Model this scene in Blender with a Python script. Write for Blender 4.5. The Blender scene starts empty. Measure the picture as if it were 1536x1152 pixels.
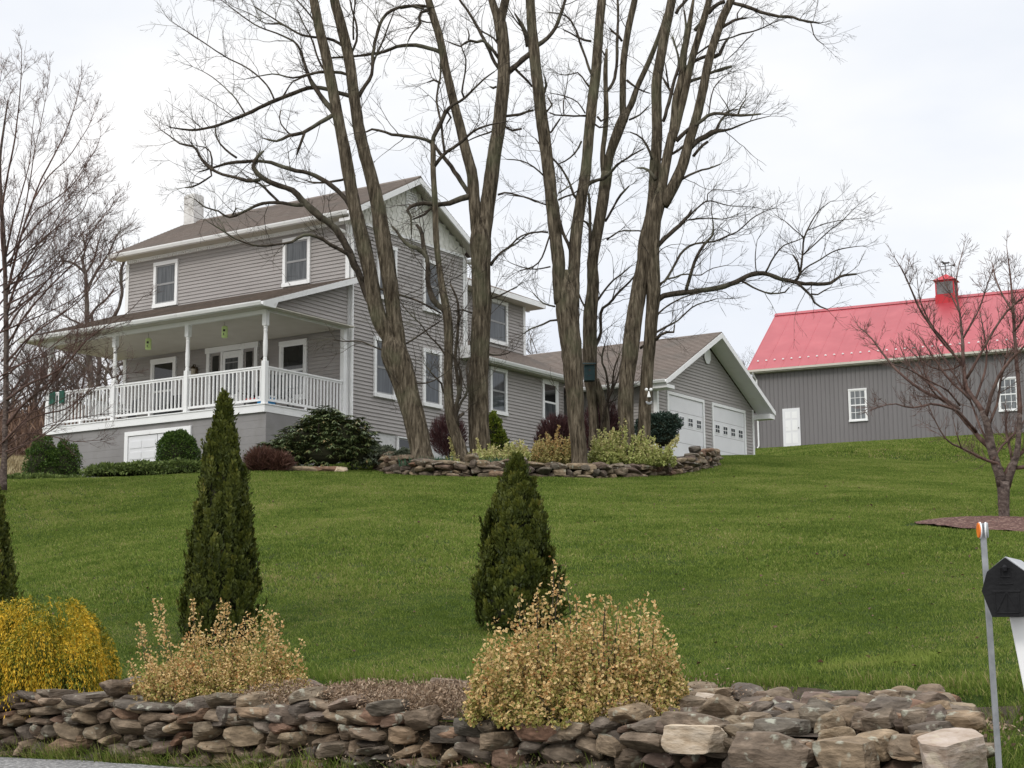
import bpy, math, random
import numpy as np
R=math.radians
rng=np.random.default_rng(7); random.seed(7)
scene=bpy.context.scene; COL=scene.collection
# ------------------------------------------------------------------ camera (measured from the photograph)
FPX=2376.66; PITCH=R(8.8613); ROLL=R(-.4588)
cp,sp=math.cos(PITCH),math.sin(PITCH); cr,sr=math.cos(ROLL),math.sin(ROLL)
FW=np.array([0,cp,sp]); UP0=np.array([0,-sp,cp]); RT0=np.array([1.,0,0])
RT=cr*RT0+sr*UP0; UPV=-sr*RT0+cr*UP0
def at(x,y,Y):
    """world point seen at photo pixel (x,y) at forward distance Y"""
    d=(x-768)/FPX*RT-(y-576)/FPX*UPV+FW
    return d/d[1]*Y
cam=bpy.data.cameras.new('camera'); camo=bpy.data.objects.new('camera',cam); COL.objects.link(camo)
cam.sensor_width=36; cam.lens=36*FPX/1536; cam.clip_end=3000; cam.clip_start=.1
from mathutils import Matrix, Vector
camo.matrix_world=Matrix(((RT[0],UPV[0],-FW[0],0),(RT[1],UPV[1],-FW[1],0),(RT[2],UPV[2],-FW[2],0),(0,0,0,1)))
scene.camera=camo
# ------------------------------------------------------------------ object helpers
def tag(o,label=None,cat=None,group=None,kind=None):
    if label:o['label']=label
    if cat:o['category']=cat
    if group:o['group']=group
    if kind:o['kind']=kind
    return o
def empty(name,loc=(0,0,0),rz=0.):
    o=bpy.data.objects.new(name,None); COL.objects.link(o); o.location=[float(a) for a in loc]; o.rotation_euler=(0,0,rz); o.empty_display_size=.3
    return o
def link(name,me,mat=None,parent=None,loc=None,rz=None):
    o=bpy.data.objects.new(name,me); COL.objects.link(o)
    if mat is not None and not me.materials:
        for m in (mat if isinstance(mat,(list,tuple)) else [mat]): me.materials.append(m)
    if parent is not None:o.parent=parent
    if loc is not None:o.location=[float(a) for a in loc]
    if rz is not None:o.rotation_euler=(0,0,rz)
    return o
class MB:
    def __init__(s): s.v=[];s.f=[];s.m=[];s.n=0
    def add(s,verts,faces,mi=0):
        verts=np.asarray(verts,float)
        s.v.append(verts)
        for f in faces: s.f.append(tuple(int(i)+s.n for i in f)); s.m.append(mi)
        s.n+=len(verts)
    def box(s,a,b,mi=0):
        x0,y0,z0=[min(p,q) for p,q in zip(a,b)];x1,y1,z1=[max(p,q) for p,q in zip(a,b)]
        s.add([(x0,y0,z0),(x1,y0,z0),(x1,y1,z0),(x0,y1,z0),(x0,y0,z1),(x1,y0,z1),(x1,y1,z1),(x0,y1,z1)],
              [(0,3,2,1),(4,5,6,7),(0,1,5,4),(1,2,6,5),(2,3,7,6),(3,0,4,7)],mi)
    def prism(s,poly,vec,mi=0):
        """closed prism: polygon (list of 3d points) swept by vec"""
        p=np.asarray(poly,float);n=len(p);q=p+np.asarray(vec,float)
        s.add(np.vstack([p,q]),[tuple(range(n))[::-1],tuple(range(n,2*n))]+[(i,(i+1)%n,n+(i+1)%n,n+i) for i in range(n)],mi)
    def lathe(s,c,prof,seg=16,mi=0):
        c=np.asarray(c,float);v=[];F=[]
        for r,z in prof:
            for k in range(seg):
                a=2*math.pi*k/seg; v.append(c+np.array([r*math.cos(a),r*math.sin(a),z]))
        for i in range(len(prof)-1):
            for k in range(seg): F.append((i*seg+k,i*seg+(k+1)%seg,(i+1)*seg+(k+1)%seg,(i+1)*seg+k))
        F.append(tuple(range(seg))[::-1]);F.append(tuple(range((len(prof)-1)*seg,len(prof)*seg)))
        s.add(v,F,mi)
    def tube(s,pts,rad,seg=8,mi=0,cap=True):
        pts=np.asarray(pts,float); n=len(pts)
        if np.isscalar(rad): rad=[rad]*n
        t=np.gradient(pts,axis=0); t/=np.linalg.norm(t,axis=1)[:,None]+1e-9
        a=np.cross(t,[0.13,0.21,.97]);
        bad=np.linalg.norm(a,axis=1)<.15; a[bad]=np.cross(t[bad],[1,0,0]); a/=np.linalg.norm(a,axis=1)[:,None]
        for i in range(1,n):
            a[i]=a[i-1]-t[i]*(a[i-1]@t[i]); a[i]/=np.linalg.norm(a[i])+1e-9
        b=np.cross(t,a)
        ang=np.arange(seg)*2*math.pi/seg
        rr=np.asarray(rad)
        V=pts[:,None,:]+rr[:,None,None]*(np.cos(ang)[None,:,None]*a[:,None,:]+np.sin(ang)[None,:,None]*b[:,None,:]) if rr.ndim==1 else pts[:,None,:]+rr[:,:,None]*(np.cos(ang)[None,:,None]*a[:,None,:]+np.sin(ang)[None,:,None]*b[:,None,:])
        F=[(i*seg+k,i*seg+(k+1)%seg,(i+1)*seg+(k+1)%seg,(i+1)*seg+k) for i in range(n-1) for k in range(seg)]
        if cap: F+= [tuple(range(seg))[::-1],tuple(range((n-1)*seg,n*seg))]
        s.add(V.reshape(-1,3),F,mi)
    def build(s,name,mat,parent=None,loc=None,rz=None,smooth=False,bevel=0,shift=None):
        me=bpy.data.meshes.new(name)
        V=np.vstack(s.v)
        if shift is not None: V=V-np.asarray(shift,float)
        me.from_pydata(V.tolist(),[],s.f)
        me.polygons.foreach_set('material_index',s.m)
        if smooth: me.polygons.foreach_set('use_smooth',[True]*len(s.f))
        me.validate(); me.update()
        o=link(name,me,mat,parent,loc,rz)
        if bevel:
            b=o.modifiers.new('bevel','BEVEL'); b.width=bevel; b.segments=2; b.limit_method='ANGLE'; b.angle_limit=R(40)
        return o
def npmesh(name,V,F,attrs=None,smooth=False,matidx=None):
    """fast mesh from numpy arrays (faces all of one size), point attributes"""
    me=bpy.data.meshes.new(name); V=np.asarray(V,np.float32);F=np.asarray(F,np.int32)
    me.vertices.add(len(V)); me.vertices.foreach_set('co',V.ravel())
    k=F.shape[1]; me.loops.add(F.size); me.loops.foreach_set('vertex_index',F.ravel())
    me.polygons.add(len(F)); me.polygons.foreach_set('loop_start',np.arange(0,F.size,k,dtype=np.int32))
    me.polygons.foreach_set('use_smooth',np.full(len(F),smooth))
    if matidx is not None: me.polygons.foreach_set('material_index',np.asarray(matidx,np.int32))
    me.update(calc_edges=True)
    for nm,a in (attrs or {}).items():
        at_=me.attributes.new(nm,'FLOAT','POINT'); at_.data.foreach_set('value',np.asarray(a,np.float32))
    return me
# ------------------------------------------------------------------ materials
def newmat(name):
    m=bpy.data.materials.new(name); m.use_nodes=True; nt=m.node_tree; return m,nt,nt.nodes['Principled BSDF']
def N(nt,t,**k):
    n=nt.nodes.new(t)
    for a,b in k.items():
        if a in n.inputs.keys() if isinstance(a,str) else False: n.inputs[a].default_value=b
        else: setattr(n,a,b)
    return n
def ramp(nt,stops,interp='LINEAR'):
    n=nt.nodes.new('ShaderNodeValToRGB'); cr_=n.color_ramp; cr_.interpolation=interp
    while len(cr_.elements)<len(stops): cr_.elements.new(.5)
    for e,(p,c) in zip(cr_.elements,stops): e.position=p; e.color=(*c,1) if len(c)==3 else c
    return n
def mat_noise(name,stops,scale=4,rough=.7,stretch=(1,1,1),detail=6,bump=0,bscale=None,spec=.3,metal=0,coord='Object',second=None,roughdetail=.6,bdist=.02):
    m,nt,p=newmat(name); L=nt.links
    tc=N(nt,'ShaderNodeTexCoord'); mp=N(nt,'ShaderNodeMapping'); mp.inputs['Scale'].default_value=stretch
    L.new(tc.outputs[coord],mp.inputs[0])
    nz=N(nt,'ShaderNodeTexNoise'); nz.inputs['Scale'].default_value=scale; nz.inputs['Detail'].default_value=detail; nz.inputs['Roughness'].default_value=roughdetail
    L.new(mp.outputs[0],nz.inputs['Vector']); rp=ramp(nt,stops); L.new(nz.outputs[0],rp.inputs[0])
    out=rp.outputs[0]
    if second:
        sc,col,lo,hi=second
        n2=N(nt,'ShaderNodeTexNoise'); n2.inputs['Scale'].default_value=sc; n2.inputs['Detail'].default_value=5; L.new(tc.outputs[coord],n2.inputs['Vector'])
        r2=ramp(nt,[(lo,(0,0,0)),(hi,(1,1,1))]); L.new(n2.outputs[0],r2.inputs[0])
        mx=N(nt,'ShaderNodeMix',data_type='RGBA'); L.new(r2.outputs[0],mx.inputs[0]); L.new(out,mx.inputs[6]); mx.inputs[7].default_value=(*col,1); out=mx.outputs[2]
    L.new(out,p.inputs['Base Color'])
    p.inputs['Roughness'].default_value=rough; p.inputs['Specular IOR Level'].default_value=spec; p.inputs['Metallic'].default_value=metal
    if bump:
        b=N(nt,'ShaderNodeBump'); b.inputs['Strength'].default_value=bump; b.inputs['Distance'].default_value=bdist
        n3=N(nt,'ShaderNodeTexNoise'); n3.inputs['Scale'].default_value=bscale or scale*3; n3.inputs['Detail'].default_value=8; L.new(mp.outputs[0],n3.inputs['Vector'])
        L.new(n3.outputs[0],b.inputs['Height']); L.new(b.outputs[0],p.inputs['Normal'])
    return m
def mat_leaf(name,stops,attr='rnd',rough=.6,spec=.25,trans=.25,edge=None):
    """leaf colour by a random number stored per leaf; edge=(rim stops) colours the leaf margin"""
    m,nt,p=newmat(name); L=nt.links
    a=N(nt,'ShaderNodeAttribute'); a.attribute_name=attr; rp=ramp(nt,stops); L.new(a.outputs['Fac'],rp.inputs[0]); out=rp.outputs[0]
    if edge:
        r2=ramp(nt,edge); L.new(a.outputs['Fac'],r2.inputs[0]); e=N(nt,'ShaderNodeAttribute'); e.attribute_name='rim'
        mx=N(nt,'ShaderNodeMix',data_type='RGBA'); L.new(e.outputs['Fac'],mx.inputs[0]); L.new(out,mx.inputs[6]); L.new(r2.outputs[0],mx.inputs[7]); out=mx.outputs[2]
    L.new(out,p.inputs['Base Color']); p.inputs['Roughness'].default_value=rough; p.inputs['Specular IOR Level'].default_value=spec
    if trans:
        tr=N(nt,'ShaderNodeBsdfTranslucent'); L.new(out,tr.inputs[0]); ms=N(nt,'ShaderNodeMixShader'); ms.inputs[0].default_value=trans
        L.new(p.outputs[0],ms.inputs[1]); L.new(tr.outputs[0],ms.inputs[2]); L.new(ms.outputs[0],nt.nodes['Material Output'].inputs[0])
    return m
M={}
M['siding']=mat_noise('siding_vinyl',[(.3,(.325,.302,.288)),(.7,(.37,.345,.33))],scale=.7,rough=.55,stretch=(1,1,6),second=(1.3,(.30,.278,.265),.55,.8))
M['white']=mat_noise('white_trim',[(.3,(.79,.79,.785)),(.7,(.85,.85,.84))],scale=2,rough=.45,second=(5,(.6,.59,.57),.62,.85))
M['soffit']=mat_noise('soffit',[(.3,(.52,.49,.42)),(.7,(.58,.55,.48))],scale=2,rough=.6)
M['shake']=mat_noise('white_shake',[(.35,(.62,.61,.55)),(.65,(.76,.75,.70))],scale=6,rough=.7)
M['door']=mat_noise('white_door_paint',[(.3,(.70,.70,.71)),(.7,(.76,.76,.77))],scale=1.5,rough=.4)
M['found']=mat_noise('painted_block',[(.3,(.235,.225,.22)),(.7,(.285,.275,.27))],scale=1.2,rough=.85,bump=.3,bscale=30,second=(2.2,(.23,.22,.21),.55,.8))
M['foundwhite']=mat_noise('whitewashed_block',[(.3,(.5,.5,.49)),(.7,(.66,.66,.65))],scale=3,rough=.85,bump=.3,bscale=25)
M['shingle']=mat_noise('asphalt_shingle',[(.25,(.105,.082,.068)),(.5,(.15,.12,.10)),(.75,(.205,.17,.145))],scale=5,rough=.9,stretch=(.8,1.2,6),detail=8,bump=.4,bscale=20,second=(.8,(.12,.105,.09),.5,.75))
M['chim']=mat_noise('whitewashed_brick',[(.3,(.5,.48,.46)),(.6,(.68,.67,.65))],scale=4,rough=.85,bump=.4,bscale=12,second=(3,(.42,.4,.37),.55,.7))
M['frame_grey']=mat_noise('sash_grey',[(.3,(.24,.24,.24)),(.7,(.3,.3,.3))],scale=3,rough=.5)
def glass(name,col,rough=.06,curtain=None):
    m,nt,p=newmat(name);L=nt.links
    tc=N(nt,'ShaderNodeTexCoord'); mp=N(nt,'ShaderNodeMapping'); mp.inputs['Scale'].default_value=(9,9,.8); L.new(tc.outputs['Object'],mp.inputs[0])
    nz=N(nt,'ShaderNodeTexNoise'); nz.inputs['Scale'].default_value=1.6; nz.inputs['Detail'].default_value=3; L.new(mp.outputs[0],nz.inputs['Vector'])
    c2=curtain or tuple(a*1.5 for a in col); rp=ramp(nt,[(.35,col),(.65,c2)]); L.new(nz.outputs[0],rp.inputs[0]); L.new(rp.outputs[0],p.inputs['Base Color'])
    p.inputs['Roughness'].default_value=rough; p.inputs['Specular IOR Level'].default_value=.6; return m
M['glass']=glass('window_glass',(.035,.04,.045),.05,(.07,.078,.085)); M['glasscurt']=glass('window_glass_curtain',(.035,.04,.044),.06,(.09,.095,.10)); M['glassdark']=glass('window_glass_dark',(.008,.009,.01),.04,(.02,.02,.02))
M['glassbarn']=glass('barn_glass',(.10,.11,.115),.05,(.18,.19,.2))
M['barnwall']=mat_noise('charcoal_steel_wall',[(.3,(.165,.155,.155)),(.7,(.195,.185,.185))],scale=.5,rough=.5,stretch=(1,1,.3))
M['barnroof']=mat_noise('red_steel_roof',[(.3,(.30,.030,.040)),(.7,(.35,.040,.052))],scale=.35,rough=.42,spec=.45,stretch=(1,1,.3),second=(1.1,(.38,.058,.068),.45,.8))
M['red']=mat_noise('red_steel_trim',[(.3,(.42,.02,.03)),(.7,(.5,.03,.04))],scale=2,rough=.4)
M['louver']=mat_noise('louver_grey',[(.3,(.16,.16,.16)),(.7,(.3,.3,.3))],scale=9,rough=.5)
M['iron']=mat_noise('black_iron',[(.3,(.02,.02,.02)),(.7,(.05,.045,.04))],scale=5,rough=.6)
M['galv']=mat_noise('galvanised_steel',[(.3,(.24,.25,.26)),(.7,(.40,.41,.42))],scale=14,rough=.45,metal=.55)
M['orange']=mat_noise('orange_reflector',[(.3,(.8,.16,.02)),(.7,(.9,.25,.03))],scale=20,rough=.3)
M['blackplastic']=mat_noise('black_plastic',[(.3,(.008,.008,.009)),(.7,(.018,.018,.019))],scale=7,rough=.55,spec=.14,bump=.15,bscale=60)
M['greypaint']=mat_noise('grey_paint',[(.3,(.30,.31,.32)),(.7,(.38,.39,.40))],scale=4,rough=.5)
M['deckwood']=mat_noise('deck_wood',[(.3,(.2,.1,.06)),(.7,(.3,.17,.1))],scale=4,rough=.7)
M['cement']=mat_noise('concrete_step',[(.3,(.3,.27,.23)),(.7,(.42,.36,.3))],scale=4,rough=.9)
M['asphalt']=mat_noise('asphalt',[(.3,(.07,.07,.07)),(.5,(.17,.165,.16)),(.68,(.42,.41,.39))],scale=38,rough=.95,detail=4,bump=.5,bscale=90)
M['gravel']=M['asphalt']
M['green']=mat_noise('green_plastic',[(.3,(.006,.06,.04)),(.7,(.012,.10,.065))],scale=4,rough=.5)
M['lime']=mat_noise('lime_lantern',[(.3,(.58,.75,.28)),(.7,(.68,.82,.38))],scale=8,rough=.4)
M['teal']=mat_noise('teal_paint',[(.3,(.014,.035,.038)),(.7,(.025,.052,.055))],scale=8,rough=.7)
M['redcloth']=mat_noise('red_cushion',[(.3,(.45,.03,.03)),(.7,(.55,.05,.05))],scale=8,rough=.8)
M['bluecloth']=mat_noise('blue_cooler',[(.3,(.03,.2,.42)),(.7,(.05,.26,.5))],scale=8,rough=.6)
M['chairdark']=mat_noise('dark_chair',[(.3,(.03,.03,.032)),(.7,(.06,.06,.062))],scale=8,rough=.6)
M['brass']=mat_noise('aged_brass',[(.3,(.05,.035,.02)),(.7,(.1,.07,.04))],scale=20,rough=.4,metal=.7)
M['lampglass']=mat_noise('lamp_glass',[(.3,(.35,.3,.22)),(.7,(.5,.45,.35))],scale=8,rough=.2)
def bark(name,c1,c2,c3,zs=.22,scale=16,bump=.9,bd=.03,lichen=(.17,.175,.12)):
    m,nt,p=newmat(name);L=nt.links
    tc=N(nt,'ShaderNodeTexCoord'); mp=N(nt,'ShaderNodeMapping'); mp.inputs['Scale'].default_value=(1,1,zs); L.new(tc.outputs['Object'],mp.inputs[0])
    nz=N(nt,'ShaderNodeTexNoise'); nz.inputs['Scale'].default_value=scale; nz.inputs['Detail'].default_value=7; nz.inputs['Roughness'].default_value=.65; nz.inputs['Distortion'].default_value=.35; L.new(mp.outputs[0],nz.inputs['Vector'])
    rp=ramp(nt,[(.33,c1),(.5,c2),(.68,c3)]); L.new(nz.outputs[0],rp.inputs[0])
    n2=N(nt,'ShaderNodeTexNoise'); n2.inputs['Scale'].default_value=1.1; n2.inputs['Detail'].default_value=5; L.new(tc.outputs['Object'],n2.inputs['Vector'])
    r2=ramp(nt,[(.52,(0,0,0)),(.72,(.6,.6,.6))]); L.new(n2.outputs[0],r2.inputs[0])
    mx=N(nt,'ShaderNodeMix',data_type='RGBA'); L.new(r2.outputs[0],mx.inputs[0]); L.new(rp.outputs[0],mx.inputs[6]); mx.inputs[7].default_value=(*lichen,1)
    L.new(mx.outputs[2],p.inputs['Base Color']); p.inputs['Roughness'].default_value=.92; p.inputs['Specular IOR Level'].default_value=.1
    b=N(nt,'ShaderNodeBump'); b.inputs['Strength'].default_value=bump; b.inputs['Distance'].default_value=bd; L.new(nz.outputs[0],b.inputs['Height']); L.new(b.outputs[0],p.inputs['Normal'])
    return m
M['bark']=bark('locust_bark',(.020,.015,.010),(.092,.074,.052),(.215,.178,.13),zs=.15,scale=17,bump=1.,bd=.045,lichen=(.10,.108,.062))
M['branch']=bark('branch_bark',(.022,.018,.014),(.055,.044,.034),(.105,.086,.066),zs=.6,scale=9,bump=.3)
M['branchred']=bark('red_twig_bark',(.05,.03,.026),(.115,.072,.06),(.19,.125,.105),zs=.6,scale=9,bump=.3,lichen=(.12,.10,.09))
M['barksmall']=bark('cherry_bark',(.04,.03,.028),(.10,.075,.065),(.2,.16,.14),zs=1.5,scale=12,bump=.5,lichen=(.16,.14,.12))
M['barkfar']=bark('far_bark',(.06,.05,.045),(.10,.08,.07),(.16,.13,.115),zs=.6,scale=6,bump=.2)
def stone_mat(name,a,b,c,lichen=(.42,.41,.36)):
    m,nt,p=newmat(name);L=nt.links
    tc=N(nt,'ShaderNodeTexCoord')
    mp=N(nt,'ShaderNodeMapping'); mp.inputs['Scale'].default_value=(1,1,3); L.new(tc.outputs['Object'],mp.inputs[0])
    nz=N(nt,'ShaderNodeTexNoise'); nz.inputs['Scale'].default_value=7; nz.inputs['Detail'].default_value=9; nz.inputs['Roughness'].default_value=.65; L.new(mp.outputs[0],nz.inputs['Vector'])
    rp=ramp(nt,[(.3,a),(.5,b),(.72,c)]); L.new(nz.outputs[0],rp.inputs[0])
    oi=N(nt,'ShaderNodeObjectInfo'); at_=N(nt,'ShaderNodeAttribute'); at_.attribute_name='rnd'
    sm=N(nt,'ShaderNodeMath',operation='ADD'); L.new(oi.outputs['Random'],sm.inputs[0]); L.new(at_.outputs['Fac'],sm.inputs[1])
    fr=N(nt,'ShaderNodeMath',operation='FRACT'); L.new(sm.outputs[0],fr.inputs[0])
    tint=ramp(nt,[(0,(.52,.47,.50)),(.16,(1.02,.92,.80)),(.3,(.58,.57,.60)),(.44,(1.1,.98,.80)),(.56,(.70,.60,.62)),(.68,(1.2,1.08,.88)),(.78,(.95,.66,.56)),(.88,(.50,.52,.54)),(1,(1.25,1.15,.98))]); L.new(fr.outputs[0],tint.inputs[0])
    mx=N(nt,'ShaderNodeMix',data_type='RGBA',blend_type='MULTIPLY'); mx.inputs[0].default_value=1; L.new(rp.outputs[0],mx.inputs[6]); L.new(tint.outputs[0],mx.inputs[7])
    n2=N(nt,'ShaderNodeTexNoise'); n2.inputs['Scale'].default_value=11; n2.inputs['Detail'].default_value=8; L.new(tc.outputs['Object'],n2.inputs['Vector'])
    r2=ramp(nt,[(.60,(0,0,0)),(.68,(.75,.75,.75))]); L.new(n2.outputs[0],r2.inputs[0])
    m2=N(nt,'ShaderNodeMix',data_type='RGBA'); L.new(r2.outputs[0],m2.inputs[0]); L.new(mx.outputs[2],m2.inputs[6]); m2.inputs[7].default_value=(*lichen,1)
    L.new(m2.outputs[2],p.inputs['Base Color']); p.inputs['Roughness'].default_value=.9; p.inputs['Specular IOR Level'].default_value=.2
    b_=N(nt,'ShaderNodeBump'); b_.inputs['Strength'].default_value=.7; b_.inputs['Distance'].default_value=.02
    n3=N(nt,'ShaderNodeTexNoise'); n3.inputs['Scale'].default_value=14; n3.inputs['Detail'].default_value=10; L.new(mp.outputs[0],n3.inputs['Vector'])
    L.new(n3.outputs[0],b_.inputs['Height']); L.new(b_.outputs[0],p.inputs['Normal'])
    return m
M['stone']=stone_mat('fieldstone',(.075,.062,.048),(.175,.147,.115),(.33,.28,.222),(.36,.36,.29))
M['whitestone']=stone_mat('pale_quartz_stone',(.30,.24,.18),(.46,.41,.35),(.60,.57,.53),(.42,.36,.27))
M['soil']=mat_noise('dark_soil',[(.3,(.03,.022,.015)),(.7,(.075,.055,.04))],scale=9,rough=1,bump=.6,bscale=40)
M['mulch']=mat_noise('bark_mulch',[(.3,(.045,.022,.018)),(.5,(.10,.05,.04)),(.7,(.19,.11,.085))],scale=28,rough=1,bump=1,bscale=40,stretch=(1,1,1),second=(14,(.22,.14,.11),.55,.62))
# ------------------------------------------------------------------ frames
YH=R(33.04); YB=R(26.744)
Uh=np.array([-math.cos(YH),math.sin(YH),0]); Vh=np.array([math.sin(YH),math.cos(YH),0]); Zv=np.array([0,0,1.])
Pd=np.array([-6.36523716,40.32268016,5.84357469]); P0=np.array([14.12309341,82.,9.21644499])
Ub=np.array([-math.cos(YB),math.sin(YB),0]); Vb=np.array([math.sin(YB),math.cos(YB),0])
def HW(u,v,z): return Pd+Uh*u+Vh*v+Zv*z
RN=np.array([.5452,.8383]); RTD=np.array([.8383,-.5452])   # road normal / road direction
def tn(x,y): return x*RTD[0]+y*RTD[1], x*RN[0]+y*RN[1]
def xy(t,n): return np.array([t*RTD[0]+n*RN[0], t*RTD[1]+n*RN[1]])
# ------------------------------------------------------------------ terrain
ctl=[]
def c_px(x,y,Y): p=at(x,y,Y); ctl.append(tuple(p))
def c_n(t,n,z): q=xy(t,n); ctl.append((q[0],q[1],z))
for t in (-30,-20,-12,-8,-5,-2,2,8,20): c_n(t,10.7,-.44)
for t in (-30,-12,2,20): c_n(t,9.5,-.62)
for x,y,Y in [(768,840,20.5),(768,747,30),(768,716,36.5),(600,712,37),(900,717,37.5),(1060,700,42),(1100,684,50),(1300,674,62),
              (200,865,20.5),(200,765,30),(200,717,36),(0,722,36),(-200,735,36),
              (1300,822,20),(1300,745,30),(1505,786,24.2),(1505,836,19),(1505,716,40),(1505,676,62),(1700,770,28),(1300,702,42),(1000,845,20),(1000,757,30)]: c_px(x,y,Y)
for u,v,z in [(4,-1.5,-2.35),(9,-1.5,-2.4),(12,-1,-2.2),(-.8,3,-1.35),(-.8,6,-1.05),(-.8,13,-.55),(-5,19,-.12),(-8,26,.1),(5,12,-.5),(4,26,.2),(12,8,-1.2),(0,-1.5,-1.9)]:
    ctl.append(tuple(HW(u,v,z)))
for u,v in [(2,-.5),(-5,-.5),(-12,-.5),(-20,-.5),(-5,10),(2,10),(-20,12)]:
    q=P0+Ub*u+Vb*v; ctl.append((q[0],q[1],q[2]-.08+ (0 if v<0 else .1)))
for x,y,Y in [(20,700,52),(20,682,80),(20,664,110),(-300,690,80),(-300,730,50)]: c_px(x,y,Y)
for X in (-150,-50,50,150): ctl.append((X,220,17)); 
for X,Y,z in [(-80,20,0),(-60,60,7),(60,20,1),(60,60,7.5),(90,110,12),(0,130,13),(-400,400,22),(400,400,22),(0,400,24),(-120,130,14)]: ctl.append((X,Y,z))
C_=np.array(ctl); S_=40.
def _k(a,b):
    d2=((a[:,None,:]-b[None,:,:])**2).sum(-1)/S_**2; return .5*d2*np.log(d2+1e-12)
_A=_k(C_[:,:2],C_[:,:2])+np.eye(len(C_))*2e-5; _P=np.c_[np.ones(len(C_)),C_[:,:2]/S_]
_M=np.block([[_A,_P],[_P.T,np.zeros((3,3))]]); _w=np.linalg.solve(_M,np.r_[C_[:,2],0,0,0])
def lawnz(x,y):
    x=np.atleast_1d(np.asarray(x,float));y=np.atleast_1d(np.asarray(y,float))
    q=np.c_[x,y]; return _k(q,C_[:,:2])@_w[:len(C_)]+np.c_[np.ones(len(q)),q/S_]@_w[len(C_):]
def sst(x,a,b): 
    s=np.clip((x-a)/(b-a),0,1); return s*s*(3-2*s)
ROADZ=-.97
def ground(x,y):
    x=np.atleast_1d(np.asarray(x,float));y=np.atleast_1d(np.asarray(y,float))
    t,n=tn(x,y); z=np.empty(len(x))
    for i in range(0,len(x),20000): z[i:i+20000]=lawnz(x[i:i+20000],y[i:i+20000])
    z=np.where(n<10.7,np.maximum(z,-.6),z); z=np.where(n<10.4,-.5+0*z,z)*sst(n,10.3,10.8)+(-.5)*(1-sst(n,10.3,10.8)) if False else z*sst(n,10.3,11.1)+(-.60-.05*sst(t,-7,-5))*(1-sst(n,10.3,11.1))
    r=sst(t+(n-8.9)*.3,-2.95,-2.45)
    a=8.90*(1-r)+8.2*r; b=8.95*(1-r)+10.9*r
    w=np.clip((n-a)/(b-a),0,1); w=w*w*(3-2*w)
    return ROADZ*(1-w)+z*w
def gz(x,y): return float(ground(x,y)[0])
def gp(px,py_,Y): 
    """point on the ground in pixel column px at forward distance Y"""
    p=at(px,py_,Y); return np.array([p[0],p[1],gz(p[0],p[1])])
def axis(pts):
    out=[pts[0][0]]
    for (a,_),(b,st) in zip(pts[:-1],pts[1:]):
        k=max(1,int(round((b-a)/st))); out+=list(np.linspace(a,b,k+1)[1:])
    return np.array(out)
ta=axis([(-420,0),(-120,25),(-40,4),(-16,1),(4,.25),(14,.7),(50,3),(140,20),(460,40)])
na=axis([(-25,0),(4,6),(8,.5),(11.4,.07),(20,.4),(60,.8),(110,3),(260,15),(900,60)])
TT,NN=np.meshgrid(ta,na); tx=TT*RTD[0]+NN*RN[0]; ty=TT*RTD[1]+NN*RN[1]
gzv=ground(tx.ravel(),ty.ravel())
bump=np.sin(tx.ravel()*.9+1)*np.sin(ty.ravel()*.7)*.02
gzv=gzv+np.where((NN.ravel()>12),bump,0)
V=np.c_[tx.ravel(),ty.ravel(),gzv]; nt_,nn_=len(ta),len(na)
idx=np.arange(nt_*nn_).reshape(nn_,nt_)
F=np.stack([idx[:-1,:-1],idx[:-1,1:],idx[1:,1:],idx[1:,:-1]],-1).reshape(-1,4)
# lawn material: turf soil tint with patches, tan field to the far left, dry verge
m,nt,p=newmat('lawn_ground');L=nt.links
geo=N(nt,'ShaderNodeNewGeometry')
def nz_(scale,detail=6,vec=None):
    n=N(nt,'ShaderNodeTexNoise'); n.inputs['Scale'].default_value=scale; n.inputs['Detail'].default_value=detail; L.new(vec or geo.outputs['Position'],n.inputs['Vector']); return n
r1=ramp(nt,[(.3,(.018,.030,.008)),(.55,(.035,.055,.012)),(.75,(.06,.075,.022))]); L.new(nz_(9,9).outputs[0],r1.inputs[0])
r2=ramp(nt,[(.56,(0,0,0)),(.76,(.6,.6,.6))]); L.new(nz_(.33,7).outputs[0],r2.inputs[0])
mx=N(nt,'ShaderNodeMix',data_type='RGBA'); L.new(r2.outputs[0],mx.inputs[0]); L.new(r1.outputs[0],mx.inputs[6]); mx.inputs[7].default_value=(.08,.075,.035,1)
# dry field beyond the house, left
sx=N(nt,'ShaderNodeSeparateXYZ'); L.new(geo.outputs['Position'],sx.inputs[0])
ma=N(nt,'ShaderNodeMath',operation='MULTIPLY_ADD'); L.new(sx.outputs[0],ma.inputs[0]); ma.inputs[1].default_value=-1.; L.new(sx.outputs[1],ma.inputs[2])   # y - x
mr=N(nt,'ShaderNodeMapRange'); L.new(ma.outputs[0],mr.inputs[0]); mr.inputs[1].default_value=62; mr.inputs[2].default_value=68
lt=N(nt,'ShaderNodeMapRange'); L.new(sx.outputs[0],lt.inputs[0]); lt.inputs[1].default_value=-8; lt.inputs[2].default_value=-12
mm=N(nt,'ShaderNodeMath',operation='MULTIPLY'); L.new(mr.outputs[0],mm.inputs[0]); L.new(lt.outputs[0],mm.inputs[1])
r3=ramp(nt,[(.3,(.20,.15,.09)),(.7,(.33,.27,.16))]); L.new(nz_(1.5,8).outputs[0],r3.inputs[0])
mx2=N(nt,'ShaderNodeMix',data_type='RGBA'); L.new(mm.outputs[0],mx2.inputs[0]); L.new(mx.outputs[2],mx2.inputs[6]); L.new(r3.outputs[0],mx2.inputs[7])
def dotn(vec):
    d=N(nt,'ShaderNodeVectorMath',operation='DOT_PRODUCT'); L.new(geo.outputs['Position'],d.inputs[0]); d.inputs[1].default_value=vec; return d.outputs['Value']
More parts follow.
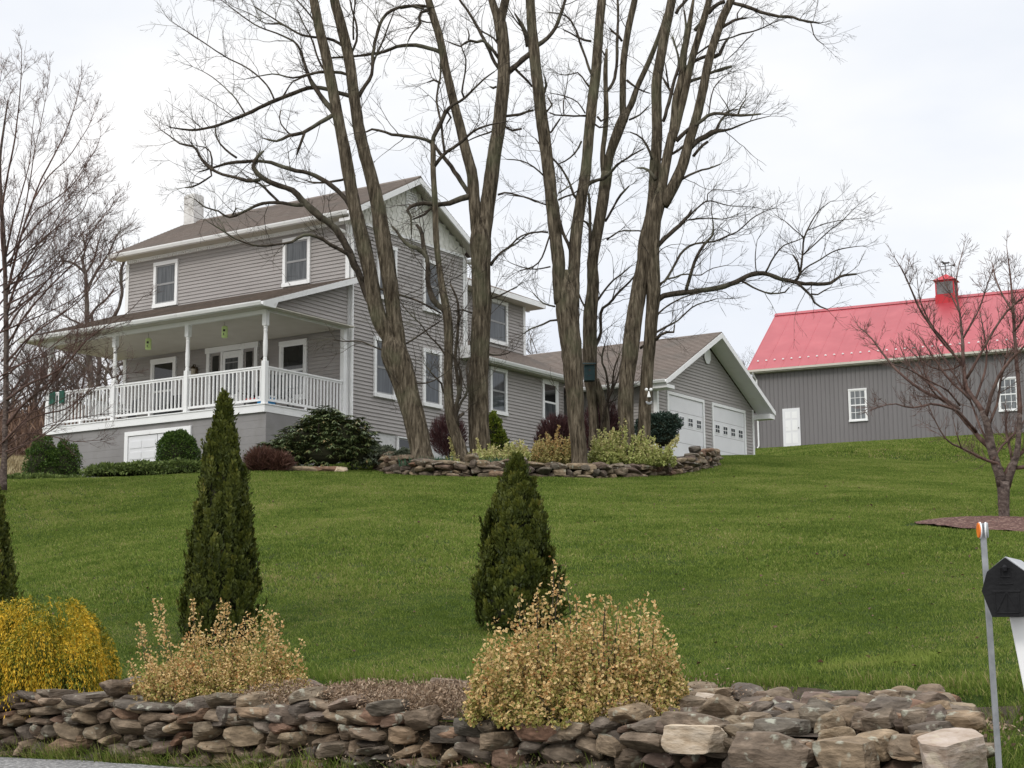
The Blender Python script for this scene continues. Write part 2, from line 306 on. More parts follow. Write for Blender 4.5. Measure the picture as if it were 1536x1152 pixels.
dn=dotn((RN[0],RN[1],0)); dt_=dotn((RTD[0],RTD[1],0))
def gt(v,th,op='GREATER_THAN'):
    n=N(nt,'ShaderNodeMath',operation=op); L.new(v,n.inputs[0]); n.inputs[1].default_value=th; return n.outputs[0]
def mul(a,b):
    n=N(nt,'ShaderNodeMath',operation='MULTIPLY'); L.new(a,n.inputs[0]); L.new(b,n.inputs[1]); return n.outputs[0]
bedm=mul(mul(gt(dn,8.86),gt(dn,10.5,'LESS_THAN')),gt(dt_,-2.9,'LESS_THAN'))
mx3=N(nt,'ShaderNodeMix',data_type='RGBA'); L.new(bedm,mx3.inputs[0]); L.new(mx2.outputs[2],mx3.inputs[6]); mx3.inputs[7].default_value=(.045,.035,.024,1)
L.new(mx3.outputs[2],p.inputs['Base Color']); p.inputs['Roughness'].default_value=1; p.inputs['Specular IOR Level'].default_value=.05
bb=N(nt,'ShaderNodeBump'); bb.inputs['Strength'].default_value=.6; bb.inputs['Distance'].default_value=.04; L.new(nz_(22,6).outputs[0],bb.inputs['Height']); L.new(bb.outputs[0],p.inputs['Normal'])
M['lawn']=m
tag(link('ground',npmesh('ground',V,F,smooth=True),M['lawn']),kind='structure')
def drape(name,quadxy,mat,dz,nu=40,nv=10):
    """sheet laid on the ground over a (t,n) rectangle or callable grid"""
    g=np.array([quadxy(i/nu,j/nv) for j in range(nv+1) for i in range(nu+1)])
    z=ground(g[:,0],g[:,1])+dz+np.where(tn(g[:,0],g[:,1])[1]>12,np.sin(g[:,0]*.9+1)*np.sin(g[:,1]*.7)*.02,0)
    ii=np.arange((nu+1)*(nv+1)).reshape(nv+1,nu+1)
    F=np.stack([ii[:-1,:-1],ii[:-1,1:],ii[1:,1:],ii[1:,:-1]],-1).reshape(-1,4)
    return link(name,npmesh(name,np.c_[g,z],F,smooth=True),mat)
def roadq(a,b):
    t=-60+100*a; n=1.5+(8.66+.05*math.sin(t*3.1)+.03*math.sin(t*8.3)-1.5)*b; return xy(t,n)
tag(drape('road',roadq,M['asphalt'],.006,400,8),kind='structure')
def bedq(a,b): t=-13+10.0*a; return xy(t,8.96+1.85*b+.12*math.sin(t*2.3)*b)
tag(drape('planting_bed_soil',bedq,M['soil'],.02,60,10),kind='structure')
# mulch ring round the small tree
TREE_R=gp(1506,786,24.2)
def mulq(a,b):
    an=2*math.pi*a; r=1.38*b*(1+.05*math.sin(3*an)+.03*math.sin(7*an)+.015*math.sin(19*an)); return np.array([TREE_R[0]+.05+r*math.cos(an),TREE_R[1]-.45+r*1.2*math.sin(an)])
mu=drape('mulch_ring',mulq,M['mulch'],.012,90,14); tag(mu,kind='structure')
for v_ in mu.data.vertices:
    d_=math.hypot(v_.co.x-TREE_R[0],(v_.co.y-TREE_R[1]+.45)/1.2)/1.42; v_.co.z+=.13*max(0,1-d_*d_)+random.uniform(-.01,.01)*(d_<.93)
# ------------------------------------------------------------------ grass (stuff): tufts of real blades instanced over the lawn
m,nt,p=newmat('grass_blades');L=nt.links
geo=N(nt,'ShaderNodeNewGeometry'); a=N(nt,'ShaderNodeAttribute'); a.attribute_name='rnd'
rp=ramp(nt,[(0,(.056,.094,.014)),(.40,(.142,.203,.036)),(.72,(.225,.282,.060)),(.90,(.30,.30,.095)),(1,(.40,.32,.16))]); 
n0=nz_=N(nt,'ShaderNodeTexNoise'); n0.inputs['Scale'].default_value=.5; n0.inputs['Detail'].default_value=9; n0.inputs['Roughness'].default_value=.72; L.new(geo.outputs['Position'],n0.inputs['Vector'])
mr=N(nt,'ShaderNodeMapRange'); L.new(n0.outputs[0],mr.inputs[0]); mr.inputs[1].default_value=.3; mr.inputs[2].default_value=.75; mr.inputs[3].default_value=-.36; mr.inputs[4].default_value=.40
ad=N(nt,'ShaderNodeMath',operation='ADD'); L.new(a.outputs['Fac'],ad.inputs[0]); L.new(mr.outputs[0],ad.inputs[1]); L.new(ad.outputs[0],rp.inputs[0])
L.new(rp.outputs[0],p.inputs['Base Color']); p.inputs['Roughness'].default_value=.75; p.inputs['Specular IOR Level'].default_value=.12
tr=N(nt,'ShaderNodeBsdfTranslucent'); L.new(rp.outputs[0],tr.inputs[0]); ms=N(nt,'ShaderNodeMixShader'); ms.inputs[0].default_value=.3; L.new(p.outputs[0],ms.inputs[1]); L.new(tr.outputs[0],ms.inputs[2]); L.new(ms.outputs[0],nt.nodes['Material Output'].inputs[0])
M['grass']=m
def blades(n,size,h,w,lean=.5,seed=1,dry=.03):
    g=np.random.default_rng(seed)
    x=g.uniform(-size/2,size/2,n);y=g.uniform(-size/2,size/2,n);a=g.uniform(0,6.28,n);hh=h*g.uniform(.5,1.25,n);ln=g.normal(0,lean,n)*hh;la=g.uniform(0,6.28,n)
    ww=w*g.uniform(.7,1.3,n)
    b=np.c_[x,y,np.full(n,-.01)]; d=np.c_[np.cos(a)*ww/2,np.sin(a)*ww/2,np.zeros(n)]
    off=np.c_[np.cos(la)*ln,np.sin(la)*ln,hh]
    mid=b+off*np.array([.35,.35,.6]); tip=b+off
    V=np.stack([b-d,b+d,mid+d*.7,mid-d*.7,tip],1).reshape(-1,3)
    i=np.arange(n)*5; F=np.vstack([np.c_[i,i+1,i+2],np.c_[i,i+2,i+3],np.c_[i+3,i+2,i+4]])
    r=np.where(g.uniform(0,1,n)<dry,.97,g.uniform(.05,.82,n)); return V,F,np.repeat(r,5)
def grassfield(name,label,pts,bl,scale=1.,smin=.85,smax=1.2):
    """one object: bladed tuft mesh instanced on points (geometry nodes)"""
    V,F,r=bl; src=bpy.data.objects.new(name+'_tuft',npmesh(name+'_tuft',V,F,{'rnd':r})); src.data.materials.append(M['grass'])
    pts=np.asarray(pts); z=ground(pts[:,0],pts[:,1]); e=.25
    gx=(ground(pts[:,0]+e,pts[:,1])-ground(pts[:,0]-e,pts[:,1]))/(2*e); gy=(ground(pts[:,0],pts[:,1]+e)-ground(pts[:,0],pts[:,1]-e))/(2*e)
    z=z+np.where(tn(pts[:,0],pts[:,1])[1]>12,np.sin(pts[:,0]*.9+1)*np.sin(pts[:,1]*.7)*.02,0)
    rots=np.empty((len(pts),3))
    for i in range(len(pts)):
        q=Vector((-gx[i],-gy[i],1)).to_track_quat('Z','Y').to_matrix()@Matrix.Rotation(random.uniform(0,6.28),3,'Z'); rots[i]=q.to_euler()
    me=bpy.data.meshes.new(name); me.vertices.add(len(pts)); me.vertices.foreach_set('co',np.c_[pts,z].astype(np.float32).ravel())
    at_=me.attributes.new('rot','FLOAT_VECTOR','POINT'); at_.data.foreach_set('vector',rots.astype(np.float32).ravel())
    at2=me.attributes.new('scl','FLOAT','POINT'); at2.data.foreach_set('value',rng.uniform(smin,smax,len(pts)).astype(np.float32))
    o=link(name,me,M['grass']); tag(o,label,'grass',kind='stuff')
    ng=bpy.data.node_groups.new(name+'_scatter','GeometryNodeTree'); ng.interface.new_socket('Geometry',in_out='INPUT',socket_type='NodeSocketGeometry'); ng.interface.new_socket('Geometry',in_out='OUTPUT',socket_type='NodeSocketGeometry')
    gi=ng.nodes.new('NodeGroupInput');go=ng.nodes.new('NodeGroupOutput'); iop=ng.nodes.new('GeometryNodeInstanceOnPoints'); oi=ng.nodes.new('GeometryNodeObjectInfo'); oi.inputs['Object'].default_value=src
    na_=ng.nodes.new('GeometryNodeInputNamedAttribute'); na_.data_type='FLOAT_VECTOR'; na_.inputs['Name'].default_value='rot'
    nb=ng.nodes.new('GeometryNodeInputNamedAttribute'); nb.data_type='FLOAT'; nb.inputs['Name'].default_value='scl'
    ng.links.new(gi.outputs[0],iop.inputs['Points']); ng.links.new(oi.outputs['Geometry'],iop.inputs['Instance']); ng.links.new(na_.outputs['Attribute'],iop.inputs['Rotation']); ng.links.new(nb.outputs['Attribute'],iop.inputs['Scale']); ng.links.new(iop.outputs[0],go.inputs[0])
    md=o.modifiers.new('scatter','NODES'); md.node_group=ng
    return o
def inhouse(x,y,pad=.2):
    u=(x-Pd[0])*Uh[0]+(y-Pd[1])*Uh[1]; v=(x-Pd[0])*Vh[0]+(y-Pd[1])*Vh[1]
    return ((u>-pad)&(u<9.2)&(v>-pad)&(v<16))|((u>-3.2)&(u<6)&(v>14.5)&(v<24))
def field(y0,y1,step,marg=.09,seed=3,cond=None):
    g=np.random.default_rng(seed); out=[]
    Y=y0
    while Y<y1:
        X0,X1=-.34*Y-marg*Y-.4,.34*Y+marg*Y+.4
        xs=np.arange(X0,X1,step); out.append(np.c_[xs+g.uniform(-.12,.12,len(xs))*step,np.full(len(xs),Y)+g.uniform(-.12,.12,len(xs))*step]); Y+=step
    P=np.vstack(out); t,n=tn(P[:,0],P[:,1])
    k=((n>10.62)|((n>8.95)&(t+(n-8.9)*.3>-2.7)))&~inhouse(P[:,0],P[:,1])&((P[:,0]-TREE_R[0]-.05)**2+((P[:,1]-TREE_R[1]+.45)/1.2)**2>1.42**2)
    if cond is not None:k&=cond(P[:,0],P[:,1])
    return P[k]
# ring bed of the big trees: pixel outline of its wall foot
RING=[(566,704,38.5),(590,710,37.4),(640,716,36.8),(720,719,36.6),(800,719,36.8),(880,717,37.2),(960,709,38.2),(1030,702,39.8),(1072,693,42.5)]
RINGP=np.array([at(*q)[:2] for q in RING])
def in_ring(x,y,pad=0):
    yl=np.interp(x,RINGP[:,0],RINGP[:,1]); return (x>RINGP[0,0]-pad)&(x<RINGP[-1,0]+pad)&(y>yl-pad)&(y<yl+9)
notring=lambda x,y:~in_ring(x,y,.1)
grassfield('lawn_grass','short mown green lawn grass on the slope just behind the roadside stone wall',field(8.2,19,.42,seed=3,cond=notring),blades(1300,.52,.030,.006,seed=1,dry=.07))
grassfield('far_lawn_grass','mown green lawn grass on the upper slope in front of the house and barn',field(19,52,.8,seed=4,cond=lambda x,y:notring(x,y)&~((x<-8)&(y-x>60))),blades(2200,1.05,.04,.011,seed=2,dry=.06))
grassfield('distant_lawn_grass','green lawn grass rising to the foot of the grey barn',field(52,84,1.7,seed=5,cond=lambda x,y:(x>1)),blades(1400,2.1,.07,.03,seed=8,dry=.05))
# longer rough grass at the wall end and road verge
g=np.random.default_rng(11); P=[]
for i in range(520):
    t=g.uniform(-3.3,1.5); n=g.uniform(8.3,11.0)
    if t+(n-8.9)*.3>-2.75: P.append(xy(t,n))
for i in range(150):
    t=g.uniform(-11.5,-2.9); P.append(xy(t,11.0+abs(g.normal(0,.08))))
grassfield('rough_grass','long unmown grass round the end of the stone wall and under the mailbox',np.array(P),blades(60,.28,.10,.006,lean=.5,seed=6,dry=.18),smin=.5,smax=1.1)
g=np.random.default_rng(15); n=1000; Y=g.uniform(11.5,40,n)**1.0; X=g.uniform(-.36,.36,n)*Y; tt,n2=tn(X,Y); k=(n2>11)&~in_ring(X,Y,.2); X,Y=X[k],Y[k]; n=len(X)
PL=np.c_[X,Y,ground(X,Y)+.022+np.where(n2[k]>12,np.sin(X*.9+1)*np.sin(Y*.7)*.02,0)]
LEAFP=PL
gg=np.random.default_rng(19); c0=gp(1335,1004,12.4); P=[]
for i in range(70): P.append([c0[0]+gg.normal(0,.28),c0[1]+gg.normal(0,.16)])
c0=gp(1290,730,33.)
for i in range(150): P.append([c0[0]+gg.normal(0,1.3),c0[1]+gg.normal(0,.7)])
b_=blades(34,.22,.045,.007,seed=12); grassfield('dry_turf_patch','faint tan dry patches in the mown lawn',np.array(P),(b_[0],b_[1],np.full(len(b_[2]),.86)))
P=[]
for i in range(260):
    t=g.uniform(-12,-4.5); k=.5+.5*math.sin(t*2.1)*math.sin(t*.9+1)
    if g.uniform()<.25+.75*k: P.append(xy(t,8.74+abs(g.normal(0,.07))))
grassfield('verge_grass','tufts of long green grass between the stone wall and the road edge',np.array(P),blades(26,.18,.12,.006,lean=.6,seed=7,dry=.12))
# ------------------------------------------------------------------ house
house=empty('house',Pd,-YH)
tag(house,'two-storey grey clapboard farmhouse with white-railed front porch, left of the tall bare trees','house')
def h3(u,v,z): return (-u,v,z)
def siding(mb,axis_,a0f,a1f,z0,z1,pos,out,lap=.105,dep=.028):
    """lapped boards on a vertical wall. axis_ 'u' or 'v' = running direction; a0f,a1f functions of z; pos=other coordinate; out=outward sign vector (u or v)"""
    z=z0
    def P(a,o,zz): return h3(a,pos+out*o,zz) if axis_=='u' else h3(pos+out*o,a,zz)
    while z<z1-1e-3:
        zt=min(z+lap,z1); a,b,c,d=a0f(z),a1f(z),a1f(zt),a0f(zt)
        if b-a>.02:
            if c-d<.01: c=d=(c+d)/2+0.005; d-=.01
            v=[P(a,dep,z),P(b,dep,z),P(c,.002,zt),P(d,.002,zt),P(a,0,z),P(b,0,z),P(c,0,zt),P(d,0,zt)]
            mb.add(v,[(0,1,2,3),(0,4,5,1),(1,5,6,2),(0,3,7,4)])
        z=zt
def bx(mb,u0,u1,v0,v1,z0,z1,mi=0): mb.box((-u0,v0,z0),(-u1,v1,z1),mi)
FV=3.38; BV=9.02; LU=8.78; EZ=5.47
w=MB()
for (u0,u1,v0,v1,z0,z1) in [(0.002,LU-.002,FV+.002,BV-.002,-.28,7.1)]:
    pass
# wall cores (solid bodies) behind the boards
core=MB()
core.prism([h3(0,FV,-.3),h3(0,BV,-.3),h3(0,BV,5.86),h3(0,6.2,7.31),h3(0,FV,5.86)],(-LU,0,0))
bx(core,.0,6.5,BV+.001,14.84,-.3,2.45); bx(core,.9,7,BV+.001,13.84,2.46,5.0)
core.build('wall_core',M['siding'],house)
siding(w,'u',lambda z:0,lambda z:LU,0,2.5,FV,-1)                                   # porch back wall
siding(w,'u',lambda z:0,lambda z:LU,3.75,EZ,FV,-1)                              # upper front wall
siding(w,'v',lambda z:FV,lambda z:BV,-.27,5.58,0,-1)                                 # gable wall
siding(w,'v',lambda z:BV,lambda z:14.84,-.27,2.45,0,-1)                               # rear wing lower
siding(w,'v',lambda z:BV,lambda z:13.84,3.0,5.0,.9,-1)                                # rear wing upper
tri=lambda z:.02+ (z-2.62)/(3.80-2.62)*3.3
siding(w,'v',lambda z:max(.05,tri(z)),lambda z:FV-.02,2.5,3.72,0.03,-1)                # porch end triangle
w.build('wall',M['siding'],house)
# gable shakes (scalloped shingles), real little tabs
sh=MB(); z=5.6; row=0
while z<7.15:
    hw=min(2.80,(7.31-z-.13)/.5152); n=int(max(0,hw)*2/.13); 
    for k in range(n):
        a=6.2-hw+(k+ (.5 if row%2 else 0))*.13
        if a+.06>6.2+hw: continue
        sh.prism([h3(-.012,a,z+.02),h3(-.012,a+.03,z-.005),h3(-.012,a+.09,z-.005),h3(-.012,a+.12,z+.02),h3(-.012,a+.12,z+.15),h3(-.012,a,z+.15)],(.012+.026*((k+row)%2*.5+.5),0,0))
    z+=.13; row+=1
sh.build('gable_shakes',M['shake'],house)
tr=MB()   # corner boards, frieze
class _S:
    pass
def one(parent,mat,name,*a,bevel=0):
    q=MB(); bx(q,*a); return q.build(name,M[mat],parent,bevel=bevel)
one(house,'white','trim_board',-.035,.10,FV-.035,FV-.001,-.1,5.45); one(house,'white','trim_board',-.035,-.001,FV-.034,FV+.10,-.28,5.6)
one(house,'white','trim_board',LU-.10,LU+.035,FV-.035,FV-.001,0,5.45)
one(house,'white','trim_board',-.035,-.001,BV-.1,BV+.02,2.35,5.6)
one(house,'white','trim_board',.865,.899,13.74,13.875,3.1,5.0)
one(house,'white','trim_board',-.05,0,FV,BV,5.56,5.64)
bx(tr,0,LU,FV-.045,FV-.002,EZ,EZ+.135)
tr.build('trim_board',M['white'],house)
# dentil band under the front eave
dt=MB(); u=.05
while u<LU-.05: bx(dt,u,u+.045,FV-.075,FV-.044,EZ+.005,EZ+.075); u+=.09
dt.build('dentil_band',M['white'],house)
# main roof
def slab(mb,pts,t,mi=0): mb.prism(pts,(0,0,-t),mi)
def shroof(mb,u0,u1,e,r,t=.10,rows=None):
    """roof slope with shingle courses from eave e=(v,z) to ridge r=(v,z)"""
    L_=math.hypot(r[0]-e[0],r[1]-e[1]); n=max(3,int(L_/.16)); dv,dz=(r[0]-e[0])/L_,(r[1]-e[1])/L_; nv,nz=-dz,dv
    if nz<0: nv,nz=-nv,-nz
    for i in range(n):
        a,b=L_*i/n,L_*(i+1)/n; p=lambda s,h:(e[0]+dv*s+nv*h,e[1]+dz*s+nz*h)
        q=[p(a,.014),p(b,.003),p(b,-t if False else -.03),p(a,-.03)]
        mb.prism([h3(u0,*k) for k in q],(-(u1-u0),0,0))
RZ=7.43; EVv=2.90; EVz=5.72; BEv=9.5
rm=MB(); shroof(rm,-.40,9.12,(EVv,EVz),(6.2,RZ)); shroof(rm,-.40,9.12,(BEv,EVz),(6.2,RZ+.002))
rm.prism([h3(-.40,6.05,RZ-.06),h3(-.40,6.2,RZ+.045),h3(-.40,6.35,RZ-.06)],(-9.52,0,0))
roof=rm.build('roof',M['shingle'],house)
fs=MB()
for v0 in (EVv,BEv):   # rake boards on both gables
    for u0 in (-.42,9.08):
        fs.prism([h3(u0,v0,EVz-.03),h3(u0,6.2,RZ-.035),h3(u0,6.2,RZ-.21),h3(u0,v0,EVz-.21)],(-.05,0,0))
bx(fs,-.37,9.07,EVv+.0,EVv+.03,EVz-.14,EVz-.03)
fs.prism([h3(-.42,EVv,EVz-.251),h3(-.42,EVv+.62,EVz-.251),h3(-.42,EVv,EVz-.251-.0)],(-.4,0,0)) if False else None
bx(fs,-.42,-.02,EVv-.0,EVv+.5,EVz-.30,EVz-.212); 
bx(fs,-.42,-.02,BEv-.5,BEv,EVz-.30,EVz-.212)
fs.build('fascia',M['white'],roof)
sf=MB(); bx(sf,-.37,9.07,EVv+.031,FV-.003,EVz-.135,EVz-.11)
for v0,v1,zz0 in ((EVv,6.2,0),(BEv,6.2,0)):
    sf.prism([h3(-.371,v0,EVz-.12),h3(-.371,v1,RZ-.12),h3(-.371,v1,RZ-.10),h3(-.371,v0,EVz-.10)],(-.36,0,0))
sf.build('soffit',M['soffit'],roof)
def gutter(parent,u0,u1,v,z,outv=-1,axis_='u'):
    g=MB(); prof=[(0,0),(.11,0),(.125,-.03),(.09,-.10),(0,-.10),(0,-.09),(.08,-.09),(.105,-.03),(.09,-.012),(.0,-.012)]
    prof=[(0,0),(.012,0),(.012,-.085),(.075,-.085),(.10,-.03),(.10,0),(.125,0),(.12,-.035),(.085,-.105),(0,-.105)]
    if axis_=='u': g.prism([h3(u0,v+outv*a,z+b) for a,b in prof],(-(u1-u0),0,0))
    else: g.prism([h3(v+outv*a,u0,z+b) for a,b in prof],(0,u1-u0,0))
    return g.build('gutter',M['white'],parent)
gutter(roof,-.38,9.05,EVv-.002,EVz-.03)
ch=MB(); bx(ch,8.55,9.0,5.95,6.40,7.0,8.28); bx(ch,8.58,8.97,5.98,6.37,8.28,8.33)
for i,zz in enumerate(np.arange(7.2,8.3,.2)): bx(ch,8.545,9.005,5.945,6.405,zz,zz+.005)
c=ch.build('chimney',M['chim'],roof,bevel=.01)
ds=MB(); ds.tube([h3(.34,EVv-.06,EVz-.12),h3(.34,EVv-.05,EVz-.28),h3(.30,EVv+.06,EVz-.36),h3(.02,FV-.12,EVz-.52),h3(-.06,FV-.06,EVz-.58),h3(-.085,FV+.03,EVz-.7),h3(-.085,FV+.06,EVz-.9),h3(-.085,FV+.06,-.9)],.045,seg=8)
ds.build('downspout',M['white'],house)
ds=MB(); ds.tube([h3(-.06,BV+.03,5.6),h3(-.06,BV+.03,2.75),h3(-.09,BV+.2,2.6)],.03,seg=8); ds.build('downspout',M['white'],house)
# windows -------------------------------------------------------------
def window(parent,axis_,a0,a1,z0,z1,pos,gl='glass',trim=.10,grid=None,sash='frame_grey',lower=None,name='window'):
    """double-hung window on a wall plane; outward is -coordinate"""
    def B(mb,a,b,o0,o1,c,d):
        if axis_=='u': bx(mb,a,b,pos-o1,pos-o0,c,d)
        else: bx(mb,pos-o1,pos-o0,a,b,c,d)
    t=MB(); B(t,a0,a0+trim,.0,.070,z0+trim*1.15,z1-trim*1.15); B(t,a1-trim,a1,.0,.070,z0+trim*1.15,z1-trim*1.15); B(t,a0-.01,a1+.01,0,.078,z1-trim*1.15,z1); B(t,a0-.015,a1+.015,0,.09,z0,z0+trim*1.15)
    f=t.build(name,M['white'],parent,bevel=.004)
    s=MB(); i0,i1,j0,j1=a0+trim,a1-trim,z0+trim*1.15,z1-trim*1.15; mid=(j0+j1)/2; w_=.045
    B(s,i0,i0+w_,.0,.046,j0,j1);B(s,i1-w_,i1,.0,.046,j0,j1);B(s,i0+w_,i1-w_,0,.046,j1-w_,j1);B(s,i0+w_,i1-w_,0,.046,j0,j0+w_);B(s,i0+w_,i1-w_,0,.050,mid-.03,mid+.03)
    if grid:
        nx,nz_=grid
        for (q0,q1) in ((j0+w_,mid-.03),(mid+.03,j1-w_)):
            for k in range(1,nx): x=i0+(i1-i0)*k/nx; B(s,x-.012,x+.012,0,.044,q0,q1)
            for k in range(1,nz_): zz=q0+(q1-q0)*k/nz_; B(s,i0+w_,i1-w_,0,.0435,zz-.012,zz+.012)
    s.build('sash',M[sash],f)
    g=MB(); B(g,i0+.02,i1-.02,.030,.034,j0+.02,mid if lower else j1-.02); 
    if lower:
        g.build('pane',M[lower],f); g=MB(); B(g,i0+.02,i1-.02,.030,.034,mid,j1-.02)
    g.build('pane',M[gl],f)
    return f
for a0,a1,gl in ((6.57,7.58,'glasscurt'),(1.37,2.39,'glasscurt')): window(house,'u',a0,a1,3.93,5.35,FV,gl)
for a0,a1,z0,z1 in ((4.48,5.48,.71,2.44),(6.82,7.73,.71,2.44),(4.6,5.52,3.55,5.2),(6.82,7.72,3.55,5.15),(10.36,11.31,.88,2.37),): window(house,'v',a0,a1,z0,z1,0,'glass')
window(house,'v',13.44,14.42,.87,2.38,0,'glassdark',sash='white',lower='glasscurt')
window(house,'v',11.5,12.75,3.42,4.9,.9,'glass')
window(house,'u',1.45,2.47,.62,2.35,FV,'glassdark',sash='white',lower='glasscurt')
window(house,'u',6.55,7.6,.35,2.35,FV,'glassdark',sash='white',lower='glasscurt')
# front entrance
e=MB(); 
for a,b in ((3.30,3.42),(5.18,5.30)): bx(e,a,b,FV-.07,FV,0.02,2.3)
bx(e,3.26,5.34,FV-.09,FV,2.3,2.46); bx(e,3.86,3.94,FV-.06,FV,.02,2.3); bx(e,4.66,4.74,FV-.06,FV,.02,2.3)
for a in (3.42,4.74): bx(e,a,a+.44,FV-.045,FV-.02,.02,.8)
ent=e.build('door_frame',M['white'],house,bevel=.005)
for a in (3.52,4.84): one(ent,'glassdark','sidelight_pane',a,a+.24,FV-.035,FV-.03,.85,2.2)
d=MB(); bx(d,3.95,4.65,FV-.05,FV-.02,.03,2.28); dr=d.build('door',M['white'],house,bevel=.004)
g=MB(); bx(g,4.05,4.55,FV-.056,FV-.051,1.0,2.08); g.build('pane',M['glasscurt'],dr)
for z_ in (1.93,1.2): one(dr,'frame_grey','glazing_bar',4.05,4.55,FV-.062,FV-.0565,z_,z_+.03)
g=MB(); g.lathe(h3(4.02,FV-.09,1.05),[(.0,0),(.03,.01),(.035,.03),(.0,.05)],10); g.build('handle',M['brass'],dr,smooth=True)
for u0 in (5.72,2.98):
    l=MB(); bx(l,u0-.05,u0+.05,FV-.03,FV,1.75,1.95); l.tube([h3(u0,FV-.02,1.9),h3(u0,FV-.1,2.02),h3(u0,FV-.16,1.98)],.012,6); l.lathe(h3(u0,FV-.16,1.68),[(.02,0),(.055,.02),(.065,.2),(.09,.22),(.02,.3),(.01,.34)],6)
    lo=l.build('wall_lamp',M['brass'],house); l=MB(); l.lathe(h3(u0,FV-.16,1.705),[(.058,0),(.068,.17)],6); l.build('lamp_glass',M['lampglass'],lo)
# gable vent
vt=MB()
for k in range(5): bx(vt,-.075,-.045,5.98,6.42,6.56+k*.085,6.61+k*.085)
bx(vt,-.08,-.02,5.94,5.979,6.53,7.0);bx(vt,-.08,-.02,6.421,6.46,6.53,7.0);bx(vt,-.08,-.02,5.98,6.42,6.97,7.01);bx(vt,-.08,-.02,5.98,6.42,6.52,6.555)
vt.build('gable_vent',M['white'],house)
# foundation
f=MB(); bx(f,0.02,LU,FV+.03,BV-.02,-4,-.29); bx(f,.02,6.5,BV-.02,14.8,-4,-.29); f.build('foundation',M['foundwhite'],house)
f=MB(); bx(f,.0,8.35,.06,FV+.02,-4,-.21)
for k in range(16):
    zz=-.42-k*.2; bx(f,-.004,8.354,.056,.3,zz,zz+.19)
pf=f.build('porch_foundation',M['found'],house,bevel=.004)
window(house,'v',5.59,6.45,-.98,-.32,0.0,'glassdark',trim=.03,sash='frame_grey',name='basement_window')
# basement doors under the porch
g=MB(); bx(g,2.6,5.09,.0,.055,-.50,-.38); bx(g,4.96,5.09,0,.055,-2.45,-.50); bx(g,2.6,2.73,0,.055,-2.45,-.50)
gd=g.build('basement_door',M['white'],house,bevel=.004)
g=MB()
for a,b in ((3.86,4.95),(2.74,3.84)):
    bx(g,a,b,.03,.052,-2.4,-.51)
    for i in range(2):
        for j in range(6):
            a0=a+.07+i*(b-a-.06)/2; zz=-.85-j*.3
            bx(g,a0,a0+(b-a)/2-.1,.018,.029,zz,zz+.2)
g.build('door_panel',M['door'],gd,bevel=.004)
# porch deck, ceiling, roof
d=MB(); bx(d,-.03,8.42,-.03,FV-.04,-.03,.0); dk=d.build('porch_deck',M['white'],house)
d=MB(); bx(d,-.01,8.4,-.01,.055,-.22,-.031); bx(d,-.012,.05,.056,FV-.1,-.22,-.031); bx(d,8.36,8.4,.056,FV-.1,-.22,-.031); d.build('rim_board',M['white'],dk)
p_=MB(); bx(p_,-.28,9.0,-.38,FV-.05,2.47,2.495); pc=p_.build('porch_ceiling',M['soffit'],house)
p_=MB(); bx(p_,.02,8.6,.0,.1,2.36,2.47) ; bx(p_,.0,.06,.1,FV-.05,2.42,2.47); p_.build('beam',M['white'],pc)
rm=MB(); shroof(rm,-.28,9.02,(-.42,2.60),(FV-.02,3.90)); pr_=rm.build('porch_roof',M['shingle'],house)
fs=MB(); fs.prism([h3(-.31,-.42,2.575),h3(-.31,FV-.0,3.88),h3(-.31,FV-.0,3.72),h3(-.31,.35,2.68-.0),h3(-.31,.35,2.46),h3(-.31,-.42,2.46)],(-.05,0,0)) if False else None
fs.prism([h3(-.31,-.42,2.578),h3(-.31,FV+.05,3.91),h3(-.31,FV+.05,3.74),h3(-.31,.12,2.63),h3(-.31,.02,2.455),h3(-.31,-.42,2.455)],(-.05,0,0))
fs.prism([h3(9.05,-.42,2.578),h3(9.05,FV,3.89),h3(9.05,FV,3.73),h3(9.05,-.42,2.46)],(-.04,0,0))
bx(fs,-.27,9.0,-.42,-.39,2.46,2.575); fs.build('fascia',M['white'],pr_)
gutter(pr_,-.29,9.0,-.425,2.575)
# posts (turned)
def post(u,v,z1=2.42,nm='porch_post'):
    m=MB(); h=.065
    bx(m,u-h,u+h,v-h,v+h,0,1.12); 
    bx(m,u-h,u+h,v-h,v+h,2.05,z1)
    m.lathe(h3(u,v,1.12),[(.062,0),(.05,.03),(.058,.06),(.045,.09),(.052,.13),(.06,.3),(.062,.42),(.052,.62),(.047,.76),(.056,.8),(.046,.84),(.058,.88),(.05,.9),(.06,.93)],16)
    return m.build(nm,M['white'],house)
for u in (.07,2.84,5.62,8.28): post(u,.07)
m=MB(); bx(m,.0,.13,FV-.19,FV-.04,0,2.44); m.build('porch_post',M['white'],house)
def rail(axis_,a0,a1,pos):
    m=MB()
    def B(a,b,c,d,z0,z1): 
        if axis_=='u': bx(m,a,b,c,d,z0,z1)
        else: bx(m,c,d,a,b,z0,z1)
    B(a0,a1,pos-.04,pos+.04,.95,.99);B(a0,a1,pos-.02,pos+.02,.90,.949);B(a0,a1,pos-.02,pos+.02,.08,.14)
    n=int((a1-a0)/.135); st=(a1-a0)/n
    for k in range(n): a=a0+st*(k+.5); B(a-.019,a+.019,pos-.019,pos+.019,.141,.899)
    B((a0+a1)/2-.03,(a0+a1)/2+.03,pos-.02,pos+.02,.0,.079)
    m.build('railing',M['white'],house)
rail('u',.14,2.77,.07); rail('u',2.91,5.55,.07); rail('u',5.69,8.21,.07); rail('v',.14,FV-.2,.05); rail('v',.14,FV,8.28)
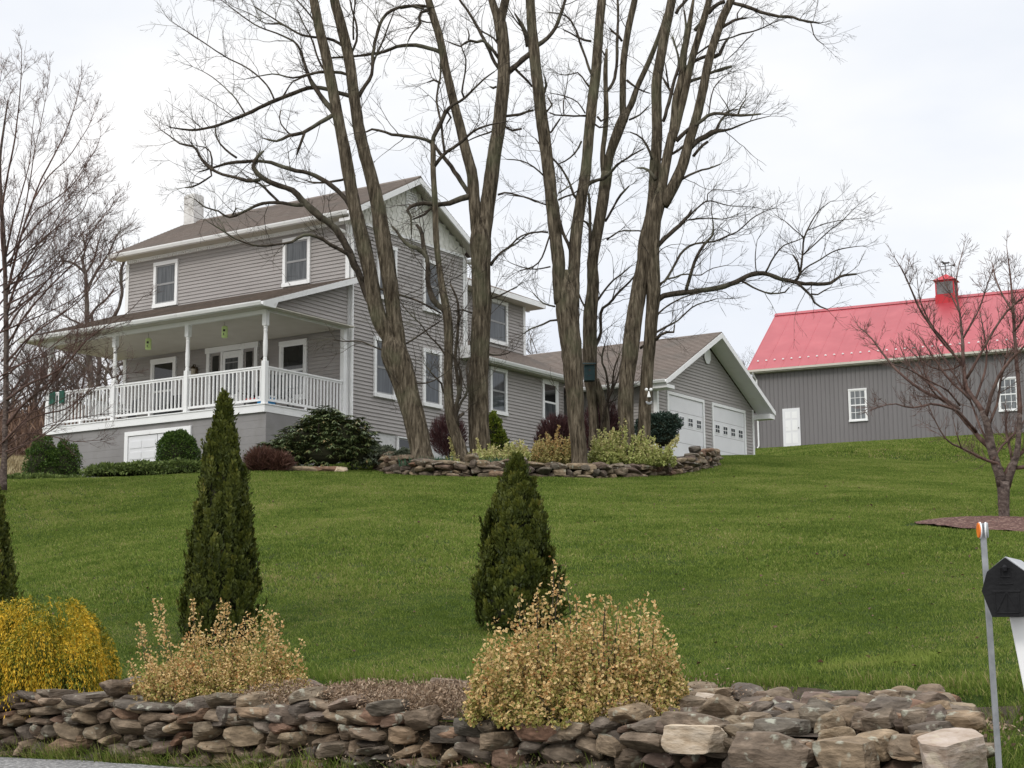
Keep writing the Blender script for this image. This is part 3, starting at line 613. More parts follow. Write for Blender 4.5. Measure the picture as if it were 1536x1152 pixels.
# rear wing roofs
rm=MB(); e0=(.42,5.12); 
zz=lambda u:5.12+(u-.42)*.42
def poly(mb,pts,t=.07): mb.prism([h3(*q) for q in pts],(0,0,-t))
poly(rm,[(.42,BV+.05,5.12),(.42,14.4,5.12),(3.5,11.6,zz(3.5)),(3.5,BV+.05,zz(3.5))]); poly(rm,[(.425,14.4,5.119),(7.2,14.4,5.119),(3.5,11.6,zz(3.5)-.001)]); poly(rm,[(7.2,14.4,5.118),(7.2,BV+.05,5.118),(3.5,BV+.05,zz(3.5)-.002),(3.5,11.6,zz(3.5)-.002)])
wr=rm.build('wing_roof',M['shingle'],house)
fs=MB(); bx(fs,.40,.425,BV+.05,14.42,4.93,5.10); bx(fs,.40,7.2,14.40,14.425,4.93,5.10); fs.build('fascia',M['white'],wr)
fs=MB(); bx(fs,.426,7.1,BV+.05,14.399,4.94,4.965); fs.build('soffit',M['soffit'],wr)
rm=MB()
n=9; L0=1.3
for i in range(n):
    a,b=i/n,(i+1)/n; ua,ub=-.42+a*1.34,-.42+b*1.34; za,zb=2.53+a*.78,2.53+b*.78
    rm.add([h3(ua,BV-.3,za+.014),h3(ua,15.3-a*1.34,za+.014),h3(ub,15.3-b*1.34,zb+.002),h3(ub,BV+(-.3 if b<.3 else .0),zb+.002),h3(ua,BV-.3,za-.03),h3(ua,15.3-a*1.34,za-.03)],[(0,3,2,1),(0,1,5,4)])
poly(rm,[(-.42,15.3,2.53),(.92,13.96,3.31),(6,13.96,3.31),(6,15.3,2.53)],.05)
sk=rm.build('skirt_roof',M['shingle'],house)
fs=MB(); bx(fs,-.42,-.395,BV-.3,15.3,2.38,2.52); bx(fs,-.42,6,15.28,15.3,2.38,2.52);bx(fs,-.42,-.0,BV-.32,BV-.3,2.38,2.75); fs.build('fascia',M['white'],sk)
fs=MB(); bx(fs,-.394,-.0,BV-.3,15.27,2.40,2.425); fs.build('soffit',M['soffit'],sk)
gutter(sk,BV-.3,15.3,-.421,2.515,axis_='v')
# ------------------------------------------------------------------ garage
gar=empty('garage',HW(0,0,0),-YH); tag(gar,'grey clapboard two-car garage with white sectional doors, between the tall trees and the barn','garage')
GU=-3.; G0=15.84; G1=23.44; GC=19.46; GRZ=4.46
core=MB(); core.prism([h3(GU+.002,G0+.002,-.6),h3(GU+.002,G1-.002,-.6),h3(GU+.002,G1-.002,2.2),h3(GU+.002,GC+.18,4.1),h3(GU+.002,G0+.002,2.2)],(-8,0,0)); core.build('wall_core',M['siding'],gar)
w=MB(); top=lambda s:(lambda z:(G0 if z<2.2 else G0+(z-2.2)/(4.12-2.2)*3.8) if s==0 else (G1 if z<2.2 else G1-(z-2.2)/(4.12-2.2)*3.8))
siding(w,'v',lambda z:G0,lambda z:16.62,-.1,2.1,GU,-1,lap=.11); siding(w,'v',lambda z:19.25,lambda z:20.02,-.1,2.1,GU,-1,lap=.11); siding(w,'v',lambda z:22.65,lambda z:G1,-.1,2.1,GU,-1,lap=.11)
siding(w,'v',top(0),top(1),2.0,4.12,GU,-1,lap=.11); siding(w,'u',lambda z:GU,lambda z:0,-.1,2.2,G0,-1,lap=.11)
w.build('wall',M['siding'],gar)
for a in ((GU-.035,GU-.001,G1-.1,G1+.03,-.2,2.2),(GU-.035,GU-.001,G0-.03,G0+.1,-.2,2.25),(GU,GU+.1,G0-.035,G0-.001,-.2,2.2)): one(gar,'white','trim_board',*a)
for a0,a1 in ((16.54,19.33),(19.94,22.72)):
    g=MB(); bx(g,GU-.05,GU,a0,a1,1.98,2.09); bx(g,GU-.05,GU,a0,a0+.11,-.1,1.98); bx(g,GU-.05,GU,a1-.11,a1,-.1,1.98)
    gf=g.build('garage_door',M['white'],gar,bevel=.005)
    g=MB(); hh=2.08/4
    for k in range(4): bx(g,GU+.02 -.03,GU+.02,a0+.115,a1-.115,-.1+k*hh,-.1+(k+1)*hh-.012)
    gd=g.build('door_panel',M['door'],gf,bevel=.004)
    n=4; ww=(a1-a0-.22)/n
    for k in range(n):
        c=a0+.11+ww*(k+.5); g=MB(); fr=MB()
        bx(fr,GU-.022,GU-.0105,c-.19,c+.19,1.02,1.34)
        for i in range(2):
            for j in range(2): bx(g,GU-.028,GU-.0225,c-.155+i*.17,c-.155+i*.17+.135,1.05+j*.145,1.05+j*.145+.115)
        fr.build('window_frame',M['white'],gf); g.build('window_pane',M['glass'],gf)
rm=MB(); shroof(rm,GU-.72,5.,(15.22,2.27),(GC,GRZ)); shroof(rm,GU-.72,5.,(23.85,2.15),(GC,GRZ+.003)); gr=rm.build('roof',M['shingle'],gar)
fs=MB()
fs.prism([h3(GU-.74,15.2,2.24),h3(GU-.74,GC,GRZ-.035),h3(GU-.74,GC,GRZ-.22),h3(GU-.74,15.42,2.17),h3(GU-.74,15.2,2.10)],(-.04,0,0))
fs.prism([h3(GU-.74,23.88,2.12),h3(GU-.74,GC,GRZ-.035),h3(GU-.74,GC,GRZ-.22),h3(GU-.74,23.66,2.06),h3(GU-.74,23.88,1.98)],(-.04,0,0))
bx(fs,GU-.72,0,15.2,15.225,2.10,2.24)
bx(fs,GU-.70,GU-.03,23.45,23.86,1.83,2.0); bx(fs,GU-.70,GU-.03,15.24,15.8,1.98,2.1); fs.build('fascia',M['white'],gr)
sf=MB(); sf.prism([h3(GU-.70,23.84,2.04),h3(GU-.70,GC,GRZ-.16),h3(GU-.70,GC,GRZ-.13),h3(GU-.70,23.84,2.07)],(-.68,0,0)); sf.prism([h3(GU-.70,15.24,2.16),h3(GU-.70,GC,GRZ-.16),h3(GU-.70,GC,GRZ-.13),h3(GU-.70,15.24,2.19)],(-.68,0,0))
sf.build('soffit',M['white'],gr)
gutter(gr,GU-.71,0,15.2,2.24)
v=MB(); oc=[(math.cos(a),math.sin(a)) for a in np.arange(8)*math.pi/4+math.pi/8]
v.prism([h3(GU-.05,19.62+.26*a,3.72+.33*b) for a,b in oc],(.03,0,0))
for k in range(6): bx(v,GU-.065,GU-.0505,19.62-.15,19.62+.15,3.5+k*.075,3.54+k*.075)
v.build('gable_vent',M['white'],gar)
for u0 in (GU-.12,):
    l=MB(); 
# ------------------------------------------------------------------ barn
barn=empty('barn',P0,-YB); tag(barn,'large charcoal steel barn with red metal roof and cupola, at the right','barn')
w=MB(); bx(w,-24,1.55,0.01,10,-.6,4.12)
u=-24.
while u<1.5:
    w.prism([h3(u,-.018,-.05),h3(u+.02,0.01,-.05),h3(u-.04,.01,-.05),h3(u-.02,-.018,-.05)][::-1],(0,0,4.2)); u+=.2286
w.prism([h3(1.55,.0,4.12),h3(1.55,10,4.12),h3(1.55,5,7.9)],(25.5,0,0)); 
w.build('wall',M['barnwall'],barn)
one(barn,'barnwall','corner_trim',1.50,1.575,-.03,.0,-.05,4.15)
rm=MB(); L_=math.hypot(5.42,8.2-4.27)
rm.prism([h3(1.75,-.42,4.27),h3(1.75,5,8.2),h3(1.75,5,8.12),h3(1.75,-.42,4.19)],(26,0,0)); rm.prism([h3(1.75,10.42,4.27),h3(1.75,5,8.199),h3(1.75,5,8.12),h3(1.75,10.42,4.19)],(26,0,0))
u=1.7;k=0
while u>-24:
    h=.013; ww=.024
    rm.prism([h3(u-ww,-.42,4.27),h3(u,-.42-h*.6,4.27+h*.8),h3(u+ww,-.42,4.27)],(0,5.42,3.93)); u-=.914;k+=1
rm.prism([h3(1.77,4.8,8.1),h3(1.77,5,8.27),h3(1.77,5.2,8.1)],(26,0,0))
br=rm.build('roof',M['barnroof'],barn)
fs=MB(); bx(fs,-24,1.72,-.40,-.0,4.08,4.17); bx(fs,-24,1.75,-.5,-.425,4.14,4.25); fs.build('gutter',M['soffit'],br)
sg=MB(); sg.lathe((0,0,0),[(.0,0),(.055,0),(.055,.06),(0,.08)],6); u=1.35; o=sg.build('snow_guard',M['white'],br,loc=h3(u,.32,4.80)); u-=.457
while u>-24:
    o2=o.copy(); COL.objects.link(o2); o2.parent=br; o2.location=h3(u,.32,4.80); u-=.457
d=MB(); bx(d,-.93,.0,-.06,.0,.08,2.13); bf=d.build('door',M['door'],barn,bevel=.005)
d=MB()
for i in range(2):
    for (z0,z1) in ((.3,.85),(.95,1.5),(1.6,1.95)): bx(d,-.79+i*.36,-.51+i*.36,-.068,-.0605,z0,z1)
d.build('door_panel',M['white'],bf); d=MB(); d.lathe(h3(-.85,-.1,1.05),[(0,0),(.03,.01),(.03,.05),(0,.06)],8); d.build('handle',M['iron'],bf); d=MB(); bx(d,-.95,.02,-.07,-.0,-.06,.079); d.build('doorstep',M['cement'],bf)
for a0 in (-4.46,-11.9,-19.3): window(barn,'u',a0,a0+.95,1.21,2.90,0,'glassbarn',trim=.07,grid=(3,2),sash='white')
ds=MB(); ds.tube([h3(1.42,-.44,4.1),h3(1.40,-.30,3.95),h3(1.33,-.08,3.75),h3(1.33,-.06,.25),h3(1.42,-.1,.1),h3(1.75,-.12,.03)],.045,8); ds.build('downspout',M['white'],barn)
cu=MB(); cu.prism([h3(-7.22,4.48,7.75),h3(-8.26,4.48,7.75),h3(-8.26,4.48,8.25),h3(-7.22,4.48,8.25)],(0,1.04,0)); bx(cu,-8.24,-7.24,4.5,5.5,8.25,8.32)
for a in (-8.24,-7.31):
    for b in (4.5,5.43): bx(cu,a,a+.07,b,b+.07,8.32,9.08)
bx(cu,-8.24,-7.24,4.5,5.5,9.0,9.08)
co=cu.build('cupola',M['red'],barn)
c2=MB(); c2.add([h3(-7.13,4.39,9.08),h3(-8.35,4.39,9.08),h3(-8.35,5.61,9.08),h3(-7.13,5.61,9.08),h3(-7.74,5,9.50)],[(0,1,4),(1,2,4),(2,3,4),(3,0,4),(3,2,1,0)]); c2.build('cupola_roof',M['red'],co)
lv=MB(); bx(lv,-8.16,-7.32,4.56,5.44,8.32,9.0)
for k in range(11): bx(lv,-8.165,-7.315,4.515,4.56,8.34+k*.06,8.375+k*.06); bx(lv,-8.205,-8.16,4.6,5.4,8.34+k*.06,8.365+k*.06)
lv.build('louver',M['louver'],co)
wv=MB(); wv.tube([h3(-7.74,5,9.45),h3(-7.74,5,10.14)],.024,6)
wv.tube([h3(-7.44,5,9.92),h3(-8.18,5,9.93)],.022,5); wv.prism([h3(-7.44,5,9.96),h3(-7.36,5,9.92),h3(-7.44,5,9.88)],(0,.02,0)); wv.prism([h3(-8.12,5,9.98),h3(-8.25,5,9.99),h3(-8.25,5,9.87),h3(-8.12,5,9.88)],(0,.02,0))
wv.tube([h3(-7.52,5,9.74),h3(-7.96,5,9.74)],.016,5); wv.tube([h3(-7.74,4.8,9.74),h3(-7.74,5.2,9.74)],.008,5)
# horse silhouette
hs=[(-.22,.02),(-.20,.12),(-.27,.16),(-.26,.22),(-.18,.24),(-.12,.17),(.06,.15),(.12,.18),(.2,.10),(.17,.07),(.12,.11),(.11,.02),(.08,-.02),(.07,.07),(-.06,.06),(-.09,-.02),(-.12,.0),(-.12,.06),(-.18,.05)]
wv.prism([h3(-7.8-a,4.99,9.98+b) for a,b in hs],(0,.02,0)); wv.build('weather_vane',M['iron'],co)
# ------------------------------------------------------------------ stones
from itertools import product
def cubesphere(n=6):
    V=[];F=[];key={}
    def vid(p):
        k=tuple(np.round(p,5))
        if k not in key: key[k]=len(V);V.append(p)
        return key[k]
    for ax in range(3):
        for s in (-1,1):
            for i in range(n):
                for j in range(n):
                    q=[]
                    for a,b in ((i,j),(i+1,j),(i+1,j+1),(i,j+1)):
                        p=np.zeros(3);p[ax]=s;p[(ax+1)%3]=-1+2*a/n;p[(ax+2)%3]=-1+2*b/n;q.append(vid(p))
                    F.append(q if s>0 else q[::-1])
    return np.array(V),np.array(F)
CSV,CSF=cubesphere(7)
def stone_geo(l,d,h,g,cuts=6,rough=.032,boxy=.6):
    p=CSV/np.linalg.norm(CSV,axis=1)[:,None]
    q=CSV*boxy+p*(1-boxy)*1.15
    for _ in range(cuts):
        nrm=g.normal(size=3);nrm[2]*=.7;nrm/=np.linalg.norm(nrm); o=g.uniform(.72,1.0)
        dd=q@nrm-o; q=q-np.clip(dd,0,None)[:,None]*nrm*.9
    ph=g.uniform(0,6.28,(3,3)); fr=g.uniform(1.5,4,(3,3))
    disp=np.zeros(len(q))
    for a in range(3): disp+=np.sin(q@fr[a]+ph[a,0])*rough*.6
    disp+=g.normal(0,rough*.35,len(q))
    q=q*(1+disp)[:,None]
    return q*np.array([l/2,d/2,h/2])
def rotm(rz,rx=0,ry=0):
    return np.array(Matrix.Rotation(rz,3,'Z')@Matrix.Rotation(ry,3,'Y')@Matrix.Rotation(rx,3,'X'))
def stone_obj(name,l,d,h,pos,rz,g,mat='stone',parent=None,rx=0,ry=0,**k):
    q=stone_geo(l,d,h,g,**k)@rotm(0,rx,ry).T
    o=link(name,npmesh(name,q,CSF,{'rnd':np.full(len(q),g.uniform())},smooth=False),M[mat],parent,pos,rz); return o
def drystack(root,P,topf,basef,g,Lr,Hr,depth,nbig,wallang,skip=None):
    """pack stones over a path P(s)->(x,y) with ground basef(s) and top topf(s); returns stones list"""
    smax=P['len']; ds=.02; sky=np.array([basef(s) for s in np.arange(0,smax,ds)]); top=np.array([topf(s) for s in np.arange(0,smax,ds)])
    out=[];it=0
    while it<4000:
        it+=1
        gap=top-sky; gap[gap<.02]=0
        if gap.max()<=0: break
        i=int(np.argmax(gap+g.uniform(0,.03,len(gap))*(gap>0)))
        # expand to level neighbourhood
        a=i;b=i
        while a>0 and abs(sky[a-1]-sky[i])<.03 and (b-a)*ds<Lr[1]: a-=1
        while b<len(sky)-1 and abs(sky[b+1]-sky[i])<.03 and (b-a)*ds<Lr[1]: b+=1
        l=min(max((b-a)*ds,Lr[0]),g.uniform(Lr[0],Lr[1])) if (b-a)*ds>Lr[0]*.8 else g.uniform(Lr[0],Lr[0]*1.5)
        k=int(l/ds/2); c=int(np.clip(g.uniform(a+k*.7,max(a+k*.7+.01,b-k*.7)),0,len(sky)-1)); lo,hi=max(0,c-k),min(len(sky),c+k+1)
        h=g.uniform(*Hr)*(1.0 if l>.2 else .8); rem=top[c]-sky[lo:hi].mean()
        z=np.percentile(sky[lo:hi],70); sl=np.polyfit(np.arange(hi-lo)*ds,sky[lo:hi],1)[0] if hi-lo>3 else 0; sl=float(np.clip(sl,-.25,.25))
        out.append((c*ds,z,l,h,sl)); sky[lo:hi]=np.maximum(sky[lo:hi],z+h*.93)
    return out
wallroot=empty('stone_wall',(*xy(-7.5,8.95),ROADZ)); wallroot.rotation_euler=(0,0,math.atan2(RTD[1],RTD[0]))
tag(wallroot,'long low dry-stacked fieldstone wall running along the road at the bottom','stone wall')
g=np.random.default_rng(21)
T0,T1=-12.6,-2.98; WL=T1-T0
def topf(s):
    t=T0+s; return -.555-.10*np.clip((t+9.5)/4,0,1)+.03*math.sin(t*2.3)+.02*math.sin(t*5.1)
st=drystack(None,{'len':WL},topf,lambda s:ROADZ-.12,g,(.15,.50),(.055,.15),.3,100,0)
def loc_t(t,n,z): return np.array([t+7.5,n-8.95,z-ROADZ])
stones=[]
for s,z,l,h,sl in st:
    t=T0+s; stones.append((l*h*(1 if z+h>-.85 else .2),t,8.97+g.uniform(-.03,.06),z+h/2,l*1.04,g.uniform(.28,.42),h*1.06,-sl,g))
# cap stones
t=T0
while t<T1+.1:
    l=g.uniform(.26,.56) if t<-5.8 else g.uniform(.2,.42); h=g.uniform(.07,.15); stones.append((.3,t+l/2,9.04+g.uniform(-.05,.08),topf(t-T0)-h*.12,l,g.uniform(.34,.5),h,g.uniform(-.12,.12),g)); t+=l*.93
# back row of the bed and rubble between the rows at the right end
t=T0
while t<-3.4:
    l=g.uniform(.2,.5) if t<-5.8 else g.uniform(.14,.34);h=g.uniform(.08,.19)
    if g.uniform()<(.45 if t<-5.8 else .9): stones.append((.12*(2 if t>-5.6 else 1),t,10.62+g.uniform(-.12,.12)+.1*math.sin(t),(-.50 if t<-5.8 else -.53)+h*.3,l,g.uniform(.2,.4),h,g.uniform(-.2,.2),g))
    t+=l*1.05
for i in range(84):
    n=g.uniform(9.2,10.5); t=g.uniform(-5.2,-2.85-(n-8.9)*.32); l=g.uniform(.10,.34); h=g.uniform(.07,.17); stones.append((l*h*1.1,t,n,-.64+h*.3+g.uniform(0,.07)+.05*(n-9.2),l,g.uniform(.14,.34),h,g.uniform(-.45,.45),g))
for i in range(16):
    n=8.95+i*.11; l=g.uniform(.22,.42);h=g.uniform(.12,.24); stones.append((.09,-2.95-(n-8.9)*.3+g.uniform(-.06,.06),n,-.68+.12*i/16+h*.2,l*.8,.3,h,g.uniform(-.2,.2),g))
    stones.append((.05,-2.92-(n-8.9)*.3,n,-.86+.12*i/16,l*.8,.3,.16,g.uniform(-.1,.1),g))
stones.sort(key=lambda a:-a[0]*( (1.0 if -11.2<a[1]<-2.5 else .05)))
SV=[];SF=[];SR=[];off=0
for i,(imp,t,n,z,l,d,h,tilt,_) in enumerate(stones):
    p_=loc_t(t,n,z); rz=g.uniform(-.12,.12) if n<9.3 else g.uniform(0,3.1); rx=g.uniform(-.12,.12)
    if i<100: stone_obj('stone',l,d,h,p_,rz,g,parent=wallroot,rx=rx,ry=tilt,boxy=g.uniform(.35,.75),cuts=7)
    else:
        q=stone_geo(l,d,h,g,boxy=g.uniform(.35,.75),cuts=7)@rotm(rz,rx,tilt).T+p_; SV.append(q);SF.append(CSF+off);SR.append(np.full(len(q),g.uniform()));off+=len(q)
o=link('small_stones',npmesh('small_stones',np.vstack(SV),np.vstack(SF),{'rnd':np.concatenate(SR)},smooth=False),M['stone'],wallroot); o['kind']='stuff'
def rock(label,px,py_,Y,l,d,h,rz,mat='stone',seed=1,sink=.3,group=None,z=None,name='boulder',**k):
    q=at(px,py_,Y); gg=np.random.default_rng(seed); zz=gz(q[0],q[1]) if z is None else z
    o=stone_obj(name,l,d,h,(q[0],q[1],zz+h*(.5-sink)),rz,gg,mat,**k); tag(o,label,'rock',group); return o
wa=math.atan2(RTD[1],RTD[0])
# the big stones at the wall's right end
def rock_t(label,px,n,zc,l,d,h,rz,mat,seed,**k):
    r=(px-768)/FPX; Y=n/(RN[1]+r*RN[0]); X=r*Y; o=stone_obj('boulder',l,d,h,(X,Y,zc),wa+rz,np.random.default_rng(seed),mat,**k); tag(o,label,'rock'); return o
rock_t('large pale quartz boulder with flat slanted top at the right end of the wall',1412,8.80,-.76,.30,.50,.36,-.35,'whitestone',5,boxy=.9,cuts=4,ry=.06,rx=.14)
rock_t('tan rounded block in the wall just left of the pale end boulder',1255,8.80,-.77,.34,.34,.30,0,'whitestone' if False else 'stone',8,boxy=.6)
rock_t('big dark grey block with lichen, second from the pale block in the wall top',1150,8.82,-.70,.46,.36,.20,.03,'stone',13,boxy=.85)
rock_t('oblong cream coloured block on the wall top left of the big dark block',1045,8.84,-.65,.38,.34,.16,.0,'whitestone',27,boxy=.95,cuts=2)
rock('smooth round tan rock behind the left tan shrub and the golden shrub',205,1000,13.9,.42,.35,.32,.3,seed=31)
rock('grey flat-topped rock at the lawn edge right of the left tan shrub',483,1010,13.0,.32,.28,.2,.2,'whitestone',seed=32)
rock('dark thin slab rock lying at the lawn edge left of the large tan shrub',640,1006,12.9,.5,.3,.1,-.3,seed=33,ry=.12,sink=0.1)
rock('pale upright rock at the lawn edge touching the right side of the large tan shrub',1045,1050,11.1,.34,.3,.27,.1,'whitestone',seed=34,sink=.2)
rock('reddish tan upright rock at the back of the bed near the wall end',1342,1040,10.75,.24,.26,.2,.5,seed=35,sink=.1)
rock('rounded brown rock at the back of the bed behind the pale end boulder',1425,1070,10.2,.38,.3,.22,-.4,seed=36,sink=.2)
# ring wall round the tree bed
ringroot=empty('stone_ring_wall',(*RINGP[3],gz(*RINGP[3]))); tag(ringroot,'low curved dry-stone wall edging the raised bed under the tall trees','stone wall')
seg=np.diff(RINGP,axis=0); sl_=np.linalg.norm(seg,axis=1); cum=np.r_[0,np.cumsum(sl_)]
def ringxy(s): return np.array([np.interp(s,cum,RINGP[:,0]),np.interp(s,cum,RINGP[:,1])])
g=np.random.default_rng(5); r0=np.array(ringroot.location)
st=drystack(None,{'len':cum[-1]},lambda s:gz(*ringxy(s))+.20+.08*math.sin(s*1.3)*math.sin(s*.7+1)+(.12 if s>cum[-1]-1.6 else 0),lambda s:gz(*ringxy(s))-.05,g,(.2,.62),(.07,.17),.3,100,0)
items=[]
for s,z,l,h,sl in st:
    a=ringxy(max(0,s-.1));b=ringxy(min(cum[-1],s+.1)); an=math.atan2(b[1]-a[1],b[0]-a[0]); q=ringxy(s); items.append((l*h,q[0],q[1]+g.uniform(-.05,.1),z+h/2,l*1.05,g.uniform(.25,.4),h*1.1,an,-sl))
s=0
while s<cum[-1]:
    l=g.uniform(.35,.85);h=g.uniform(.10,.19);a=ringxy(s);b=ringxy(min(cum[-1],s+.2)); an=math.atan2(b[1]-a[1],b[0]-a[0]);q=ringxy(s+l/2); items.append((.3,q[0],q[1]+.12,gz(*ringxy(s))+.25+h*.2,l,.45,h,an+g.uniform(-.15,.15),g.uniform(-.15,.15))); s+=l*.95
items.sort(key=lambda a:-a[0]); SV=[];SF=[];SR=[];off=0
for i,(imp,x,y,z,l,d,h,an,tl) in enumerate(items):
    pp=np.array([x,y,z])-r0
    if i<95: stone_obj('stone',l,d,h,pp,an,g,parent=ringroot,ry=tl,boxy=g.uniform(.35,.7))
    else:
        q=stone_geo(l,d,h,g)@rotm(an,0,tl).T+pp; SV.append(q);SF.append(CSF+off);SR.append(np.full(len(q),g.uniform()));off+=len(q)
if SV: o=link('small_stones',npmesh('small_stones',np.vstack(SV),np.vstack(SF),{'rnd':np.concatenate(SR)}),M['stone'],ringroot); o['kind']='stuff'
# raised soil of that bed
def ringbed(a,b):
    q=ringxy(a*cum[-1]); return np.array([q[0],q[1]+.12+b*5.5])
def drape2(name,fn,mat,dz,nu,nv):
    gq=np.array([fn(i/nu,j/nv) for j in range(nv+1) for i in range(nu+1)]); bb=np.repeat(np.arange(nv+1)/nv,nu+1); z=ground(gq[:,0],gq[:,1])+dz*np.clip(1.2-bb,0,1)+.02
    ii=np.arange((nu+1)*(nv+1)).reshape(nv+1,nu+1); F=np.stack([ii[:-1,:-1],ii[:-1,1:],ii[1:,1:],ii[1:,:-1]],-1).reshape(-1,4); return link(name,npmesh(name,np.c_[gq,z],F,smooth=True),mat)
tag(drape2('tree_bed_soil',ringbed,M['soil'],.2,60,14),kind='structure')
# flat stones at the foot of the rhododendron
for i,(px,py_) in enumerate([(455,706),(487,705),(510,707)]):
    rock(['brown flat edging stone below the rhododendron','long flat edging stone below the right side of the rhododendron','small pale edging stone right of the rhododendron foot'][i],px,py_,37.5,[.9,.8,.35][i],.4,.16,.1,'whitestone' if i==2 else 'stone',seed=50+i,name='edging_stone')
# ------------------------------------------------------------------ foliage builders
def leaves(P,D,Nn,size,asp=.45,fold=0,rnd=None,rim=False,g=rng):
    """diamond/oval leaves: P base points, D direction, Nn surface normals (arrays)"""
    n=len(P); D=D/(np.linalg.norm(D,axis=1)[:,None]+1e-9); S=np.cross(D,Nn); S/=np.linalg.norm(S,axis=1)[:,None]+1e-9
    size=np.broadcast_to(size,(n,))[:,None]; 
    if rnd is None: rnd=g.uniform(0,1,n)
    Nn=np.cross(S,D)
    if rim:
        c=P+D*size*.5
        V=np.stack([P,P+D*size*.45+S*size*asp,P+D*size,P+D*size*.45-S*size*asp,c-Nn*size*.06, P+D*size*.82+S*size*asp*.62,P+D*size*.82-S*size*asp*.62],1).reshape(-1,3)
        i=np.arange(n)*7; F=np.vstack([np.c_[i+4,i,i+1],np.c_[i+4,i+1,i+5],np.c_[i+4,i+5,i+2],np.c_[i+4,i+2,i+6],np.c_[i+4,i+6,i+3],np.c_[i+4,i+3,i]])
        r=np.repeat(rnd,7); rm_=np.tile([1,1,1,1,0,1,1],n); return V,F,{'rnd':r,'rim':rm_}
    V=np.stack([P,P+D*size*.5+S*size*asp,P+D*size,P+D*size*.5-S*size*asp],1).reshape(-1,3)
    if fold: V.reshape(n,4,3)[:,[1,3]]+=Nn[:,None]*size[:,None]*fold
    i=np.arange(n)*4; F=np.vstack([np.c_[i,i+1,i+2],np.c_[i,i+2,i+3]]); return V,F,{'rnd':np.repeat(rnd,4)}
def unit(v): return v/(np.linalg.norm(v,axis=-1,keepdims=True)+1e-9)
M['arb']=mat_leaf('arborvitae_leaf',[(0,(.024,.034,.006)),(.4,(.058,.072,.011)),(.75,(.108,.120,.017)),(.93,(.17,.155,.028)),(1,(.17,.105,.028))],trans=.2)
M['gold']=mat_leaf('golden_thread_leaf',[(0,(.05,.085,.01)),(.28,(.18,.19,.016)),(.55,(.44,.31,.022)),(1,(.78,.47,.035))],trans=.2)
M['euon']=mat_leaf('faded_euonymus_leaf',[(0,(.045,.09,.015)),(.15,(.12,.13,.03)),(.35,(.22,.14,.045)),(.65,(.42,.25,.08)),(1,(.30,.12,.035))],trans=.15,edge=[(0,(.36,.35,.09)),(.3,(.42,.27,.09)),(.6,(.78,.61,.31)),(.82,(.72,.50,.22)),(1,(.40,.20,.07))])
M['euong']=mat_leaf('variegated_euonymus_leaf',[(0,(.04,.10,.015)),(.5,(.12,.18,.03)),(1,(.30,.28,.08))],trans=.2,edge=[(0,(.42,.45,.13)),(.5,(.70,.64,.30)),(1,(.66,.55,.30))])
M['euonr']=mat_leaf('russet_euonymus_leaf',[(0,(.05,.08,.02)),(.5,(.2,.16,.05)),(1,(.36,.2,.08))],trans=.2,edge=[(0,(.40,.36,.12)),(.5,(.60,.48,.22)),(1,(.50,.28,.12))])
M['rhod']=mat_leaf('rhododendron_leaf',[(0,(.038,.058,.022)),(.5,(.085,.115,.042)),(.85,(.15,.175,.07)),(1,(.22,.16,.07))],trans=.05,rough=.45,spec=.4)
M['box']=mat_leaf('dark_green_evergreen_leaf',[(0,(.025,.05,.01)),(.5,(.05,.095,.016)),(.85,(.085,.145,.024)),(1,(.13,.19,.035))],trans=.15)
M['jun']=mat_leaf('juniper_leaf',[(0,(.055,.08,.022)),(.5,(.11,.155,.04)),(1,(.20,.25,.07))],trans=.15)
M['barb']=mat_leaf('barberry_twig',[(0,(.03,.010,.012)),(.5,(.065,.024,.026)),(1,(.13,.065,.058))],trans=0)
M['browntwig']=mat_leaf('brown_dried_twig',[(0,(.06,.025,.018)),(.5,(.11,.05,.035)),(1,(.16,.085,.06))],trans=0)
M['spruce']=mat_leaf('blue_spruce_needle',[(0,(.02,.038,.028)),(.5,(.048,.08,.058)),(.85,(.09,.135,.10)),(1,(.14,.19,.15))],trans=0)
M['limeshrub']=mat_leaf('yellow_green_leaf',[(0,(.05,.09,.01)),(.5,(.14,.19,.02)),(1,(.28,.30,.04))],trans=.2)
M['sedum']=mat_leaf('dried_groundcover',[(0,(.09,.06,.037)),(.5,(.24,.165,.105)),(.85,(.35,.25,.17)),(1,(.42,.34,.24))],trans=.1)
M['greyg']=mat_leaf('grey_green_leaf',[(0,(.05,.065,.04)),(.5,(.11,.13,.09)),(1,(.2,.22,.15))],trans=.1)
M['iris']=mat_leaf('blue_green_blade',[(0,(.02,.06,.035)),(.6,(.04,.11,.06)),(1,(.08,.16,.08))],trans=.2)
M['goldcore']=mat_noise('golden_shrub_core',[(.3,(.04,.055,.01)),(.7,(.09,.095,.015))],scale=14,rough=1)  # solid filler body, coloured dark green like the inner growth
M['mat_core']=mat_noise('shrub_shade_core',[(.3,(.02,.022,.01)),(.7,(.035,.035,.018))],scale=9,rough=1)  # solid filler body, shade between the leaves put into its dark colour
def plant(name,label,cat,pos,V,F,A,mat,group=None,stem=None,stemmat='branch',fname='foliage'):
    r=empty(name,pos); tag(r,label,cat,group)
    link(fname,npmesh(fname,V,F,A),M[mat],r)
    if stem: stem.build('stem',M[stemmat],r)
    return r
def stems(h,rad,n,g,r=.012,wig=.03):
    s=MB()
    for i in range(n):
        a=g.uniform(0,6.28); rr=rad*g.uniform(.2,.9); p0=np.array([g.normal(0,.03),g.normal(0,.03),-.05]); p1=np.array([rr*math.cos(a),rr*math.sin(a),h*g.uniform(.6,.95)])
        t=np.linspace(0,1,6)[:,None]; P=p0+(p1-p0)*t+np.c_[g.normal(0,wig,(6,2)),np.zeros(6)]*t; s.tube(P,np.linspace(r,r*.3,6),5)
    return s
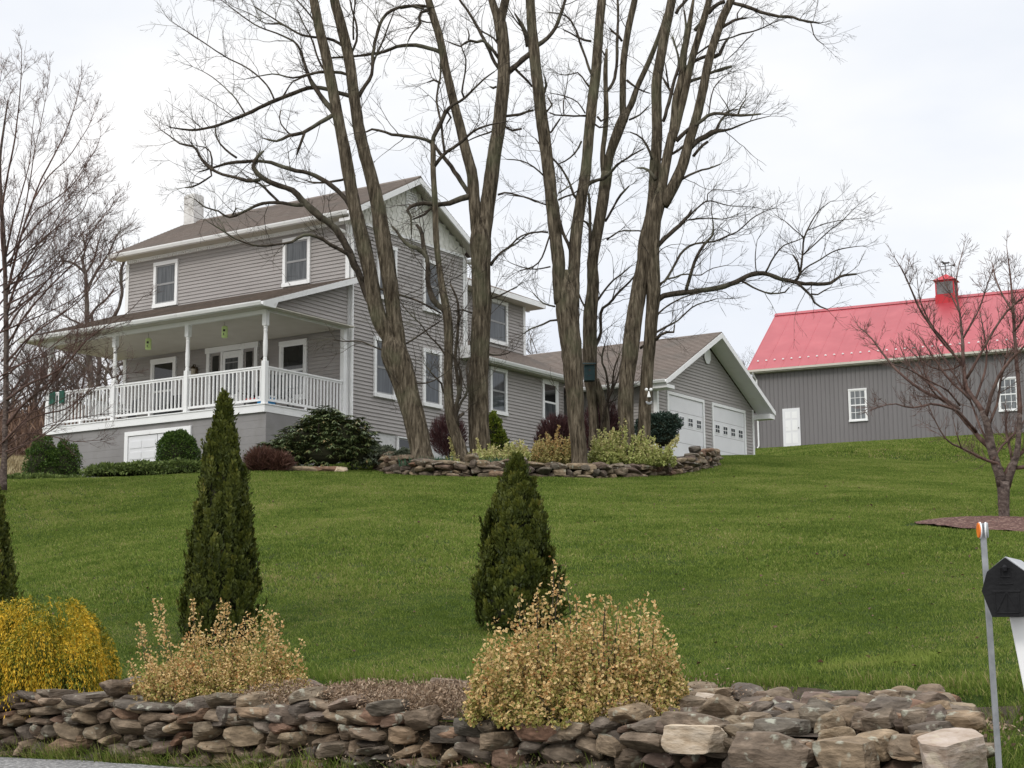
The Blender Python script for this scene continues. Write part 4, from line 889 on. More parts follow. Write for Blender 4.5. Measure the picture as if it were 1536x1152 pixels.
def arbor(label,pos,H_,W_,seed,n=26000,prof=None,group='arborvitae on the lawn behind the roadside bed'):
    g=np.random.default_rng(seed); rad=prof or (lambda t:np.interp(t,[0,.06,.2,.45,.7,.85,.95,1],[.62,.85,1,.88,.62,.40,.18,.05]))
    K=int(680*(H_/2.)*(W_/.76)); ct=g.uniform(-.02,.93,K); ca=g.uniform(0,6.28,K); P=[];D=[];RR=[]; per=n//K; lobe=g.uniform(0,6.28,4)
    for c in range(K):
        t0=ct[c]; lump=1+.09*math.sin(3*ca[c]+lobe[0]+t0*7)+.07*math.sin(5*ca[c]+lobe[1]-t0*13); R0=rad(min(1,max(0,t0+.10)))*W_/2*lump
        q=g.uniform(.62,.92); L_=g.uniform(.10,.24)*(H_/2)**.5*(1.15-.3*max(0,t0)); o_=np.array([math.cos(ca[c]),math.sin(ca[c]),0]); ax=unit(o_*g.uniform(.05,.36)*(1.1-t0)+np.array([0,0,1.])+g.normal(0,.10,3)); b0_=o_*R0*q+np.array([0,0,t0*H_])
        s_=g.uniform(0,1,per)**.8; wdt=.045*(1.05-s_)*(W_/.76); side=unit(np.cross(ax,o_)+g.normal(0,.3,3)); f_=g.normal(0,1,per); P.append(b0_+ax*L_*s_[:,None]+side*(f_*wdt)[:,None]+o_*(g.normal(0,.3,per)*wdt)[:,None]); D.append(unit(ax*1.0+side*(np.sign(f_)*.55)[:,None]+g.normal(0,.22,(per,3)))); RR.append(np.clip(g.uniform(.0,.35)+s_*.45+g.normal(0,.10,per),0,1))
    P=np.vstack(P);D=np.vstack(D);rnd=np.concatenate(RR);kk=(P[:,2]>0)&(P[:,2]<H_*1.02);P=P[kk];D=D[kk];rnd=rnd[kk]
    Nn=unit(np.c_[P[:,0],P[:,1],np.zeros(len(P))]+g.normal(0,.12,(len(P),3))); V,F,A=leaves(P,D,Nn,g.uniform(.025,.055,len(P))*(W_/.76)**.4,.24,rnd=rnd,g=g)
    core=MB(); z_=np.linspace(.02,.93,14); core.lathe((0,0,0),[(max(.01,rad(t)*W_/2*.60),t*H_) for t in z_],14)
    r=plant('arborvitae',label,'arborvitae',pos,V,F,A,'arb',group,stem=None); c=core.build('inner_core',M['mat_core'],r); s=MB(); s.tube([(0,0,-.1),(0,0,.3)],[.03,.025],8); s.build('trunk',M['branch'],r); return r
arbor('tall narrow arborvitae rising in front of the porch, behind the left tan shrub',gp(330,925,16.6),2.60,.80,1,n=78000,prof=lambda t:np.interp(t,[0,.07,.19,.34,.49,.63,.75,.83,.9,.95,1],[.8,.93,1,.95,.82,.68,.54,.42,.27,.16,.05]))
arbor('cone shaped arborvitae in the centre of the lawn behind the large tan shrub',gp(777,925,16.0),1.70,.92,2,n=62000,prof=lambda t:np.interp(t,[0,.12,.27,.46,.65,.77,.85,.92,1],[.85,1,.95,.80,.68,.58,.42,.2,.06]))
arbor('arborvitae cut by the left edge of the photo above the golden shrub',gp(-24,925,16.8),1.98,.78,3,n=34000)
# small evergreen tips low in the tree bed centre (behind the centre arborvitae): none
def strands(label,pos,H_,W_,seed,n=2100):
    g=np.random.default_rng(seed); PP=[];DD=[];RR=[]
    KC=260; ca_=g.uniform(0,6.28,KC); ct_=g.uniform(0,1,KC)**.7; kk_=g.integers(0,KC,n); a=ca_[kk_]+g.normal(0,.16,n); t=np.clip(ct_[kk_]+g.normal(0,.05,n),0.001,.999); cb_=g.uniform(.05,.75,KC)
    # dome surface start points
    ph=np.arccos(1-t*.98)  # 0 at top
    lump=1+.08*np.sin(a*3+1)*np.sin(ph*3)+.09*np.sin(a*7+ph*5)
    S=np.c_[np.cos(a)*np.sin(ph)*W_/2*lump,np.sin(a)*np.sin(ph)*W_/2*lump,np.cos(ph)**.8*H_*lump*.95+.06]
    out=unit(np.c_[np.cos(a),np.sin(a),.25+0*a])
    for i in range(n):
        L=g.uniform(.10,.26); m=15; s=np.linspace(0,1,m)[:,None]
        d=unit(out[i]+g.normal(0,.35,3)); curve=S[i]*(.93)+d*L*.55*s+np.array([0,0,-1.])*L*.9*s**2+np.array([0,0,.05])*s*(1-s)*2
        base=cb_[kk_[i]]+g.uniform(0,.25); PP.append(curve+g.normal(0,.008,(m,3))); DD.append(unit(np.gradient(curve,axis=0)+g.normal(0,.006,(m,3)))); RR.append(np.clip(base+g.normal(0,.13,m)+s[:,0]*.42-.28,0,1))
    P=np.vstack(PP);D=np.vstack(DD);rnd=np.concatenate(RR); k=P[:,2]>-.1
    V,F,A=leaves(P[k],D[k],unit(np.cross(D[k],g.normal(0,1,(k.sum(),3)))),g.uniform(.020,.040,k.sum()),.16,rnd=rnd[k],g=g)
    r=plant('golden_cypress',label,'shrub',pos,V,F,A,'gold'); c=MB(); c.lathe((0,0,0),[(W_*.30,0),(W_*.31,H_*.3),(W_*.22,H_*.58),(W_*.06,H_*.72)],14); c.build('inner_core',M['goldcore'],r); return r
strands('golden yellow threadleaf cypress mound drooping over the wall at the left edge',(*gp(48,1035,13.9)[:2],-.58),.86,1.42,4,n=4200)
def euony(name,label,pos,blobs,seed,n,mat='euon',size=.03,spikes=(),sden=.0042,green=.15,group=None,stemn=26,drift=None):
    """mound of leafy shoots; blobs=(x,y,rx,ry,h)"""
    g=np.random.default_rng(seed); P=[];D=[];Rn=[]
    tot=sum(b[2]*b[4] for b in blobs); st_=MB()
    for (bx_,by,rx,ry,h) in blobs:
        ns=int(n*(rx*h)/tot/34)
        for i in range(ns):
            a=g.uniform(0,6.28); q=math.sqrt(g.uniform(0,1)); tipx,tipy=bx_+rx*q*math.cos(a),by+ry*q*math.sin(a)
            hz=h*(1-q**2.2*.75)*g.uniform(.72,1.08)*(g.uniform(.3,1) if g.uniform()<.45 else 1)
            base=np.array([bx_+rx*.35*q*math.cos(a),by+ry*.35*q*math.sin(a),0.]); tip=np.array([tipx,tipy,hz]); m=34
            s=np.sort(g.uniform(.38,1,m))[:,None]; pts=base+(tip-base)*s+np.array([math.cos(a),math.sin(a),0])*.06*np.sin(s*3.1)
            P.append(pts+g.normal(0,.013,(m,3))); D.append(unit((tip-base)*.5+g.normal(0,.7,(m,3))*h)); gr=g.uniform(0,1)
            low=np.clip(1-pts[:,2]/h,0,1); Rn.append(np.clip(np.where(g.uniform(0,1,m)<green*(.4+2.2*low**2),g.uniform(0,.16,m),np.clip(.28+.6*gr+g.normal(0,.16,m),.2,1)),0,1))
            if i%10==0: st_.tube([base,base+(tip-base)*.5+g.normal(0,.02,3),tip],[.006,.004,.002],4)
    for (x,y,z0,dx,h) in spikes:
        m=int(h/sden); s=np.linspace(0,1,m)[:,None]; base=np.array([x,y,z0]); tip=base+np.array([dx,0,h]); pts=base+(tip-base)*s+np.c_[.012*np.sin(s*9),.0*s,.0*s]
        wd=.020*(1.2-s)+.006; P.append(pts+g.normal(0,1,(m,3))*wd); D.append(unit(g.normal(0,1,(m,3))+[0,0,.5])); Rn.append(g.uniform(.4,.95,m)); st_.tube([base-[0,0,z0*.6],base,(base+tip)/2+[.005,0,0],tip],[.005,.004,.003,.0015],4)
    P=np.vstack(P);D=np.vstack(D);Rn=np.concatenate(Rn); n_=len(P)
    V,F,A=leaves(P,D,unit(g.normal(0,1,(n_,3))+[0,-.4,.5]),g.uniform(.7,1.25,n_)*size,.36,rnd=Rn,rim=True,g=g)
    return plant(name,label,'shrub',pos,V,F,A,mat,group,stem=st_)
pos=(*gp(325,1030,12.7)[:2],-.56)
euony('euonymus_shrub','tan faded euonymus shrub with tall upright leafy spikes, behind the wall at left',pos,[(-.40,0,.26,.25,.50),(-.05,0,.36,.3,.74),(.33,.0,.33,.28,.76),(.52,.05,.2,.2,.52),(-.25,-.1,.4,.25,.40),(.2,-.15,.45,.25,.42)],41,26000,size=.021,green=.25,
  spikes=[(-.34,0,.30,-.14,.52),(-.38,.02,.32,-.16,.52),(-.55,0,.25,-.08,.40),(-.5,.03,.2,-.12,.42),(-.18,0,.45,-.03,.38),(.02,0,.5,.0,.32),(.05,.03,.48,.01,.33),(.20,0,.52,.02,.18),(.40,0,.5,.05,.22),(.45,.02,.45,.05,.2),(.6,0,.3,.07,.2),(-.62,.0,.1,-.07,.25),(.12,0,.5,-.03,.16)])
pos=(*gp(862,1075,10.75)[:2],-.62)
euony('euonymus_shrub','large rounded tan euonymus shrub with cream leaf edges sprawling over the middle of the wall',pos,[(-.44,0,.28,.3,.74),(-.16,0,.38,.36,.88),(.16,0,.36,.34,.86),(.48,.0,.27,.3,.84),(.60,.0,.16,.2,.42),(-.55,-.1,.15,.2,.34),(.0,-.2,.6,.3,.38),(.35,-.2,.35,.25,.34)],42,44000,size=.024,green=.3,sden=.009,
  spikes=[(-.36,0,.6,-.01,.26),(-.24,0,.7,.0,.20),(-.12,0,.75,.03,.24),(-.14,0.02,.75,.01,.36),(-.02,0,.75,-.04,.22),(.02,0,.7,.0,.12),(.20,0,.65,.01,.14),(.44,0,.62,.01,.20),(.38,0,.6,.0,.1),(.6,0,.38,.06,.2),(.3,0,.6,.02,.12)])
# dried ground cover in the bed between the shrubs
def cover(name,label,cat,pts,seed,n,h,mat,size,asp=.25,up=.6,kind=None,name2=None):
    g=np.random.default_rng(seed); pts=np.array(pts); c=pts.mean(0)
    w_=g.dirichlet(np.ones(len(pts)),n); k=g.integers(0,len(pts),n); Q=pts[k]+g.normal(0,.5,(n,2))*np.array([.25,.25])*max(1,size*12)
    lump=.5+.5*np.sin(Q[:,0]*5+1)*np.sin(Q[:,1]*6); z=ground(Q[:,0],Q[:,1])+h*g.uniform(0,1,n)*(.45+.55*lump)+.02
    P=np.c_[Q,z]; D=unit(g.normal(0,1,(n,3))+[0,0,up]); V,F,A=leaves(P,D,unit(g.normal(0,1,(n,3))),g.uniform(.6,1.3,n)*size,asp,g=g)
    base=np.array([c[0],c[1],float(z.min())]); o=link(name,npmesh(name,V-base,F,A),M[mat],loc=base); tag(o,label,cat,kind=kind); return o
cover('dried_groundcover','dried brown matted ground cover spilling over the wall between the two tan shrubs','ground cover',[xy(-8.3+i*.2,9.1+j*.27) for i in range(17) for j in range(6)],61,60000,.22,'sedum',.028,.2,.5,kind='stuff')
cover('dead_leaves','scattered dead brown leaves and stems among the rubble stones near the wall end','dead leaves',[xy(-5.2+i*.2,9.4+j*.3) for i in range(12) for j in range(4)],62,2600,.05,'sedum',.035,.3,.2,kind='stuff')
def ballshrub(name,label,pos,blobs,seed,n,mat,size,asp=.3,outw=.8,cat='shrub',group=None,core=True,rough=.08,stem=None):
    g=np.random.default_rng(seed); P=[];Nn=[]
    tot=sum(b[3]*b[5] for b in blobs)
    for (x,y,z,rx,ry,rz) in blobs:
        k=int(n*rx*rz/tot); d=unit(g.normal(0,1,(k,3))); d[:,2]=np.where(d[:,2]<-.5,-d[:,2],d[:,2])
        lump=1+rough*np.sin(d[:,0]*9+x*7)*np.sin(d[:,2]*8+1)+rough*.7*np.sin(d[:,1]*15+d[:,2]*13)
        rr=(1-np.abs(g.normal(0,.10,k)))*lump; P.append(np.array([x,y,z])+d*np.array([rx,ry,rz])*rr[:,None]); Nn.append(d)
    P=np.vstack(P);Nn=np.vstack(Nn);k=len(P); kk=P[:,2]>-.05; P=P[kk];Nn=Nn[kk];k=len(P)
    D=unit(Nn*outw+g.normal(0,.5,(k,3))+[0,0,.15]); V,F,A=leaves(P,D,unit(np.cross(D,g.normal(0,1,(k,3)))),g.uniform(.6,1.3,k)*size,asp,g=g)
    r=plant(name,label,cat,pos,V,F,A,mat,group,stem=stem)
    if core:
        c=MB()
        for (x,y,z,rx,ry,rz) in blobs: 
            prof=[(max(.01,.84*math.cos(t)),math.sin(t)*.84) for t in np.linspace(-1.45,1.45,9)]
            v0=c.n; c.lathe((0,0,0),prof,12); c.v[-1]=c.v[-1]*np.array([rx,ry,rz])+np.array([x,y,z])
        c.build('inner_core',M['mat_core'],r)
    return r
def gpos(px,py_,Y,dz=0): q=gp(px,py_,Y); return (q[0],q[1],q[2]+dz)
ev1=at(75,657,42.0)[2]-gp(75,712,42.0)[2]; ev2=at(266,646,39.2)[2]-gp(266,706,39.2)[2]
ballshrub('round_evergreen','dark green double-domed evergreen shrub below the left end of the porch',gpos(75,712,42.0),[(-.22,0,ev1*.50,.46,.4,ev1*.50),(.38,0,ev1*.46,.44,.4,ev1*.48),(.08,-.05,ev1*.35,.66,.4,ev1*.40)],71,15000,'box',.055,rough=.1)
ballshrub('round_evergreen','dark green dome shaped evergreen in front of the white basement door',gpos(266,706,39.2),[(0,0,ev2*.45,.53,.5,ev2*.55)],72,12000,'box',.045,rough=.05)
ballshrub('juniper','low spreading juniper at the lawn edge at far left',gpos(62,722,38.5),[(-.9,0,.08,.6,.6,.17),(-.2,0,.1,.8,.6,.19),(.6,0,.08,.7,.6,.16)],73,12000,'jun',.09,.2,outw=.6,rough=.12)
ballshrub('juniper','wide low spreading juniper along the foot of the porch wall',gpos(255,720,37.6),[(-1.35,0,.08,.7,.6,.15),(-.6,0,.09,.8,.6,.19),(.3,0,.10,.9,.6,.21),(1.2,0,.09,.7,.6,.18),(1.9,.1,.06,.5,.5,.13)],74,20000,'jun',.09,.2,outw=.6,rough=.12)
# rhododendron: whorls of long drooping leaves
def rhodo(label,pos,blobs,seed,nw):
    g=np.random.default_rng(seed); P=[];D=[];Nn=[]
    tot=sum(b[3]*b[5] for b in blobs)
    for (x,y,z,rx,ry,rz) in blobs:
        for i in range(int(nw*rx*rz/tot)):
            d=unit(g.normal(0,1,3)); d[2]=abs(d[2]) if g.uniform()<.75 else d[2]; c=np.array([x,y,z])+d*np.array([rx,ry,rz])*g.uniform(.8,1.06)
            if c[2]<.02: continue
            k=g.integers(7,12); a=np.linspace(0,6.28,k,endpoint=False)+g.uniform(0,1); ax=np.c_[np.cos(a),np.sin(a),np.full(k,-g.uniform(.25,1.1))]+d*.35
            P.append(np.repeat(c[None],k,0));D.append(unit(ax+g.normal(0,.12,(k,3))));Nn.append(np.c_[np.cos(a)*.6,np.sin(a)*.6,np.ones(k)])
    P=np.vstack(P);D=np.vstack(D);Nn=unit(np.vstack(Nn)); V,F,A=leaves(P,D,Nn,g.uniform(.12,.19,len(P)),.15,fold=.05,g=g)
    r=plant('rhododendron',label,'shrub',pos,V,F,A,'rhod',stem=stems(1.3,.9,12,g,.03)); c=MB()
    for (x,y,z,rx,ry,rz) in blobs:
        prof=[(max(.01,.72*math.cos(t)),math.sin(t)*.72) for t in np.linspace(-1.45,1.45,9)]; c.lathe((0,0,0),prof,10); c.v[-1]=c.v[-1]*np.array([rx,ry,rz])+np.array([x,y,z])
    c.build('inner_core',M['mat_core'],r)
    return r
rhodo('big dark rhododendron with drooping leaves at the right end of the porch',gpos(478,706,38.2),[(-.35,0,.55,.75,.6,.6),(.1,.1,.95,.55,.5,.62),(.65,0,.65,.75,.6,.68),(-.75,-.1,.35,.45,.5,.42),(1.0,0,.4,.45,.5,.45),(.2,-.2,.4,.8,.5,.42),(-1.15,-.1,.32,.42,.5,.38)],81,1250)
# twiggy shrubs
def twigball(name,label,pos,blobs,seed,n,mat,cat='shrub',tw=.006,L=(.12,.3),group=None):
    g=np.random.default_rng(seed); P=[];D=[]
    tot=sum(b[3]*b[5] for b in blobs)
    for (x,y,z,rx,ry,rz) in blobs:
        k=int(n*rx*rz/tot); d=unit(g.normal(0,1,(k,3))); rr=g.uniform(.15,1,k)**.45; p=np.array([x,y,z])+d*np.array([rx,ry,rz])*rr[:,None]*.92; P.append(p); D.append(unit(p-np.array([x,y,0])+g.normal(0,.30,(k,3))*max(rx,rz)))
    P=np.vstack(P);D=np.vstack(D);kk=P[:,2]>0;P=P[kk];D=D[kk];k=len(P);l=g.uniform(*L,k)
    V,F,A=leaves(P-D*l[:,None]*.5,D,unit(np.cross(D,g.normal(0,1,(k,3)))),l,tw/.2,g=g)
    s=MB()
    for i in range(22):
        b=blobs[i%len(blobs)]; dd=unit(g.normal(0,1,3)+[0,0,1.2]); s.tube([(b[0]*.4,b[1],-.05),(b[0]*.8+dd[0]*b[3]*.3,b[1],b[2]*.7),(b[0]+dd[0]*b[3]*.85,b[1]+dd[1]*b[4]*.8,b[2]+abs(dd[2])*b[5]*.8)],[.014,.01,.003],4)
    return plant(name,label,cat,pos,V,F,A,mat,group,stem=s,stemmat='branchred',fname='twigs')
twigball('barberry','dark maroon leafless barberry ball between the leaning tree and the small forked tree',gpos(672,700,41,.0),[(0,0,.72,.55,.5,.62)],91,3600,'barb')
twigball('barberry','dark maroon clipped barberry dome under the rear house window',gpos(838,690,43,.1),[(0,0,.75,.62,.5,.5),(-.3,0,.45,.4,.4,.4)],92,6000,'barb')
twigball('barberry','dark maroon upright barberry behind the tree trunks above the yellow-green shrub',gpos(905,680,40.5,.2),[(0,0,.8,.62,.5,.9)],93,5500,'barb')
twigball('barberry','rusty brown leafless shrub at the left foot of the rhododendron',gpos(398,708,37.3),[(-.1,0,.26,.45,.4,.34),(.3,0,.2,.4,.4,.28)],94,6500,'browntwig')
ballshrub('gold_tipped_evergreen','yellow-green evergreen shrub right of the widest forked trunk',gpos(738,690,42.5,.0),[(0,0,.62,.32,.3,.68),(.15,0,.4,.3,.3,.45)],95,4500,'limeshrub',.07,rough=.12)
ballshrub('blue_spruce','blue-green globe spruce on a short trunk in front of the garage door',gpos(990,690,41.5,.0),[(0,0,1.03,.46,.42,.36),(.22,0,1.16,.34,.36,.24),(-.22,0,1.0,.4,.35,.36),(.1,0,.8,.34,.35,.3)],96,13000,'spruce',.06,rough=.2)
st_=MB(); q=gpos(990,690,41.5); st_.tube([(0,0,-.1),(0.02,0,.7)],[.06,.045],8)
for o_ in [o for o in bpy.data.objects if o.name.startswith('blue_spruce')]: st_.build('trunk',M['branch'],o_)
euony('variegated_euonymus','big yellow-green variegated euonymus covering the right half of the tree bed',gpos(945,706,38.6,.18),[(-.62,0,.45,.4,1.0),(-.15,0,.5,.4,1.2),(.35,0,.5,.4,.95),(.75,.0,.4,.35,.65),(0,-.1,.9,.4,.6),(-.1,0,.18,.2,1.4)],97,22000,'euong',size=.055,green=.5,spikes=[(-.1,0,.9,0,.4),(.95,0,.3,.25,.4),(.9,0,.3,.15,.35),(.8,0,.3,.4,.5)])
euony('variegated_euonymus','russet and yellow euonymus left of the straight grey trunk, below the rear window',gpos(835,708,38.2,.18),[(-.55,0,.4,.35,.65),(0,0,.5,.35,.75),(.35,0,.3,.3,.85),(-.3,.1,.35,.3,.85)],98,12000,'euonr',size=.05,green=.4,spikes=[(.0,0,.5,.05,.5),(-.2,0,.5,.03,.25)])
euony('variegated_euonymus','low creamy yellow euonymus spreading right of the small forked tree',gpos(715,710,37.6,.18),[(-.45,0,.35,.3,.4),(0,0,.45,.35,.45),(.5,0,.5,.35,.55),(.95,0,.4,.3,.65)],99,9000,'euong',size=.05,green=.25,spikes=[(-.5,0,.2,-.15,.5),(0.1,0,.3,-.1,.35)])
ballshrub('grey_green_shrub','low grey-green perennial clump at the left end of the tree bed',gpos(588,703,38.2,.12),[(-.3,0,.15,.5,.4,.28),(.35,0,.12,.45,.4,.24)],100,5000,'greyg',.07,rough=.15,core=False)
def tuft(label,px,py_,Y,seed,w_,n=420):
    g=np.random.default_rng(seed); V,F,r=blades(n,w_,.22,.016,lean=.5,seed=seed); V=V*np.array([1,.4,1]); q=gpos(px,py_,Y,.2); o=link('grass_clump',npmesh('grass_clump',V,F,{'rnd':r}),M['iris'],loc=q); tag(o,label,'plant')
tuft('blue-green clump of blades at the foot of the leaning tree',640,705,37.2,3,1.3); tuft('blue-green clump of blades on the ring wall left of the centre arborvitae',733,707,37.0,4,1.0)
# ------------------------------------------------------------------ mailbox and marker post
q=at(1535,925,7.4); mb_=empty('mailbox',(q[0],q[1],ROADZ),R(-26)); tag(mb_,'black barn-shaped mailbox on a white post at the right edge','mailbox')
zb=q[2]-ROADZ
pm=MB(); pm.prism([(-.055,-.055,zb),(.055,-.055,zb),(.055,.055,zb),(-.055,.055,zb)][::1],(0,0,.001))
pm=MB(); n=6
pm.add([(-.055,-.055,zb),(.07,-.055,zb),(.07,.07,zb),(-.055,.07,zb),(.10,-.09,-.05),(.34,-.09,-.05),(.34,.12,-.05),(.10,.12,-.05)],[(0,1,2,3),(0,4,5,1),(1,5,6,2),(2,6,7,3),(3,7,4,0),(7,6,5,4)])
pm.build('post',M['white'],mb_,bevel=.006)
W2=.105
prof=[(-W2*.62,.0),(W2*.62,.0),(W2*.98,.115),(W2*.74,.20),(0,.262),(-W2*.74,.20),(-W2*.98,.115)]
ox=-.035
bm_=MB(); bm_.prism([(ox+a,-.20,zb+.004+b) for a,b in prof],(0,.46,0)); bd=bm_.build('box',M['blackplastic'],mb_,bevel=.004)
dm=MB(); dm.prism([(ox+a*1.06,-.218,zb+b*1.02-.002) for a,b in prof],(0,.016,0))
def bar(a,b,w_=.006,y=-.2212):
    a=np.array(a);b=np.array(b); d=(b-a)/np.linalg.norm(b-a); n_=np.array([-d[1],d[0]])*w_/2
    dm.prism([(ox+p_[0],y,zb+p_[1]) for p_ in (a-n_,b-n_,b+n_,a+n_)],(0,.0045,0))
bar((-.062,.112),(.062,.112),.010)
for s in (-1,1): bar((s*.002,.108),(s*.048,.02),.007,-.2214); bar((s*.052,.105),(s*.052,.018),.006,-.2213)
bar((0,.108),(0,.018),.004,-.2215); bar((-.05,.016),(.05,.016),.006,-.2216); bar((-.025,.178),(.025,.178),.006);
for s in (-1,1): bar((s*.022,.18),(s*.022,.215),.005,-.2213)
bar((-.022,.217),(.022,.217),.005,-.2215)
bar((-.03,.145),(.03,.145),.006)
dm.lathe((ox,-.232,zb+.20),[(.0,0),(.01,.002),(.012,.02),(.006,.03),(0,.032)],10)
dm.build('door',M['blackplastic'],mb_,bevel=.0015)
rf=MB(); prof2=[(W2*.80,.19),(0,.258),(-W2*.80,.19),(-W2*.84,.2),(0,.270),(W2*.84,.2)]
rf.prism([(ox+a,-.20,zb+b) for a,b in prof2],(0,.47,0)); rf.build('roof_ridge',M['greypaint'],mb_)
q0=at(1490,1152,7.9); q1=at(1473,785,7.9); mk=empty('marker_post',(q0[0]+.02,q0[1],ROADZ)); tag(mk,'thin grey steel driveway marker post with round orange reflector beside the mailbox','marker post')
tp=q1-np.array([q0[0]+.02,q0[1],ROADZ]); m=MB()
a=np.array([.0145,0,0]);b=np.array([0,.013,0]); base=np.array([.012,0,-.1])
m.add([base-a-b,base+a-b,base+a,base-a,tp-a-b,tp+a-b,tp+a,tp-a],[(0,3,2,1),(4,5,6,7),(0,1,5,4),(1,2,6,5),(2,3,7,6),(3,0,4,7)]); m.build('post',M['galv'],mk,bevel=.002)
for sx_,mt in ((-1,'orange'),(1,'greypaint')):
    m=MB(); c=tp+np.array([sx_*.017,-.01,-.035]); n_=np.array([-.99,.08,0]) if sx_<0 else np.array([.94,-.36,0]); n_/=np.linalg.norm(n_); e1=np.cross(n_,[0,0,1]);e2=np.array([0,0,1.])
    ring=[c+.037*(math.cos(t)*e1+math.sin(t)*e2) for t in np.arange(20)*math.pi/10]; m.prism(ring,n_*.008); d_=m.build('reflector',M[mt],mk)
    m=MB(); r1=[c+n_*.001+.0405*(math.cos(t)*e1+math.sin(t)*e2) for t in np.arange(20)*math.pi/10]; m.prism(r1,-n_*.006); m.build('reflector_rim',M['white'],d_)
# ------------------------------------------------------------------ porch things
def hang(label,u,v,z):
    r=empty('hanging_lantern',HW(u,v,z)); tag(r,label,'lantern'); m=MB(); m.lathe((0,0,-.16),[(.07,0),(.085,.02),(.085,.28),(.07,.31),(.02,.33)],14); m.build('body',M['lime'],r)
    m=MB(); m.tube([(0,0,.17),(0,0,2.47-z)],.004,5); m.build('cord',M['iron'],r); m=MB(); m.box((-.03,-.092,0),(.03,-.084,.06)); m.box((-.02,-.092,-.1),(.0,-.084,-.04)); m.build('opening',M['iron'],r)
hang('lime green bug lantern hanging from the porch ceiling, the left one of the two',4.9,.9,2.0) if False else None
def on_plane_v(px,py_,v):
    d=at(px,py_,1.); P=Pd+Vh*v; t=(P@Vh)/(d@Vh); q=d*t-Pd; return q@Uh,q[2]
u_,z_=on_plane_v(222.5,516,.7); hang('lime green bug lantern hanging from the porch ceiling between the left posts',u_,.7,z_)
u_,z_=on_plane_v(337,498,.7); hang('lime green bug lantern hanging from the porch ceiling right of the turned middle post',u_,.7,z_)
u_,z_=on_plane_v(77,596,-.02)
for k,(px,lb) in enumerate(((78.5,'green cloth draped over the porch rail, nearest the left end'),(92.5,'green cloth draped over the porch rail, second from the left end'))):
    u_,z_=on_plane_v(px,590,-.0); r=empty('green_cloth',HW(u_,.07,.70)); r.rotation_euler=(0,0,-YH); tag(r,lb,'cloth'); m=MB()
    xs=np.linspace(-.10,.10,8)
    for s in (-1,1):
        m.prism([(x,s*(.075+.012*math.sin(x*40+k)),-.05) for x in xs]+[(x,s*(.055+.01*math.sin(x*40+k)),-.05) for x in xs[::-1]],(0,0,.345))
    m.prism([(-.10,-.08,.296),(.10,-.08,.296),(.10,.08,.296),(-.10,.08,.296)],(0,0,.012)); m.build('fabric',M['green'],r)
def chair(label,u,v,rz,mat='chairdark',cush=None):
    r=empty('porch_chair',HW(u,v,0),-YH+rz); tag(r,label,'chair'); m=MB(); m.box((-.28,-.26,.38),(.28,.26,.43)); m.build('seat',M[mat],r,bevel=.01)
    m=MB(); 
    for k in range(7): m.prism([(-.26+k*.08,.22,.44),(-.2+k*.08,.22,.44),(-.2+k*.08,.36,1.0),(-.26+k*.08,.36,1.0)],(0,.02,0))
    m.prism([(-.28,.36,1.0),(.28,.36,1.0),(.28,.375,1.06),(-.28,.375,1.06)],(0,.025,0)); m.build('backrest',M[mat],r)
    for a in (-.26,.23):
        for b in (-.24,.2): m=MB(); m.box((a,b,0),(a+.04,b+.04,.38)); m.build('leg',M[mat],r)
        m=MB(); m.box((a-.03,-.28,.62),(a+.06,.28,.645)); m.box((a,-.25,.44),(a+.035,-.22,.62)); m.build('armrest',M[mat],r)
    if cush: m=MB(); m.box((-.24,-.22,.435),(.24,.2,.50)); m.build('cushion',M[cush],r,bevel=.02)
chair('dark slatted porch chair near the right post, behind the side railing',.75,1.5,R(60)); chair('dark porch chair with a red cushion behind the front rail right of the door',2.0,1.9,R(10),cush='redcloth'); chair('dark slatted porch chair under the left front window',5.9,2.4,R(0)); chair('dark slatted porch chair behind the rail near the left corner',7.6,2.3,R(-20))
r=empty('cooler',HW(.32,.42,0),-YH); tag(r,'blue and white cooler on the porch floor beside the corner post','cooler'); m=MB(); m.box((-.2,-.14,0),(.2,.14,.2)); m.build('body',M['bluecloth'],r,bevel=.02); m=MB(); m.box((-.21,-.15,.201),(.21,.15,.25)); m.build('lid',M['white'],r,bevel=.015)

n=len(LEAFP); g=np.random.default_rng(16); V,F,A=leaves(LEAFP,unit(g.normal(0,1,(n,3))*[1,1,.35]),unit(g.normal(0,.5,(n,3))+[0,0,1]),g.uniform(.025,.06,n),.32,fold=.2,g=g)
o=link('fallen_leaves',npmesh('fallen_leaves',V,F,A),M['browntwig']); tag(o,'dry brown fallen leaves scattered over the lawn','fallen leaves',kind='stuff')
